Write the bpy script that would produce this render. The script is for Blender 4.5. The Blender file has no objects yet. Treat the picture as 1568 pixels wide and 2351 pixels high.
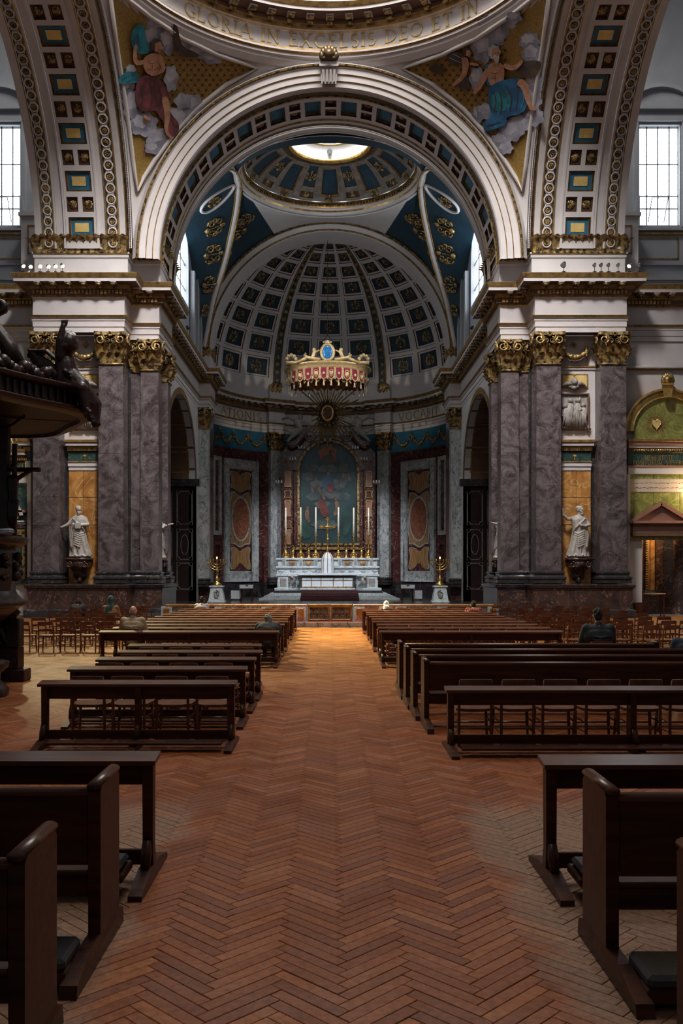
import bpy, math, random
from mathutils import Vector, Matrix
from mathutils.geometry import delaunay_2d_cdt
pi = math.pi
random.seed(7)
# ------------------------------------------------------------------ camera, world, exposure, large lights
FPX, CX, CY, EYE = 2100.0, 757.0, 1312.0, 2.0        # focal length and vanishing point in photo pixels, eye height in metres
scene = bpy.context.scene
col = scene.collection
cam_d = bpy.data.cameras.new('camera'); cam = bpy.data.objects.new('camera', cam_d); col.objects.link(cam)
cam.location = (0, 0, EYE); cam.rotation_euler = (pi/2, 0, 0)
cam_d.sensor_fit = 'VERTICAL'; cam_d.sensor_height = 36; cam_d.lens = 36*FPX/2351
cam_d.shift_x = (784-CX)/2351; cam_d.shift_y = (CY-1175.5)/2351
cam_d.clip_end = 300; cam_d.clip_start = .05
scene.camera = cam
w = bpy.data.worlds.new('world'); scene.world = w; w.use_nodes = True
bg = w.node_tree.nodes['Background']; bg.inputs[0].default_value = (.95, .96, 1.0, 1); bg.inputs[1].default_value = .10
scene.view_settings.view_transform = 'Standard'; scene.view_settings.look = 'None'
scene.view_settings.gamma = 1; scene.view_settings.use_curve_mapping = False
scene.view_settings.exposure = 0.0
def area(name, loc, target, size, power, color=(1,1,1), size_y=None):
    l = bpy.data.lights.new(name, 'AREA'); l.energy = power; l.color = color; l.size = size
    if size_y: l.shape = 'RECTANGLE'; l.size_y = size_y
    o = bpy.data.objects.new(name, l); col.objects.link(o); o.location = loc
    o.rotation_euler = (Vector(target)-Vector(loc)).to_track_quat('-Z', 'Y').to_euler()
    return o
# daylight falling through the drum windows of the crossing dome and the chancel lantern, with added fill for piers and nave
area('dome_daylight', (0, 31.4, 37), (0, 31.4, 0), 10, 8600, (1.0, .95, .90))
for s in (-1, 1):                                     # unseen lights added inside the drum to brighten the far pier fronts
    area('pier_fill_light', (s*4.5, 25, 28.8), (s*10.5, 40.5, 8), 3.6, 900, (1.0, .96, .93)).data.spread = math.radians(48)
area('nave_fill_light', (0, 12, 17), (0, 13.5, 0), 7, 900, (1.0, .93, .84))  # added overhead fill for the near floor and bench tops
area('lantern_daylight', (0, 51.2, 29.6), (0, 51.9, 0), 3.6, 3400, (.9, .96, 1.0))      # sky above the glazed lantern; the windows themselves give the rest
# ------------------------------------------------------------------ pixel helpers: a pixel gives a ray, a surface gives the distance
def Xp(px, d): return (px-CX)*d/FPX
def Zp(py, d): return EYE-(py-CY)*d/FPX
def on_plane(d):
    return lambda px, py, h=0: Vector((Xp(px, d-h), d-h, Zp(py, d-h)))
def on_sphere(c, r):
    c = Vector(c); o = Vector((0, 0, EYE))
    def fn(px, py, h=0):
        dr = Vector(((px-CX)/FPX, 1, -(py-CY)/FPX)).normalized(); oc = o-c
        b = oc.dot(dr); k = oc.dot(oc)-(r-h)**2; D = max(b*b-k, 0)
        return o+dr*(-b+math.sqrt(D))
    return fn
# ------------------------------------------------------------------ object helpers
def tag(o, label=None, cat=None, group=None, kind=None):
    if label: o['label'] = label
    if cat: o['category'] = cat
    if group: o['group'] = group
    if kind: o['kind'] = kind
    return o
def empty(name, loc=(0,0,0), rz=0, label=None, cat=None, group=None, kind=None):
    o = bpy.data.objects.new(name, None); col.objects.link(o); o.location = loc; o.rotation_euler = (0, 0, rz)
    o.empty_display_size = .1
    return tag(o, label, cat, group, kind)
def link_mesh(name, me, parent=None, mat4=None):
    o = bpy.data.objects.new(name, me); col.objects.link(o)
    if parent: o.parent = parent
    if mat4 is not None: o.matrix_local = mat4
    return o
def children_of(o): return [c for c in kids.get(o.name, [])]
def copy_tree(o, parent=None, loc=None, rz=None):
    c = o.copy(); col.objects.link(c)
    if parent is not None: c.parent = parent
    if loc is not None: c.location = loc
    if rz is not None: c.rotation_euler = (0, 0, rz)
    for ch in list(o.children): copy_tree(ch, c)
    return c
def frame(o, ex, ey, ez, s=1.0):
    return Matrix(((ex[0]*s, ey[0]*s, ez[0]*s, o[0]), (ex[1]*s, ey[1]*s, ez[1]*s, o[1]), (ex[2]*s, ey[2]*s, ez[2]*s, o[2]), (0, 0, 0, 1)))
class MB:
    def __init__(s): s.v = []; s.f = []; s.m = []
    def add(s, vs, fs, m=0):
        b = len(s.v); s.v += [tuple(v) for v in vs]; s.f += [tuple(i+b for i in f) for f in fs]
        s.m += [m]*len(fs) if isinstance(m, int) else list(m)
        return s
    def box(s, x0, x1, y0, y1, z0, z1, m=0):
        return s.add([(x,y,z) for z in (z0,z1) for y in (y0,y1) for x in (x0,x1)],
                     [(0,2,3,1),(4,5,7,6),(0,1,5,4),(2,6,7,3),(0,4,6,2),(1,3,7,5)], m)
    def cbox(s, x0, x1, y0, y1, z0, z1, c=.008, m=0):      # box with chamfered long edges
        c = min(c, .45*min(x1-x0, y1-y0, z1-z0))
        vs = []
        for (a, i) in ((0, 1), (1, 0), (2, 2)): pass
        X, Y, Z = (x0, x1), (y0, y1), (z0, z1)
        idx = {}
        for i in (0,1):
            for j in (0,1):
                for k in (0,1):
                    sx, sy, sz = (1-2*i)*c, (1-2*j)*c, (1-2*k)*c
                    for ax, p in enumerate(((X[i], Y[j]+sy, Z[k]+sz), (X[i]+sx, Y[j], Z[k]+sz), (X[i]+sx, Y[j]+sy, Z[k]))):
                        idx[i,j,k,ax] = len(vs); vs.append(p)
        F = []
        for i in (0,1):
            F.append([idx[i,a,b,0] for a,b in ((0,0),(1,0),(1,1),(0,1))])
            F.append([idx[a,i,b,1] for a,b in ((0,0),(1,0),(1,1),(0,1))])
            F.append([idx[a,b,i,2] for a,b in ((0,0),(1,0),(1,1),(0,1))])
            for j in (0,1):
                F.append([idx[i,j,0,0], idx[i,j,1,0], idx[i,j,1,1], idx[i,j,0,1]])
                F.append([idx[i,0,j,0], idx[i,1,j,0], idx[i,1,j,2], idx[i,0,j,2]])
                F.append([idx[0,i,j,1], idx[1,i,j,1], idx[1,i,j,2], idx[0,i,j,2]])
                for k in (0,1): F.append([idx[i,j,k,0], idx[i,j,k,1], idx[i,j,k,2]])
        return s.add(vs, F, m)
    def grid(s, fn, nu, nv, m=0, cu=False, cv=False):
        U = nu if cu else nu+1; V = nv if cv else nv+1
        vs = [fn(i/nu, j/nv) for j in range(V) for i in range(U)]
        fs = [(j*U+i, j*U+(i+1)%U, ((j+1)%V)*U+(i+1)%U, ((j+1)%V)*U+i) for j in range(nv) for i in range(nu)]
        return s.add(vs, fs, m)
    def lathe(s, prof, n=24, c=(0,0,0), m=0, a0=0, a1=2*pi, sx=1, sy=1, mod=None):
        full = abs(a1-a0-2*pi) < 1e-6; U = n if full else n+1; vs = []
        for (r, z) in prof:
            for i in range(U):
                a = a0+(a1-a0)*i/n; q = r*(mod(a, z) if mod else 1)
                vs.append((c[0]+q*math.cos(a)*sx, c[1]+q*math.sin(a)*sy, c[2]+z))
        fs = []; ms = []
        for j in range(len(prof)-1):
            for i in range(n):
                fs.append((j*U+i, j*U+(i+1)%U, (j+1)*U+(i+1)%U, (j+1)*U+i)); ms.append(m if isinstance(m, int) else m[j])
        return s.add(vs, fs, ms)
    def tube(s, pts, rad, n=8, m=0, cap=True, closed=False, flat=1.0):
        pts = [Vector(p) for p in pts]; N = len(pts)
        if not hasattr(rad, '__len__'): rad = [rad]*N
        vs = []; up = None
        for i, p in enumerate(pts):
            a = pts[(i-1) % N] if (i or closed) else p; b = pts[(i+1) % N] if (i < N-1 or closed) else p
            t = (b-a); t = t.normalized() if t.length > 1e-9 else Vector((0,0,1))
            if up is None:
                up = Vector((0,0,1)) if abs(t.z) < .9 else Vector((1,0,0))
            e1 = t.cross(up)
            if e1.length < 1e-6: e1 = t.orthogonal()
            e1.normalize(); e2 = e1.cross(t).normalized(); up = e2
            for k in range(n):
                A = 2*pi*k/n; vs.append(p+(e1*math.cos(A)+e2*math.sin(A)*flat)*rad[i])
        fs = [(j*n+k, j*n+(k+1)%n, ((j+1)%N)*n+(k+1)%n, ((j+1)%N)*n+k) for j in range(N if closed else N-1) for k in range(n)]
        if cap and not closed: fs += [tuple(range(n-1,-1,-1)), tuple(range((N-1)*n, N*n))]
        return s.add(vs, fs, m)
    def sphere(s, c, r, nu=12, nv=8, m=0, rot=None):
        if not hasattr(r, '__len__'): r = (r,r,r)
        vs = []; c = Vector(c)
        for j in range(nv+1):
            t = pi*j/nv
            for i in range(nu):
                a = 2*pi*i/nu; q = Vector((r[0]*math.sin(t)*math.cos(a), r[1]*math.sin(t)*math.sin(a), r[2]*math.cos(t)))
                if rot is not None: q = rot @ q
                vs.append(c+q)
        fs = [(j*nu+i, (j+1)*nu+i, (j+1)*nu+(i+1)%nu, j*nu+(i+1)%nu) for j in range(nv) for i in range(nu)]
        return s.add(vs, fs, m)
    def capsule(s, p0, r0, p1, r1, n=10, m=0):
        p0 = Vector(p0); p1 = Vector(p1); t = (p1-p0).normalized() if (p1-p0).length > 1e-6 else Vector((0,0,1))
        pts = []; rr = []
        for k in range(4): a = pi/2*(1-k/3.001); pts.append(p0-t*r0*math.sin(a)); rr.append(max(r0*math.cos(a), .001))
        for k in range(4): a = pi/2*(k/3.001); pts.append(p1+t*r1*math.sin(a)); rr.append(max(r1*math.cos(a), .001))
        return s.tube(pts, rr, n, m)
    def prism(s, poly, fn, h0, h1, m=0, holes=(), step=None, back=True):
        vs, fs = fill2d(poly, step, holes)
        n = len(vs); s.add([fn(a, b, h1) for a, b in vs], fs, m)
        if back: s.add([fn(a, b, h0) for a, b in vs], [f[::-1] for f in fs], m)
        for loop in [poly]+list(holes):
            k = len(loop); s.add([fn(a, b, h) for h in (h0, h1) for a, b in loop], [(i, (i+1)%k, k+(i+1)%k, k+i) for i in range(k)], m)
        return s
    def sweep(s, path, prof, m=0, closed=False, cap=True):
        N = len(path); nr = []
        for i in range(N if closed else N-1):
            a, b = path[i], path[(i+1) % N]; L = math.hypot(b[0]-a[0], b[1]-a[1]) or 1e-9
            nr.append((-(b[1]-a[1])/L, (b[0]-a[0])/L))
        vs = []; M = len(prof)
        for i in range(N):
            if closed: n1, n2 = nr[i-1], nr[i]
            else: n1 = nr[max(i-1, 0)]; n2 = nr[min(i, N-2)]
            k = max(1+n1[0]*n2[0]+n1[1]*n2[1], .2); mx, my = (n1[0]+n2[0])/k, (n1[1]+n2[1])/k
            for (o, z) in prof: vs.append((path[i][0]+mx*o, path[i][1]+my*o, z))
        fs = []; ms = []
        for i in range(N if closed else N-1):
            j = (i+1) % N
            for k in range(M-1):
                fs.append((i*M+k, j*M+k, j*M+k+1, i*M+k+1)); ms.append(m if isinstance(m, int) else m[k])
        return s.add(vs, fs, ms)
    def xf(s, M):
        s.v = [tuple(M @ Vector(v)) for v in s.v]; return s
    def mesh(s, name, mats, smooth=False):
        me = bpy.data.meshes.new(name); me.from_pydata(s.v, [], s.f)
        for m in (mats if isinstance(mats, (list, tuple)) else [mats]): me.materials.append(m)
        me.polygons.foreach_set('material_index', s.m)
        if smooth: me.polygons.foreach_set('use_smooth', [True]*len(s.f))
        me.update(); return me
    def obj(s, name, mats, parent=None, smooth=False, loc=None, fix=False):
        me = s.mesh(name, mats, smooth)
        if fix:
            import bmesh
            b = bmesh.new(); b.from_mesh(me); bmesh.ops.recalc_face_normals(b, faces=b.faces); b.to_mesh(me); b.free()
        o = link_mesh(name, me, parent)
        if loc is not None: o.location = loc
        return o
def inside(p, poly):
    c = False; n = len(poly); x, y = p
    for i in range(n):
        x1, y1 = poly[i]; x2, y2 = poly[i-1]
        if (y1 > y) != (y2 > y) and x < (x2-x1)*(y-y1)/(y2-y1)+x1: c = not c
    return c
def fill2d(poly, step=None, holes=()):
    vs = [Vector(p) for p in poly]; n = len(vs); ed = [(i, (i+1) % n) for i in range(n)]
    for hl in holes:
        b = len(vs); k = len(hl); vs += [Vector(p) for p in hl]; ed += [(b+i, b+(i+1)%k) for i in range(k)]
    if step:
        xs = [p[0] for p in poly]; ys = [p[1] for p in poly]
        y = min(ys)+step/2
        while y < max(ys):
            x = min(xs)+step/2
            while x < max(xs):
                if inside((x, y), poly) and not any(inside((x, y), hl) for hl in holes): vs.append(Vector((x, y)))
                x += step
            y += step
    o = delaunay_2d_cdt(vs, ed, [], 1, 1e-6)
    V = [tuple(v) for v in o[0]]; Fs = []
    for f in o[2]:
        c = (sum(V[i][0] for i in f)/len(f), sum(V[i][1] for i in f)/len(f))
        if inside(c, poly) and not any(inside(c, hl) for hl in holes): Fs.append(tuple(f))
    return V, Fs
def arc2(cx, cy, r, a0, a1, n, ry=None):
    ry = ry or r
    return [(cx+r*math.cos(a0+(a1-a0)*i/n), cy+ry*math.sin(a0+(a1-a0)*i/n)) for i in range(n+1)]
# ------------------------------------------------------------------ materials
def mat(name, c1, c2=None, scale=3.0, rough=.5, metal=0, detail=5, contrast=(.35,.65), bump=0, vein=None, vscale=2.0, vw=(.47,.5,.53), spec=.5, dist=1.5, stretch=(1,1,1), island=0, coat=0):
    m = bpy.data.materials.new(name); m.use_nodes = True; nt = m.node_tree; N = nt.nodes; L = nt.links
    b = N['Principled BSDF']; b.inputs['Roughness'].default_value = rough; b.inputs['Metallic'].default_value = metal
    b.inputs['Specular IOR Level'].default_value = spec
    if coat: b.inputs['Coat Weight'].default_value = coat; b.inputs['Coat Roughness'].default_value = .25
    if c2 is None: c2 = tuple(x*.8 for x in c1)
    g = N.new('ShaderNodeNewGeometry'); mp = N.new('ShaderNodeMapping'); mp.inputs['Scale'].default_value = stretch
    L.new(g.outputs['Position'], mp.inputs['Vector'])
    n = N.new('ShaderNodeTexNoise'); n.inputs['Scale'].default_value = scale; n.inputs['Detail'].default_value = detail; n.inputs['Distortion'].default_value = dist if vein else .3
    L.new(mp.outputs[0], n.inputs['Vector'])
    r = N.new('ShaderNodeValToRGB'); L.new(n.outputs['Fac'], r.inputs[0]); e = r.color_ramp.elements
    e[0].position = contrast[0]; e[1].position = contrast[1]; e[0].color = (*c1, 1); e[1].color = (*c2, 1)
    out = r.outputs[0]
    if vein:
        n2 = N.new('ShaderNodeTexNoise'); n2.inputs['Scale'].default_value = vscale; n2.inputs['Detail'].default_value = 7; n2.inputs['Distortion'].default_value = dist
        L.new(mp.outputs[0], n2.inputs['Vector'])
        r2 = N.new('ShaderNodeValToRGB'); L.new(n2.outputs['Fac'], r2.inputs[0]); q = r2.color_ramp.elements
        q[0].position = vw[0]; q[1].position = vw[2]; q[0].color = (0,0,0,1); q[1].color = (0,0,0,1)
        k = q.new(vw[1]); k.color = (1,1,1,1)
        mx = N.new('ShaderNodeMixRGB'); L.new(r2.outputs[0], mx.inputs[0]); L.new(out, mx.inputs[1]); mx.inputs[2].default_value = (*vein, 1)
        out = mx.outputs[0]
    if island:
        mm = N.new('ShaderNodeMath'); mm.operation = 'MULTIPLY_ADD'; L.new(g.outputs['Random Per Island'], mm.inputs[0]); mm.inputs[1].default_value = island; mm.inputs[2].default_value = 1-island/2
        oi = N.new('ShaderNodeMixRGB'); oi.blend_type = 'MULTIPLY'; oi.inputs[0].default_value = 1; L.new(out, oi.inputs[1]); L.new(mm.outputs[0], oi.inputs[2]); out = oi.outputs[0]
    L.new(out, b.inputs['Base Color'])
    if bump:
        bp = N.new('ShaderNodeBump'); bp.inputs['Strength'].default_value = bump; bp.inputs['Distance'].default_value = .02
        L.new(n.outputs['Fac'], bp.inputs['Height']); L.new(bp.outputs[0], b.inputs['Normal'])
    return m
def emit(name, c, s):
    m = bpy.data.materials.new(name); m.use_nodes = True; N = m.node_tree.nodes; N.clear()
    e = N.new('ShaderNodeEmission'); e.inputs[0].default_value = (*c, 1); e.inputs[1].default_value = s
    o = N.new('ShaderNodeOutputMaterial'); m.node_tree.links.new(e.outputs[0], o.inputs[0]); return m
M = {}
M['cream'] = mat('painted_stone', (.50,.465,.455), (.45,.42,.415), 1.2, .6)
M['grey'] = mat('grey_painted_wall', (.30,.315,.34), (.26,.275,.30), 1.0, .6)
M['gold'] = mat('gilding', (.46,.29,.10), (.17,.10,.035), 4, .42, .7, contrast=(.3,.7), bump=.2)
M['goldrich'] = mat('bright_gilding', (.72,.47,.15), (.42,.25,.07), 5, .34, .75)
M['goldold'] = mat('aged_gilded_leaf', (.40,.265,.10), (.055,.035,.02), 6, .42, .6, contrast=(.42,.62), bump=.4)
M['bronze'] = mat('dark_gilded_bronze', (.16,.10,.045), (.05,.032,.018), 5, .4, .6)
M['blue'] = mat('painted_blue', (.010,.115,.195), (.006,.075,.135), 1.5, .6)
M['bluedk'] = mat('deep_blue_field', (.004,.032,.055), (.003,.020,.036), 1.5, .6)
M['goldpanel'] = mat('gilded_panel', (.72,.53,.20), (.58,.40,.13), 3, .5, .35)
M['maroon'] = mat('coffer_maroon', (.10,.035,.025), (.07,.025,.02), 3, .6)
M['purple'] = mat('purple_grey_marble', (.115,.095,.097), (.036,.025,.026), 1.1, .24, vein=(.21,.16,.16), vscale=1.5, vw=(.49,.5,.508), dist=2.4, contrast=(.34,.66))
M['whitegrey'] = mat('white_grey_marble', (.46,.47,.46), (.27,.29,.29), 1.3, .25, vein=(.05,.065,.07), vscale=1.1, vw=(.475,.5,.515), dist=2.4, stretch=(1,1,.6))
M['altar'] = mat('white_altar_marble', (.62,.66,.68), (.48,.53,.55), 3, .3, vein=(.25,.29,.30), vscale=2.5)
M['dark'] = mat('dark_base_marble', (.030,.020,.018), (.075,.040,.032), .8, .2, vein=(.28,.15,.10), vscale=.9, vw=(.488,.5,.512), dist=2.5)
M['black'] = mat('black_marble', (.020,.018,.020), (.035,.030,.030), 1, .2, vein=(.12,.11,.11), vscale=1.2, vw=(.49,.5,.51))
M['amber'] = mat('amber_marble', (.46,.22,.06), (.24,.095,.022), .9, .28, vein=(.52,.33,.14), vscale=.8, dist=2)
M['onyx'] = mat('ochre_inlay_marble', (.42,.24,.10), (.22,.11,.04), 2.2, .28, stretch=(3,3,.35), dist=2, vein=(.12,.06,.03), vscale=1.4)
M['redm'] = mat('red_brown_marble', (.085,.028,.024), (.045,.016,.016), 1.6, .22, vein=(.34,.22,.20), vscale=1.2, vw=(.489,.5,.511))
M['oval'] = mat('red_breccia_marble', (.30,.10,.055), (.15,.035,.022), 5, .28, vein=(.42,.26,.14), vscale=4)
M['green'] = mat('green_marble', (.23,.22,.055), (.13,.14,.035), 1.1, .28, vein=(.34,.32,.10), vscale=.9, dist=2.5)
M['greendk'] = mat('dark_green_marble', (.022,.055,.050), (.012,.030,.030), 3, .3, vein=(.10,.14,.10), vscale=4)
M['pink'] = mat('pink_marble', (.30,.15,.105), (.24,.115,.08), 1.4, .3)
M['wood'] = mat('dark_bench_wood', (.070,.020,.008), (.030,.009,.005), 3, .36, stretch=(.6,6,6), bump=.05, coat=.03, spec=.22)
M['woodtop'] = mat('worn_rail_wood', (.100,.034,.014), (.05,.017,.008), 3, .32, stretch=(.6,6,6), coat=.12, spec=.4)
M['chairw'] = mat('chair_wood', (.165,.052,.018), (.075,.023,.010), 5, .36, coat=.15)
M['pulpit'] = mat('carved_pulpit_wood', (.034,.011,.007), (.014,.006,.005), 6, .38, coat=.1, bump=.6, spec=.4)
M['underside'] = mat('shadow_dark_wood', (.016,.006,.004), (.010,.004,.003), 3, .5, spec=.2)  # pulpit wood darkened to hold the shade under the sounding board
M['leather'] = mat('dark_leather', (.028,.030,.034), (.020,.021,.024), 20, .4, bump=.1)
M['linen'] = mat('white_linen', (.66,.70,.75), (.58,.62,.68), 3, .8)
M['white'] = mat('white_plaster', (.80,.78,.74), (.72,.70,.66), 2, .6)
M['wax'] = mat('candle_wax', (.78,.72,.58), (.70,.63,.48), 3, .45)
M['brass'] = mat('polished_brass', (.78,.50,.16), (.55,.33,.09), 4, .25, .9)
M['statue'] = mat('statue_stone', (.36,.335,.305), (.24,.215,.19), 5, .6, bump=.1)
M['relief'] = mat('grey_relief_stone', (.30,.275,.255), (.19,.17,.155), 6, .6)
M['carpet'] = mat('dark_red_carpet', (.070,.020,.022), (.045,.013,.014), 6, .95)
M['crimson'] = mat('crimson_carpet', (.28,.014,.022), (.20,.010,.016), 6, .95)
M['velvet'] = mat('crimson_velvet', (.27,.016,.060), (.19,.010,.04), 6, .9)
M['inlay'] = mat('dark_inlay_panel', (.030,.014,.012), (.018,.010,.010), 4, .3)
M['lead'] = mat('dark_window_bar', (.16,.17,.18), (.04,.045,.05), 4, .6)
M['iron'] = mat('black_iron', (.018,.018,.02), (.012,.012,.014), 6, .45)
M['glass'] = emit('daylit_glass', (.88,.95,1.0), 7)
def clear_glass():
    m = bpy.data.materials.new('daylit_leaded_glass'); m.use_nodes = True; N = m.node_tree.nodes; N.clear(); L = m.node_tree.links
    e = N.new('ShaderNodeEmission'); e.inputs[0].default_value = (.62,.82,.95,1); e.inputs[1].default_value = 1.1
    t = N.new('ShaderNodeBsdfTransparent'); x = N.new('ShaderNodeMixShader'); x.inputs[0].default_value = .35; o = N.new('ShaderNodeOutputMaterial')
    L.new(t.outputs[0], x.inputs[1]); L.new(e.outputs[0], x.inputs[2]); L.new(x.outputs[0], o.inputs[0]); return m
M['glasslow'] = clear_glass()
M['flame'] = emit('candle_flame', (1.0,.55,.15), 12)
M['lamp'] = emit('lit_lamp', (1.0,.72,.40), 40)
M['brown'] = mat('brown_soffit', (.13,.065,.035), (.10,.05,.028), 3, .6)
# ------------------------------------------------------------------ floor: herringbone of wooden blocks
def floor_material():
    m = bpy.data.materials.new('varnished_wood_blocks'); m.use_nodes = True; nt = m.node_tree; N = nt.nodes; L = nt.links
    b = N['Principled BSDF']; b.inputs['Specular IOR Level'].default_value = .4; g = N.new('ShaderNodeNewGeometry'); oi = N.new('ShaderNodeObjectInfo')
    ad = N.new('ShaderNodeMath'); ad.operation = 'ADD'; L.new(g.outputs['Random Per Island'], ad.inputs[0]); L.new(oi.outputs['Random'], ad.inputs[1])
    fr = N.new('ShaderNodeMath'); fr.operation = 'FRACT'; L.new(ad.outputs[0], fr.inputs[0])
    r = N.new('ShaderNodeValToRGB'); L.new(fr.outputs[0], r.inputs[0]); e = r.color_ramp.elements
    e[0].color = (.185,.050,.015,1); e[1].color = (.33,.108,.032,1); k = e.new(.5); k.color = (.245,.069,.020,1); k = e.new(.78); k.color = (.28,.082,.024,1)
    n = N.new('ShaderNodeTexNoise'); n.inputs['Scale'].default_value = 26; n.inputs['Detail'].default_value = 6; L.new(g.outputs['Position'], n.inputs['Vector'])
    r2 = N.new('ShaderNodeValToRGB'); L.new(n.outputs['Fac'], r2.inputs[0]); q = r2.color_ramp.elements
    q[0].position = .3; q[1].position = .7; q[0].color = (.62,.60,.58,1); q[1].color = (1.22,1.25,1.3,1)
    mu = N.new('ShaderNodeMixRGB'); mu.blend_type = 'MULTIPLY'; mu.inputs[0].default_value = 1; L.new(r.outputs[0], mu.inputs[1]); L.new(r2.outputs[0], mu.inputs[2])
    # varnish worn away to grey wood under the pews
    sx = N.new('ShaderNodeSeparateXYZ'); L.new(g.outputs['Position'], sx.inputs[0])
    n3 = N.new('ShaderNodeTexNoise'); n3.inputs['Scale'].default_value = 2.2; n3.inputs['Detail'].default_value = 5; L.new(g.outputs['Position'], n3.inputs['Vector'])
    ab = N.new('ShaderNodeMath'); ab.operation = 'ABSOLUTE'; L.new(sx.outputs['X'], ab.inputs[0])
    a2 = N.new('ShaderNodeMath'); a2.operation = 'MULTIPLY_ADD'; L.new(n3.outputs['Fac'], a2.inputs[0]); a2.inputs[1].default_value = .55; L.new(ab.outputs[0], a2.inputs[2])
    rx = N.new('ShaderNodeMapRange'); L.new(a2.outputs[0], rx.inputs[0]); rx.inputs[1].default_value = 1.34; rx.inputs[2].default_value = 1.52; rx.clamp = True
    y2 = N.new('ShaderNodeMath'); y2.operation = 'MULTIPLY_ADD'; L.new(n3.outputs['Fac'], y2.inputs[0]); y2.inputs[1].default_value = 1.5; L.new(sx.outputs['Y'], y2.inputs[2])
    ry = N.new('ShaderNodeMapRange'); L.new(y2.outputs[0], ry.inputs[0]); ry.inputs[1].default_value = 8.8; ry.inputs[2].default_value = 8.2; ry.clamp = True
    ml = N.new('ShaderNodeMath'); ml.operation = 'MULTIPLY'; L.new(rx.outputs[0], ml.inputs[0]); L.new(ry.outputs[0], ml.inputs[1])
    m7 = N.new('ShaderNodeMath'); m7.operation = 'MULTIPLY'; L.new(ml.outputs[0], m7.inputs[0]); m7.inputs[1].default_value = .62
    mx = N.new('ShaderNodeMixRGB'); L.new(m7.outputs[0], mx.inputs[0]); L.new(mu.outputs[0], mx.inputs[1])
    gy = N.new('ShaderNodeMixRGB'); gy.blend_type = 'MULTIPLY'; gy.inputs[0].default_value = 1; gy.inputs[1].default_value = (.21,.14,.085,1); L.new(r2.outputs[0], gy.inputs[2])
    L.new(gy.outputs[0], mx.inputs[2])
    # lamplit gold of the far floor painted into the blocks towards the altar rail
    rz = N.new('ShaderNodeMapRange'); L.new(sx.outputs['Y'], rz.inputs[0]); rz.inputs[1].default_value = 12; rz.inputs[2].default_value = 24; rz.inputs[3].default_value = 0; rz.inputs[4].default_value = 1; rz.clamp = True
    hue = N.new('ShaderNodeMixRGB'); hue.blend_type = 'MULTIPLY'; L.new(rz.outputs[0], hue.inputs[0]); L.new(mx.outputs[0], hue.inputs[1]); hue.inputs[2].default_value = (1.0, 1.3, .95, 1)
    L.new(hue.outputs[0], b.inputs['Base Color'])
    rr = N.new('ShaderNodeMapRange'); L.new(n3.outputs['Fac'], rr.inputs[0]); rr.inputs[1].default_value = .3; rr.inputs[2].default_value = .7; rr.inputs[3].default_value = .30; rr.inputs[4].default_value = .46
    ra = N.new('ShaderNodeMath'); ra.operation = 'MULTIPLY_ADD'; L.new(ml.outputs[0], ra.inputs[0]); ra.inputs[1].default_value = .22; L.new(rr.outputs[0], ra.inputs[2]); L.new(ra.outputs[0], b.inputs['Roughness'])
    bp = N.new('ShaderNodeBump'); bp.inputs['Strength'].default_value = .15; bp.inputs['Distance'].default_value = .003; L.new(n.outputs['Fac'], bp.inputs['Height']); L.new(bp.outputs[0], b.inputs['Normal'])
    return m
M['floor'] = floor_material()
M['joint'] = mat('dark_floor_joint', (.034,.015,.008), (.022,.010,.006), 5, .8)
fl = MB().box(-26, 26, -4, 46, -.2, -.009).obj('floor', M['joint']); tag(fl, 'orange brown herringbone wood block floor of the aisle', None, None, 'structure')
BW, BL, c45 = .0755, .453, math.sqrt(.5)
blk = []
def rot45(a, b): return ((a-b)*c45+.09, (a+b)*c45)
for j in range(-75, 76):
    for i in range(-200, 900):
        oa, ob = i*BW+j*BL, i*BW-j*BL
        for k, (a, b) in enumerate(((oa+BL/2, ob+BW/2), (oa+BL+BW/2, ob+BW-BL/2))):
            x, y = rot45(a, b)
            lim = .40*y+1.6
            if y < 3.3 or y > 41.2 or x < -lim or x > lim: continue
            if y > 32.7 and abs(x) < 6.6: continue
            if y > 39.0 and 7 < abs(x) < 13.6: continue
            blk.append((y, x, k))
blk.sort()
near = []; far = []
for y, x, k in blk:
    if len(near) < 300 and y > 3.9 and -.37*y < x < .40*y: near.append((y, x, k))
    else: far.append((y, x, k))
def block_geo(g=.0016, z=0):
    a, b = BL/2-g, BW/2-g; c = .0025
    return [(-a,-b,-.012),(a,-b,-.012),(a,b,-.012),(-a,b,-.012),(-a,-b,z-c),(a,-b,z-c),(a,b,z-c),(-a,b,z-c),(-a+c,-b+c,z),(a-c,-b+c,z),(a-c,b-c,z),(-a+c,b-c,z)], \
           [(0,1,5,4),(1,2,6,5),(2,3,7,6),(3,0,4,7),(4,5,9,8),(5,6,10,9),(6,7,11,10),(7,4,8,11),(8,9,10,11)]
bv, bf = block_geo()
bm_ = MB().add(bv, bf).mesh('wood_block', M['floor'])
for y, x, k in near:
    o = link_mesh('wood_block', bm_, fl); o.location = (x, y, random.uniform(-.0016, .0012)); o.rotation_euler = (random.uniform(-.004,.004), 0, pi/4+k*pi/2+random.uniform(-.006,.006))
mb = MB()
for y, x, k in far:
    A = pi/4+k*pi/2; ca, sa = math.cos(A), math.sin(A); z = random.uniform(-.0012, .001)
    if y < 14: vv, ff = bv, bf
    else:
        a, b = BL/2-.0018, BW/2-.0018; vv, ff = [(-a,-b,0),(a,-b,0),(a,b,0),(-a,b,0)], [(0,1,2,3)]
    mb.add([(x+p*ca-q*sa, y+p*sa+q*ca, r+z) for p, q, r in vv], ff)
tag(mb.obj('wood_blocks', M['floor'], fl), kind='stuff')
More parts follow.
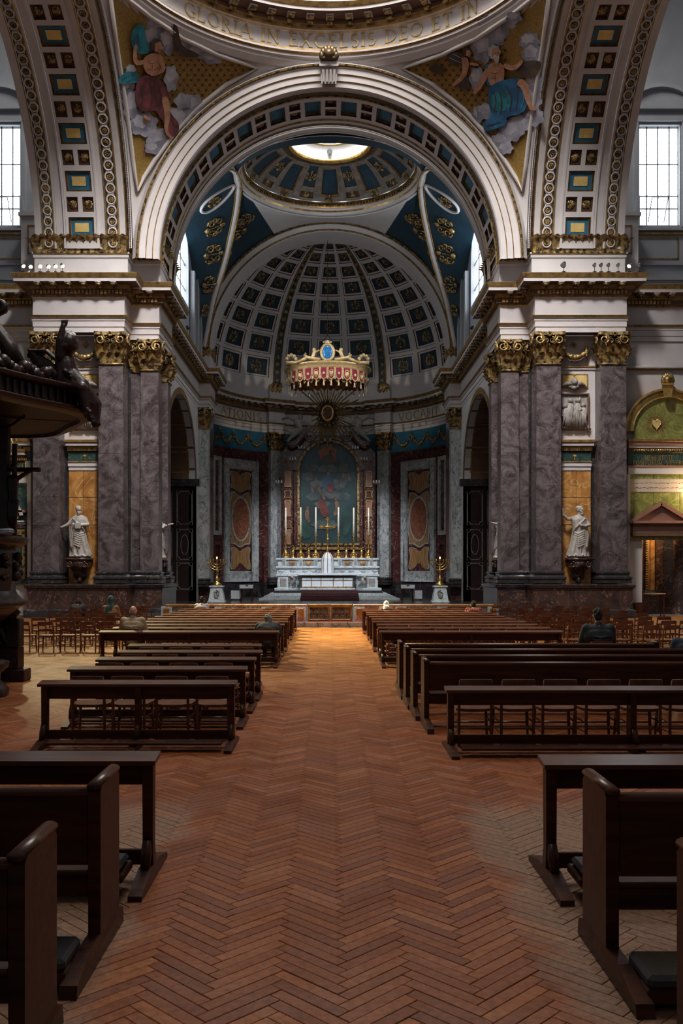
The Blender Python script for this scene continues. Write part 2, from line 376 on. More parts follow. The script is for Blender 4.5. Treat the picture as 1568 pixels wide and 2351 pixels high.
# ------------------------------------------------------------------ plan of the church
DP, ZS, W, DC = 40.0, 15.64, 8.6, 31.4          # pier front, springing, half width and centre of the crossing
AC, AR = 61.5, 8.8                               # apse centre and radius
def polar(r, deg): a = math.radians(deg); return (r*math.sin(a), AC+r*math.cos(a))
half = [(24,41.6),(12.95,41.6),(12.95,40),(9.0,40),(9.0,41.3),(7.72,41.3),(7.72,44.6),(8.4,44.6),(8.4,58.4),(7.7,58.4),(7.7,61.2),(8.75,61.2)]
ap = [polar(AR, a) for a in range(86, 33, -4)]+[polar(AR, 32.6), polar(AR-.4, 32.6), polar(AR-.4, 28.5), polar(AR-.4, 24.4), polar(AR, 24.4)]+[polar(AR, a) for a in (20, 15, 10, 5)]
hp = half+ap
PATH = hp+[(0, AC+AR)]+[(-x, y) for x, y in reversed(hp)]
def struct(mb, name, mats, smooth=False, label=None):
    return tag(mb.obj(name, mats, None, smooth), label, None, None, 'structure')
cg = [M['cream'], M['gold'], M['brown']]
# entablature running over the piers, along the chancel and round the apse
prof = [(-.5,12.46),(0,12.46),(0,12.68),(.03,12.70),(.03,12.94),(.06,12.96),(.06,13.06),(.12,13.08),(.17,13.18),(.03,13.2),(.03,13.96),(.08,13.98),(.10,14.02),
        (.10,14.06),(.20,14.06),(.20,14.25),(.25,14.28),(.29,14.34),(.29,14.50),(.66,14.50),(.66,14.63),(.69,14.65),(.70,14.68),(.75,14.84),(.70,14.86),(-.6,14.9)]
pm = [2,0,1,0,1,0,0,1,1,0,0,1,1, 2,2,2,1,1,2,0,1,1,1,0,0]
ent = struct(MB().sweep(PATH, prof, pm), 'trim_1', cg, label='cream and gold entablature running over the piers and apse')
def along(path, sp, start=0, filt=None):
    for i in range(len(path)-1):
        a, b = Vector(path[i]), Vector(path[i+1]); L = (b-a).length
        if L < .45: 
            if L < .3: continue
        t = (b-a)/L; n = Vector((-t.y, t.x)); k = max(1, round(L/sp))
        for q in range(k):
            p = a+t*(L*(q+.5)/k)
            if filt is None or filt(p, n): yield p, t, n
seen = lambda p, n: (abs(p.x) < 15.5) and not (abs(p.x) > 12.9 and n.y > -.5)
md = MB(); md.box(-.13,.13,.02,.36,-.06,0,1); md.grid(lambda u, v: ((u-.5)*.2, .34-.32*v+.02*math.sin(pi*v), -.06-.16*v*(1-.0*v)-.05*math.sin(2*pi*v)), 4, 8, 0)
md.tube([(-.1,.30,-.1),(.1,.30,-.1)], .055, 8, 0); md.tube([(-.1,.07,-.17),(.1,.07,-.17)], .07, 8, 0)
mod_me = md.mesh('modillion', [M['goldold'], M['cream']], True)
for p, t, n in along(PATH, .70, filt=seen):
    o = link_mesh('modillion', mod_me, ent); q = Vector((p.x+n.x*.29, p.y+n.y*.29, 14.50))
    o.matrix_local = frame(q, (t.x,t.y,0), (n.x,n.y,0), (0,0,1))
dn = MB()
for p, t, n in along(PATH, .165, filt=lambda p, n: seen(p, n) and p.y < 66):
    q = p+n*.2; a = t*.055; b = n*.07
    dn.add([(*(q-a),14.08),(*(q+a),14.08),(*(q+a+b),14.08),(*(q-a+b),14.08),(*(q-a),14.24),(*(q+a),14.24),(*(q+a+b),14.24),(*(q-a+b),14.24)], [(0,3,2,1),(3,7,6,2),(0,4,7,3),(1,2,6,5)])
tag(dn.obj('dentil_row', M['gold'], ent), kind='stuff')
# pier bodies, dado and plinth
def mirror(pts, s): return [(s*x, y) for x, y in pts] if s > 0 else [(s*x, y) for x, y in reversed(pts)]
CR = []
for s, side in ((-1, 'left'), (1, 'right')):
    body = [(13.3,42.6),(13.3,41.75),(12.8,41.75),(12.8,40.75),(11.86,40.75),(11.86,40.95),(10.2,40.95),(10.2,40.75),(9.15,40.75),(9.15,41.75),(8.15,41.75),(8.15,42.3),(8.5,42.3),(8.5,43.8),(8.15,43.8),(8.15,44.4),(8.55,44.4)]
    pier = struct(MB().sweep(mirror(body, s), [(0,0),(0,12.5)], 0), 'wall_pier_'+side, [M['redm' if 0 else 'black']], label='dark pier wall behind the purple marble pilasters')
    CR.append(pier)
    dado = [(13.15,41.6),(13.15,39.8),(8.85,39.8),(8.85,41.1),(7.55,41.1),(7.55,44.75),(8.3,44.75)]
    dp = [(0,0),(.14,0),(.14,.30),(.06,.34),(.03,.36),(.03,1.24),(.10,1.28),(.14,1.40),(.02,1.44),(-.4,1.46)]
    struct(MB().sweep(mirror(dado, s), dp, [0,1,1,1,0,1,1,1,1]), 'baseboard_'+side, [M['dark'], M['black']], label='dark veined marble plinth under the pilasters')
    # attic block above the cornice
    att = [(12.93,41.5),(12.93,40.05),(8.84,40.05),(8.84,41.0),(7.6,41.0),(7.6,44.4),(8.3,44.4)]
    struct(MB().sweep(mirror(att, s), [(0,14.8),(0,15.72),(.05,15.74),(.05,15.86),(.09,15.88),(.09,15.95),(-.8,15.97)], [0,0,0,1,0,0]), 'trim_2' if s < 0 else 'trim_3', cg, label='cream attic block carrying the arches')
# acanthus leaf (unit: width 1, height 1, curling outward along -y)
def leaf(mb, M4, w=1, h=1, m=0, nu=4, nv=7):
    def fn(u, v):
        a = (u-.5)*2; wd = (.30+.30*math.sin(pi*min(v*1.05, 1)))*(1-.55*max(0, v-.7)/.3)*(1+.16*math.cos(v*22))
        x = a*wd*w; curl = v**2.2
        y = -.10*h*v-.30*h*curl*v-.05*(1-a*a)*w+.06*abs(math.sin(a*5))*w*.6
        z = h*(v-.34*max(0, v-.72)**1.3*3)
        return M4 @ Vector((x, y, z))
    mb.grid(fn, nu, nv, m)
def volute(mb, M4, r, m=0, turns=1.6, side=1, th=.22):
    pts = []; rd = []
    for k in range(17):
        a = k/16*turns*2*pi; q = r*(1-.82*k/16)
        pts.append(M4 @ Vector((side*(q*math.cos(a+pi/2)), 0, q*math.sin(a+pi/2)))); rd.append(r*th*(1-.5*k/16))
    mb.tube(pts, rd, 6, m)
def capital_mesh(wd, ht, dep=.45):
    """pilaster capital: front along -y at y=0, returns going back; origin at neck centre"""
    mb = MB(); hw = wd/2
    mb.box(-hw*.98, hw*.98, .02, dep, 0, ht*.9, 1)
    mb.tube([(-hw,-.02,.03),(hw,-.02,.03)], .05, 6, 0)
    faces = [(Matrix.Identity(4), wd)]
    for sgn in (-1, 1):
        faces.append((Matrix.Translation((sgn*hw, dep/2, 0)) @ Matrix.Rotation(sgn*pi/2, 4, 'Z'), dep))
    for T, L in faces:
        n1 = max(1, round(L/.36))
        for tier, (z0, hh, off) in enumerate(((.02*ht, .42*ht, 0), (.18*ht, .50*ht, .5))):
            for k in range(n1+(tier)):
                x = (k+.5-off)/n1*L-L/2 if tier == 0 else k/n1*L-L/2
                leaf(mb, T @ Matrix.Translation((x*.92, -.01-.03*tier, z0)), L/n1*1.0, hh, 0)
        for sg in (-1, 1):
            volute(mb, T @ Matrix.Translation((sg*L*.40, -.16, ht*.76)), .16*ht if L > .5 else .12*ht, 0, side=sg)
            volute(mb, T @ Matrix.Translation((sg*L*.12, -.12, ht*.74)), .10*ht, 0, side=-sg)
            mb.tube([T @ Vector((sg*L*.16, -.03, ht*.42)), T @ Vector((sg*L*.24, -.10, ht*.66)), T @ Vector((sg*L*.36, -.17, ht*.86))], [.035,.045,.05], 6, 0)
        for q in range(7):
            a = 2*pi*q/7; mb.sphere(T @ Vector((.055*ht*math.cos(a), -.19, ht*.92+.055*ht*math.sin(a))), .035*ht, 6, 4, 0)
    # abacus with concave sides
    ab = [(-hw*1.28, -.24)]+[(hw*1.28*(k/4-1), -.24+.12*math.sin(pi*k/8)) for k in range(1, 8)]+[(hw*1.28, -.24), (hw*1.12, dep), (-hw*1.12, dep)]
    mb.prism(ab, lambda a, b, h: Vector((a, b, h)), ht*.90, ht, 0)
    return mb.mesh('capital', [M['goldold'], M['bronze']], True)
cap_cache = {}
def pilaster(parent, x0, x1, dfront, z0, z1, caph, mname, depth=.7, face=(0,-1), base=True, rel=0, jm=None):
    """straight pilaster; x0..x1 along the face, dfront the face position, face the outward normal in plan"""
    if face == (0, -1): o = Vector(((x0+x1)/2, dfront, 0)); ex, ey = (1,0,0), (0,1,0)
    else:
        nx, ny = face; ey = (-nx, -ny, 0); ex = (-ny, nx, 0); ex = (ey[1], -ey[0], 0); o = Vector((x0, dfront, 0))
    wd = x1-x0 if face == (0,-1) else x1
    T = frame(o, ex, ey, (0,0,1))
    hw = wd/2; hb, ht = hw*1.03, hw*.96; g = MB(); zb = z0+.55 if base else z0
    # shaft as stacked marble slabs, each its own mesh part further down
    sh = link_mesh('pilaster', None, parent); sh.matrix_local = T
    n = max(2, round((z1-caph-zb)/1.9)); zz = [zb]+sorted(zb+(z1-caph-zb)*(k+random.uniform(-.25,.25))/n for k in range(1, n))+[z1-caph]
    for k in range(n):
        a, b = zz[k]+.004, zz[k+1]-.004
        wa = hb+(ht-hb)*(a-zb)/(z1-zb); wb = hb+(ht-hb)*(b-zb)/(z1-zb); q = MB()
        q.add([(-wa,0,a),(wa,0,a),(wa,depth,a),(-wa,depth,a),(-wb,0,b),(wb,0,b),(wb,depth,b),(-wb,depth,b)], [(0,1,5,4),(1,2,6,5),(3,0,4,7),(4,5,6,7),(0,3,2,1)])
        q.obj('marble_slab', M[mname], sh)
    if base:
        bp_ = [(depth*0-.0,0)]
        pr = [(.16,z0),(.16,z0+.14),(.14,z0+.15),(.18,z0+.20),(.18,z0+.27),(.10,z0+.31),(.07,z0+.36),(.07,z0+.40),(.11,z0+.43),(.11,z0+.49),(.02,z0+.52),(0,z0+.56)]
        MB().sweep([(hb,depth),(hb,0),(-hb,0),(-hb,depth)], [(-a, b) for a, b in pr] if 0 else pr, 0).obj('base_moulding', M['black'], sh)
    key = (round(wd,2), round(caph,2), round(depth,2))
    if key not in cap_cache: cap_cache[key] = capital_mesh(wd*.98, caph, min(depth,.5))
    c = link_mesh('capital', cap_cache[key], sh); c.location = (0, 0, z1-caph)
    return sh
for s, pier in zip((-1, 1), CR):
    def mx(a, b): return (a, b) if s > 0 else (-b, -a)
    pilaster(pier, *mx(9.03, 10.12), 40.0, 1.48, 12.46, 1.42, 'purple', .95)
    pilaster(pier, *mx(11.85, 12.98), 40.0, 1.48, 12.46, 1.42, 'purple', .95)
    pilaster(pier, *mx(7.72, 8.55), 41.3, 1.48, 12.46, 1.42, 'purple', .8)
    pilaster(pier, *mx(8.55, 9.05), 41.62, 1.48, 12.46, 1.42, 'purple', .5)
    # pilasters on the chancel side of the pier, facing the axis
    pilaster(pier, s*7.74, .75, 44.15, 1.48, 12.46, 1.42, 'purple', .6, face=(-s, 0))
# ------------------------------------------------------------------ coffered surfaces
def rectuv(u0, u1, v0, v1, n):
    return [(u0+(u1-u0)*k/n, v0) for k in range(n)]+[(u1, v0+(v1-v0)*k/n) for k in range(n)]+[(u1-(u1-u0)*k/n, v1) for k in range(n)]+[(u0, v1-(v1-v0)*k/n) for k in range(n)]
def strip(mb, A, B, m=0):
    n = len(A); mb.add(A+B, [(i, (i+1) % n, n+(i+1) % n, n+i) for i in range(n)], m)
def coffer(mb, S, u0, u1, v0, v1, fu, fv, steps, n=3):
    """frame a cell; steps = [(inset_u, inset_v, depth, material index)], returns the sunk rectangle"""
    a, b, c, d, h = u0, u1, v0, v1, 0
    P0 = [S(u, v, 0) for u, v in rectuv(a, b, c, d, n)]
    a, b, c, d = a+fu, b-fu, c+fv, d-fv
    P1 = [S(u, v, 0) for u, v in rectuv(a, b, c, d, n)]; strip(mb, P0, P1, 0)
    for iu, iv, dep, mi in steps:
        Q = [S(u, v, h+dep) for u, v in rectuv(a, b, c, d, n)]; strip(mb, P1, Q, mi); h += dep
        a, b, c, d = a+iu, b-iu, c+iv, d-iv
        P1 = [S(u, v, h) for u, v in rectuv(a, b, c, d, n)]
        if iu or iv: strip(mb, Q, P1, mi)
    return a, b, c, d, h
def panel(S, r, mats, parent, name='coffer', n=3, fn=None):
    a, b, c, d, h = r; mb = MB(); mb.grid(lambda u, v: S(a+(b-a)*u, c+(d-c)*v, h), n, n, 0)
    return mb.obj(name, mats, parent)
def local(S, u, v, h, du=1e-3, dv=1e-3):
    p = Vector(S(u, v, h)); ex = (Vector(S(u+du, v, h))-p).normalized(); ez = (Vector(S(u, v+dv, h))-p); ez = (ez-ex*ez.dot(ex)).normalized()
    ey = ez.cross(ex)
    q = Vector(S(u, v, h-.1))-p                                 # towards the room must be -y
    if q.dot(ey) > 0: ex = -ex; ey = ez.cross(ex)
    return p, ex, ey, ez
ro = MB()
for ring, (nn, r, rr) in enumerate(((8, .30, .17), (8, .16, .11))):
    for k in range(nn):
        a = 2*pi*(k+.5*ring)/nn; ro.sphere((r*math.cos(a), -.05-.06*ring, r*math.sin(a)), (rr, .07, rr), 6, 4)
ro.sphere((0,-.16,0), (.1,.08,.1), 6, 4)
ros_me = ro.mesh('rosette', M['goldold'], True)
def rosette(parent, S, u, v, h, size, name='rosette'):
    o = link_mesh(name, ros_me, parent); p, ex, ey, ez = local(S, u, v, h); o.matrix_local = frame(p, ex, ey, ez, size); return o
gu = MB()
gu.tube([(.40*math.cos(2*pi*k/14), -.03, .40*math.sin(2*pi*k/14)) for k in range(14)], .085, 5, 1, closed=True)
for k in range(7):
    a = 2*pi*k/7; gu.sphere((.17*math.cos(a), -.03, .17*math.sin(a)), (.10,.06,.10), 5, 4, 0)
gu.sphere((0,-.08,0), (.08,.06,.08), 5, 4, 0)
gu.tube([(-.34,-.02,.28),(-.22,-.03,.5),(.22,-.03,.5),(.34,-.02,.72)], .05, 5, 1); gu.tube([(.34,-.02,.28),(.22,-.03,.5),(-.22,-.03,.5),(-.34,-.02,.72)], .05, 5, 1)
gui_me = gu.mesh('guilloche_ring', [M['goldold'], M['cream']], True)
# scrollwork ornament, unit size, facing -y
sc = MB()
for sg in (-1, 1):
    for (cx, cz, r, t) in ((.22,-.12,.18,1.4),(.20,.22,.15,1.3),(.33,.05,.09,1.1)):
        pts = []
        for k in range(13):
            a = -pi/2+k/12*t*2*pi; q = r*(1-.75*k/12); pts.append((sg*(cx+q*math.cos(a)), -.03, cz+q*math.sin(a)))
        sc.tube(pts, [.045*(1-.5*k/12) for k in range(13)], 5)
sc.tube([(0,-.03,-.42),(0,-.04,.40)], .03, 5); sc.sphere((0,-.06,-.30), (.14,.08,.12), 8, 5); sc.sphere((0,-.05,.36), (.09,.06,.12), 8, 5)
scr_me = sc.mesh('scroll_ornament', M['goldold'], True)
def scroll(parent, S, u, v, h, size, name='scroll_ornament'):
    o = link_mesh(name, scr_me, parent); p, ex, ey, ez = local(S, u, v, h); o.matrix_local = frame(p, ex, ey, ez, size); return o
cm = [M['cream'], M['gold'], M['maroon'], M['bronze']]
# ------------------------------------------------------------------ transept arches
for s, side in ((-1, 'left'), (1, 'right')):
    RT = 8.5
    def S(u, v, h, s=s, RT=RT):            # u = x in metres, v = angle in degrees, h = recess
        a = math.radians(v); r = RT+h; return Vector((s*u, DC+r*math.cos(a), ZS+r*math.sin(a)))
    mb = MB(); arch = empty('ceiling_arch_'+side, kind='structure', label='coffered transept arch with blue and gold panels')
    def band(u0, u1, h0, h1, v0, v1, m, n=40): mb.grid(lambda a, b: S(u0+(u1-u0)*a, v0+(v1-v0)*b, h0+(h1-h0)*a), 1, n, m)
    V0, V1 = 3, 118
    for (a, b, h0, h1, m) in ((8.62,8.72,-.02,-.06,0),(8.72,8.84,-.06,.0,3),(8.84,8.90,0,.06,1),(8.90,9.16,.06,.06,0),(9.16,9.22,.0,.0,1),(9.22,9.70,.03,.03,3),(9.70,9.76,0,0,1),(9.76,10.0,.05,.05,0),(10.0,10.04,.05,-.04,0),(10.04,10.12,-.04,-.04,0),
                             (11.48,11.56,-.04,-.04,0),(11.56,11.62,-.04,.06,0),(11.62,11.9,.06,.06,0),(11.90,11.98,.0,.0,0),(11.98,12.04,0,0,1),(12.04,12.46,.03,.03,3),(12.46,12.52,0,0,1),(12.52,12.85,.05,.05,0)):
        band(a, b, h0, h1, V0, V1, m)
    mb.grid(lambda a, b: Vector((s*(12.85), DC+(RT+.05+1.0*a)*math.cos(math.radians(V0+(V1-V0)*b)), ZS+(RT+.05+1.0*a)*math.sin(math.radians(V0+(V1-V0)*b)))), 1, 40, 0)
    fr_ = mb
    cells = []
    v = 5.6
    mb.grid(lambda a, b: S(10.12+1.36*a, V0+(5.6-V0)*b, -.0), 1, 2, 0)
    k = 0
    while v < 112:
        dv = 7.0 if k % 2 == 0 else 5.5
        if k % 2 == 0: cells.append((10.12, 11.48, v, v+dv, 1))
        else: cells += [(10.12, 10.80, v, v+dv, 0), (10.80, 11.48, v, v+dv, 0)]
        v += dv; k += 1
    for (a, b, c, d, big) in cells:
        if big:
            r = coffer(mb, S, a, b, c, d, .13, .75, [(.07,.45,.05,3),(.02,.1,.05,1)])
            if c < 80:
                p = panel(S, r, M['blue'], arch, 'blue_panel')
                q = MB(); a2, b2, c2, d2, h2 = r; q.grid(lambda u, v: S(a2+.16+(b2-a2-.32)*u, c2+.95+(d2-c2-1.9)*v, h2-.02), 2, 2, 0)
                q.obj('gilded_tablet', M['goldpanel'], p)
        else:
            r = coffer(mb, S, a, b, c, d, .10, .72, [(.05,.35,.07,3),(.02,.12,.06,2)])
            if c < 80:
                p = panel(S, r, M['maroon'], arch, 'coffer'); rosette(p, S, (r[0]+r[1])/2, (r[2]+r[3])/2, r[4], .42)
    mb.obj('arch_frame', cm, arch)
    # guilloche bands
    for uc, sz in ((9.46, .46), (12.25, .42)):
        st = 3.02; v = 4.6
        while v < 84:
            p, ex, ey, ez = local(S, uc, v, .03); o = link_mesh('guilloche_ring', gui_me, arch); o.matrix_local = frame(p, ex, ey, ez, sz); v += st
    # rows of beads on the arch edges
    be = MB()
    for v in range(int(V0*2), 170):
        be.sphere(S(8.68, v/2, -.05), .035, 4, 3)
    tag(be.obj('bead_row', M['bronze'], arch), kind='stuff')
# ------------------------------------------------------------------ chancel arch
def ringface(mb, d, r0, r1, d2=None, m=0, n=56, cz=ZS, a0=0, a1=180):
    d2 = d if d2 is None else d2
    mb.grid(lambda u, v: Vector(((r0+(r1-r0)*u)*math.cos(math.radians(a0+(a1-a0)*v)), d+(d2-d)*u, cz+(r0+(r1-r0)*u)*math.sin(math.radians(a0+(a1-a0)*v)))), 1, n, m)
ca = empty('ceiling_arch_chancel', kind='structure', label='great chancel arch with cream archivolt and coffered soffit')
mb = MB()
for (r0, r1, d0, d1, m) in ((7.45,7.50,39.98,39.92,0),(7.50,7.72,39.92,39.92,0),(7.72,7.75,39.92,39.86,1),(7.75,8.0,39.86,39.86,0),(8.0,8.03,39.86,39.80,1),(8.03,8.26,39.80,39.80,0),(8.26,8.30,39.80,39.74,0),(8.30,8.44,39.74,39.72,3),(8.44,8.50,39.72,39.80,0),(8.50,8.62,39.80,39.95,0)):
    ringface(mb, d0, r0, r1, d1, m)
def SC(u, v, h):                                # u = depth, v = angle from the right springing
    a = math.radians(v); r = 7.45+h; return Vector((r*math.cos(a), u, ZS+r*math.sin(a)))
def bandC(u0, u1, h0, h1, m): mb.grid(lambda a, b: SC(u0+(u1-u0)*a, 180*b, h0+(h1-h0)*a), 1, 56, m)
for t in ((39.98,40.2,0,0,0),(40.2,40.26,0,.05,1),(40.26,40.62,.05,.05,3),(40.62,40.7,.05,0,1),(40.7,40.86,0,0,0),(42.42,42.6,0,0,0),(42.6,42.68,0,-.05,1),(42.68,42.9,-.05,-.05,0),(42.9,42.96,-.05,0,1),(42.96,43.3,.03,.03,3),(43.3,43.36,0,0,1),(43.36,43.7,-.06,-.06,0),(43.7,43.76,-.06,-.06,1),(43.76,43.95,-.06,-.02,0)): bandC(*t)
ringface(mb, 43.95, 7.43, 8.9, 43.95, 0)
v = 4; k = 0; cells = []
while v < 175.5:
    dv = 7.2 if k % 2 == 0 else 5.42
    if v+dv > 176.5: dv = 176.2-v
    if k % 2 == 0: cells.append((40.86, 42.42, v, v+dv, 1))
    else: cells += [(40.86, 41.64, v, v+dv, 0), (41.64, 42.42, v, v+dv, 0)]
    v += dv; k += 1
for (a, b, c, d, big) in cells:
    if big:
        r = coffer(mb, SC, a, b, c, d, .14, .8, [(.07,.5,.06,3),(.0,.0,.08,1)]); panel(SC, r, M['blue'], ca, 'blue_panel')
    else:
        r = coffer(mb, SC, a, b, c, d, .10, .75, [(.05,.35,.08,3),(.0,.0,.06,2)]); p = panel(SC, r, M['maroon'], ca, 'coffer'); rosette(p, SC, (r[0]+r[1])/2, (r[2]+r[3])/2, r[4], .42)
mb.obj('arch_frame', cm, ca)
be = MB()
for k in range(0, 361): a = math.radians(k/2); be.sphere((8.37*math.cos(a), 39.71, ZS+8.37*math.sin(a)), (.045,.04,.045), 4, 3)
for k in range(0, 361): a = math.radians(k/2); be.sphere((7.38*math.cos(a), 40.44, ZS+7.38*math.sin(a)), .05, 4, 3)
tag(be.obj('bead_row', M['goldold'], ca), kind='stuff')
# keystone console with cherub head
ks = empty('keystone', label='fluted cream keystone console crowned by a dark carved shell', cat='keystone'); ks.parent = ca; del ks['label'], ks['category']
q = MB(); q.prism([(738,192),(772,192),(775,160),(775,150),(735,150),(735,160)], on_plane(39.7), -.1, .35, 0)
for k in range(4): q.tube([on_plane(39.3)(743+8*k, 188), on_plane(39.2)(742+8.6*k, 160)], .055, 6, 0)
q.prism([(733,151),(777,151),(777,139),(733,139)], on_plane(39.7), 0, .55, 0); q.obj('console', M['cream'], ks)
q = MB()
for k in range(7):
    a = pi*(k+.5)/7; q.sphere(on_plane(39.1)(755+17*math.cos(a), 132-18*math.sin(a)), (.13,.12,.2), 7, 5)
q.sphere(on_plane(39.0)(755,124), (.2,.18,.22), 9, 6); q.tube([on_plane(39.1)(737,134), on_plane(39.1)(773,134)], .1, 6); q.obj('shell_crest', M['bronze'], ks, True)
# ------------------------------------------------------------------ crossing ring: frieze, cornice, drum
ring = [(W*math.sin(2*pi*k/96), DC+W*math.cos(2*pi*k/96)) for k in range(96)][::-1]
rp = [(-.1,24.0),(.10,24.20),(.10,24.30),(.22,24.34),(.22,24.44),(.32,24.50),(.32,24.58),(.16,24.62),(.16,24.74),(.06,24.80),(.06,25.46),(.10,25.48),(.16,25.52),(.16,25.58),(.24,25.6),(.24,25.72),(.32,25.74),(.32,25.94),(.95,25.94),(.95,26.08),(1.0,26.1),(1.08,26.26),(1.0,26.3),(.1,26.4),(.1,28.0)]
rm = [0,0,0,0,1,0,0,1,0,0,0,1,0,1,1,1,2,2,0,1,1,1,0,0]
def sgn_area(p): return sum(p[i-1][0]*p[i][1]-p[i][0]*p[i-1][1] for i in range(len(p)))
if sgn_area(ring) < 0: ring.reverse()
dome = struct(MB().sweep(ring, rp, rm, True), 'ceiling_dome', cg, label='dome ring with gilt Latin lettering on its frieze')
mo = MB()
for k in range(60):
    a = 2*pi*k/60; er = Vector((math.sin(a), math.cos(a), 0)); et = Vector((er.y, -er.x, 0)); c = Vector((0, DC, 25.94))+er*(W-.6)
    o = link_mesh('modillion', mod_me, dome); o.matrix_local = frame(Vector((0, DC, 25.94))+er*(W-.33), et, -er, (0,0,1), 1.25)
# windows of the drum standing on the ring cornice
dr = MB()
for k in range(24):
    a0 = 2*pi*(k-.2)/24; a1 = 2*pi*(k+.2)/24
    dr.grid(lambda u, v: Vector(((W-.05)*math.sin(a0+(a1-a0)*u), DC+(W-.05)*math.cos(a0+(a1-a0)*u), 26.3+4*v)), 3, 1, 0)
dr.obj('drum_pier', M['cream'], dome)
# ------------------------------------------------------------------ pendentives of the crossing
PR = W*math.sqrt(2)
for s, side in ((-1, 'left'), (1, 'right')):
    def SP(a, t, s=s):                           # a: 0..1 from the chancel arch round to the transept arch, t: 0..1 bottom to ring
        z = t*W; rr = math.sqrt(max(PR*PR-z*z, 0))
        lo = math.acos(min(1, W/rr)); ph = (pi/4) + (a-.5)*2*(pi/4-lo)
        return Vector((s*rr*math.sin(ph), DC+rr*math.cos(ph), ZS+z))
    mb = MB(); mb.grid(lambda u, v: SP(u, v), 16, 24, 0)
    pend = struct(mb, 'wall_pendentive_'+side, M['cream'], True, 'cream pendentive under the dome ring')
# ------------------------------------------------------------------ transept far walls above the cornice, vaults
for s, side in ((-1, 'left'), (1, 'right')):
    wl = MB(); wx0, wx1, wz0, wz1 = 14.55, 16.45, 18.28, 23.0; dW = 43.0
    pl = lambda a, b, h: Vector((s*a, dW-h, b))
    wl.prism([(12.7,14.7),(24,14.7),(24,27),(12.7,27)], pl, -.5, 0, 0, holes=[[(wx0,wz0),(wx1,wz0),(wx1,wz1),(wx0,wz1)]])
    wl.box(min(s*12.6,s*13.9), max(s*12.6,s*13.9), 41.2, 43, 14.8, 18.0, 1); wl.box(min(s*12.6,s*14.0), max(s*12.6,s*14.0), 41.1, 43, 18.0, 18.16, 1)
    wl.box(min(s*13.9,s*24), max(s*13.9,s*24), 42.5, 43, 14.8, 17.8, 0)
    for (z, p) in ((17.8,.62),(17.62,.55),(16.2,.56),(15.5,.6)): wl.box(min(s*13.9,s*24), max(s*13.9,s*24), 43-p-.06, 43, z, z+.1, 0 if z != 17.62 else 2)
    # panels in the parapet
    for (x0, x1, z0, z1, d0) in ((13.05,13.6,16.3,17.6,41.2),(14.2,16.2,16.5,17.5,42.5)):
        for (a, b, c, d) in ((x0,x1,z0,z0+.05),(x0,x1,z1-.05,z1),(x0,x0+.05,z0,z1),(x1-.05,x1,z0,z1)): wl.box(min(s*a,s*b), max(s*a,s*b), d0-.03, d0, c, d, 2)
    # architrave and segmental hood over the window
    for (a, b, c, d, p) in ((wx0-.28,wx0-.08,wz0-.1,wz1+.35,.12),(wx1+.08,wx1+.28,wz0-.1,wz1+.35,.12),(wx0-.28,wx1+.28,wz1+.12,wz1+.36,.14),(wx0-.42,wx1+.42,wz1+.36,wz1+.62,.1),(wx0-.5,wx1+.5,wz1+.62,wz1+.78,.3)):
        wl.box(min(s*a,s*b), max(s*a,s*b), dW-p, dW, c, d, 0)
    cxw = (wx0+wx1)/2
    hood = arc2(cxw, wz1-.35, 2.0, math.radians(130), math.radians(50), 14)
    wl.prism([(a, b) for a, b in hood]+[(hood[-1][0], wz1+.78), (hood[0][0], wz1+.78)], pl, 0, .12, 0)
    wl.prism(arc2(cxw, wz1-.35, 2.16, math.radians(132), math.radians(48), 14)+arc2(cxw, wz1-.35, 1.98, math.radians(48), math.radians(132), 14), pl, 0, .32, 0)
    # scroll bracket beside the window
    wl.prism([(14.05,18.16),(14.5,18.16),(14.5,19.6),(14.36,19.4),(14.3,18.9),(14.12,18.7)], pl, 0, .25, 0)
    wt = struct(wl, 'wall_clerestory_'+side, [M['grey'], M['cream'], M['gold']], label='grey clerestory wall around the tall window')
    # barrel vault beyond the transept arch
    vb = MB(); vb.grid(lambda u, v: Vector((s*(12.85+10*u), DC+11.6*math.cos(pi*.62*v), 23.9+9*math.sin(pi*.62*v))), 2, 24, 0)
    for (r, m) in ((10.6,1),(10.9,1)):
        pass
    struct(vb, 'ceiling_transept_'+side, M['grey'], True, 'grey transept vault beyond the coffered arch')
    ww = empty('window_1' if s < 0 else 'window_2', kind='structure', label='tall bright leaded window beside the transept arch')
    MB().box(min(s*wx0,s*wx1), max(s*wx0,s*wx1), dW+.28, dW+.3, wz0, wz1).obj('pane', M['glass'], ww)
    fb = MB()
    for x in (wx0, wx0+.42, (wx0+wx1)/2, wx1-.42, wx1): fb.box(s*x-.022, s*x+.022, dW+.2, dW+.26, wz0, wz1)
    for z in (wz0+.03, wz0+.85, wz0+1.45, wz0+2.95, wz1-.05): fb.box(min(s*wx0,s*wx1), max(s*wx0,s*wx1), dW+.2, dW+.26, z-.022, z+.022)
    fb.obj('glazing_bar', M['lead'], ww)
    fb = MB()
    for k in range(1, 12): x = s*(wx0+(wx1-wx0)*k/12); fb.box(x-.004, x+.004, dW+.24, dW+.25, wz0, wz1)
    for k in range(1, 24): z = wz0+(wz1-wz0)*k/24; fb.box(min(s*wx0,s*wx1), max(s*wx0,s*wx1), dW+.24, dW+.25, z-.004, z+.004)
    fb.obj('lead_line', M['lead'], ww)
    hp_ = MB(); z0, z1 = wz0+.18, wz0+1.15; xa, xb = s*15.0, s*15.75
    C4 = [(xa, dW+.1, z0), (xb, dW+.1, z0), (xb, dW-.45, z1-.02), (xa, dW-.45, z1-.02)]
    hp_.tube(C4, .025, 5, closed=True)
    for k in range(1, 5):
        t = k/5; hp_.tube([Vector(C4[0]).lerp(Vector(C4[1]), t), Vector(C4[3]).lerp(Vector(C4[2]), t)], .008, 4)
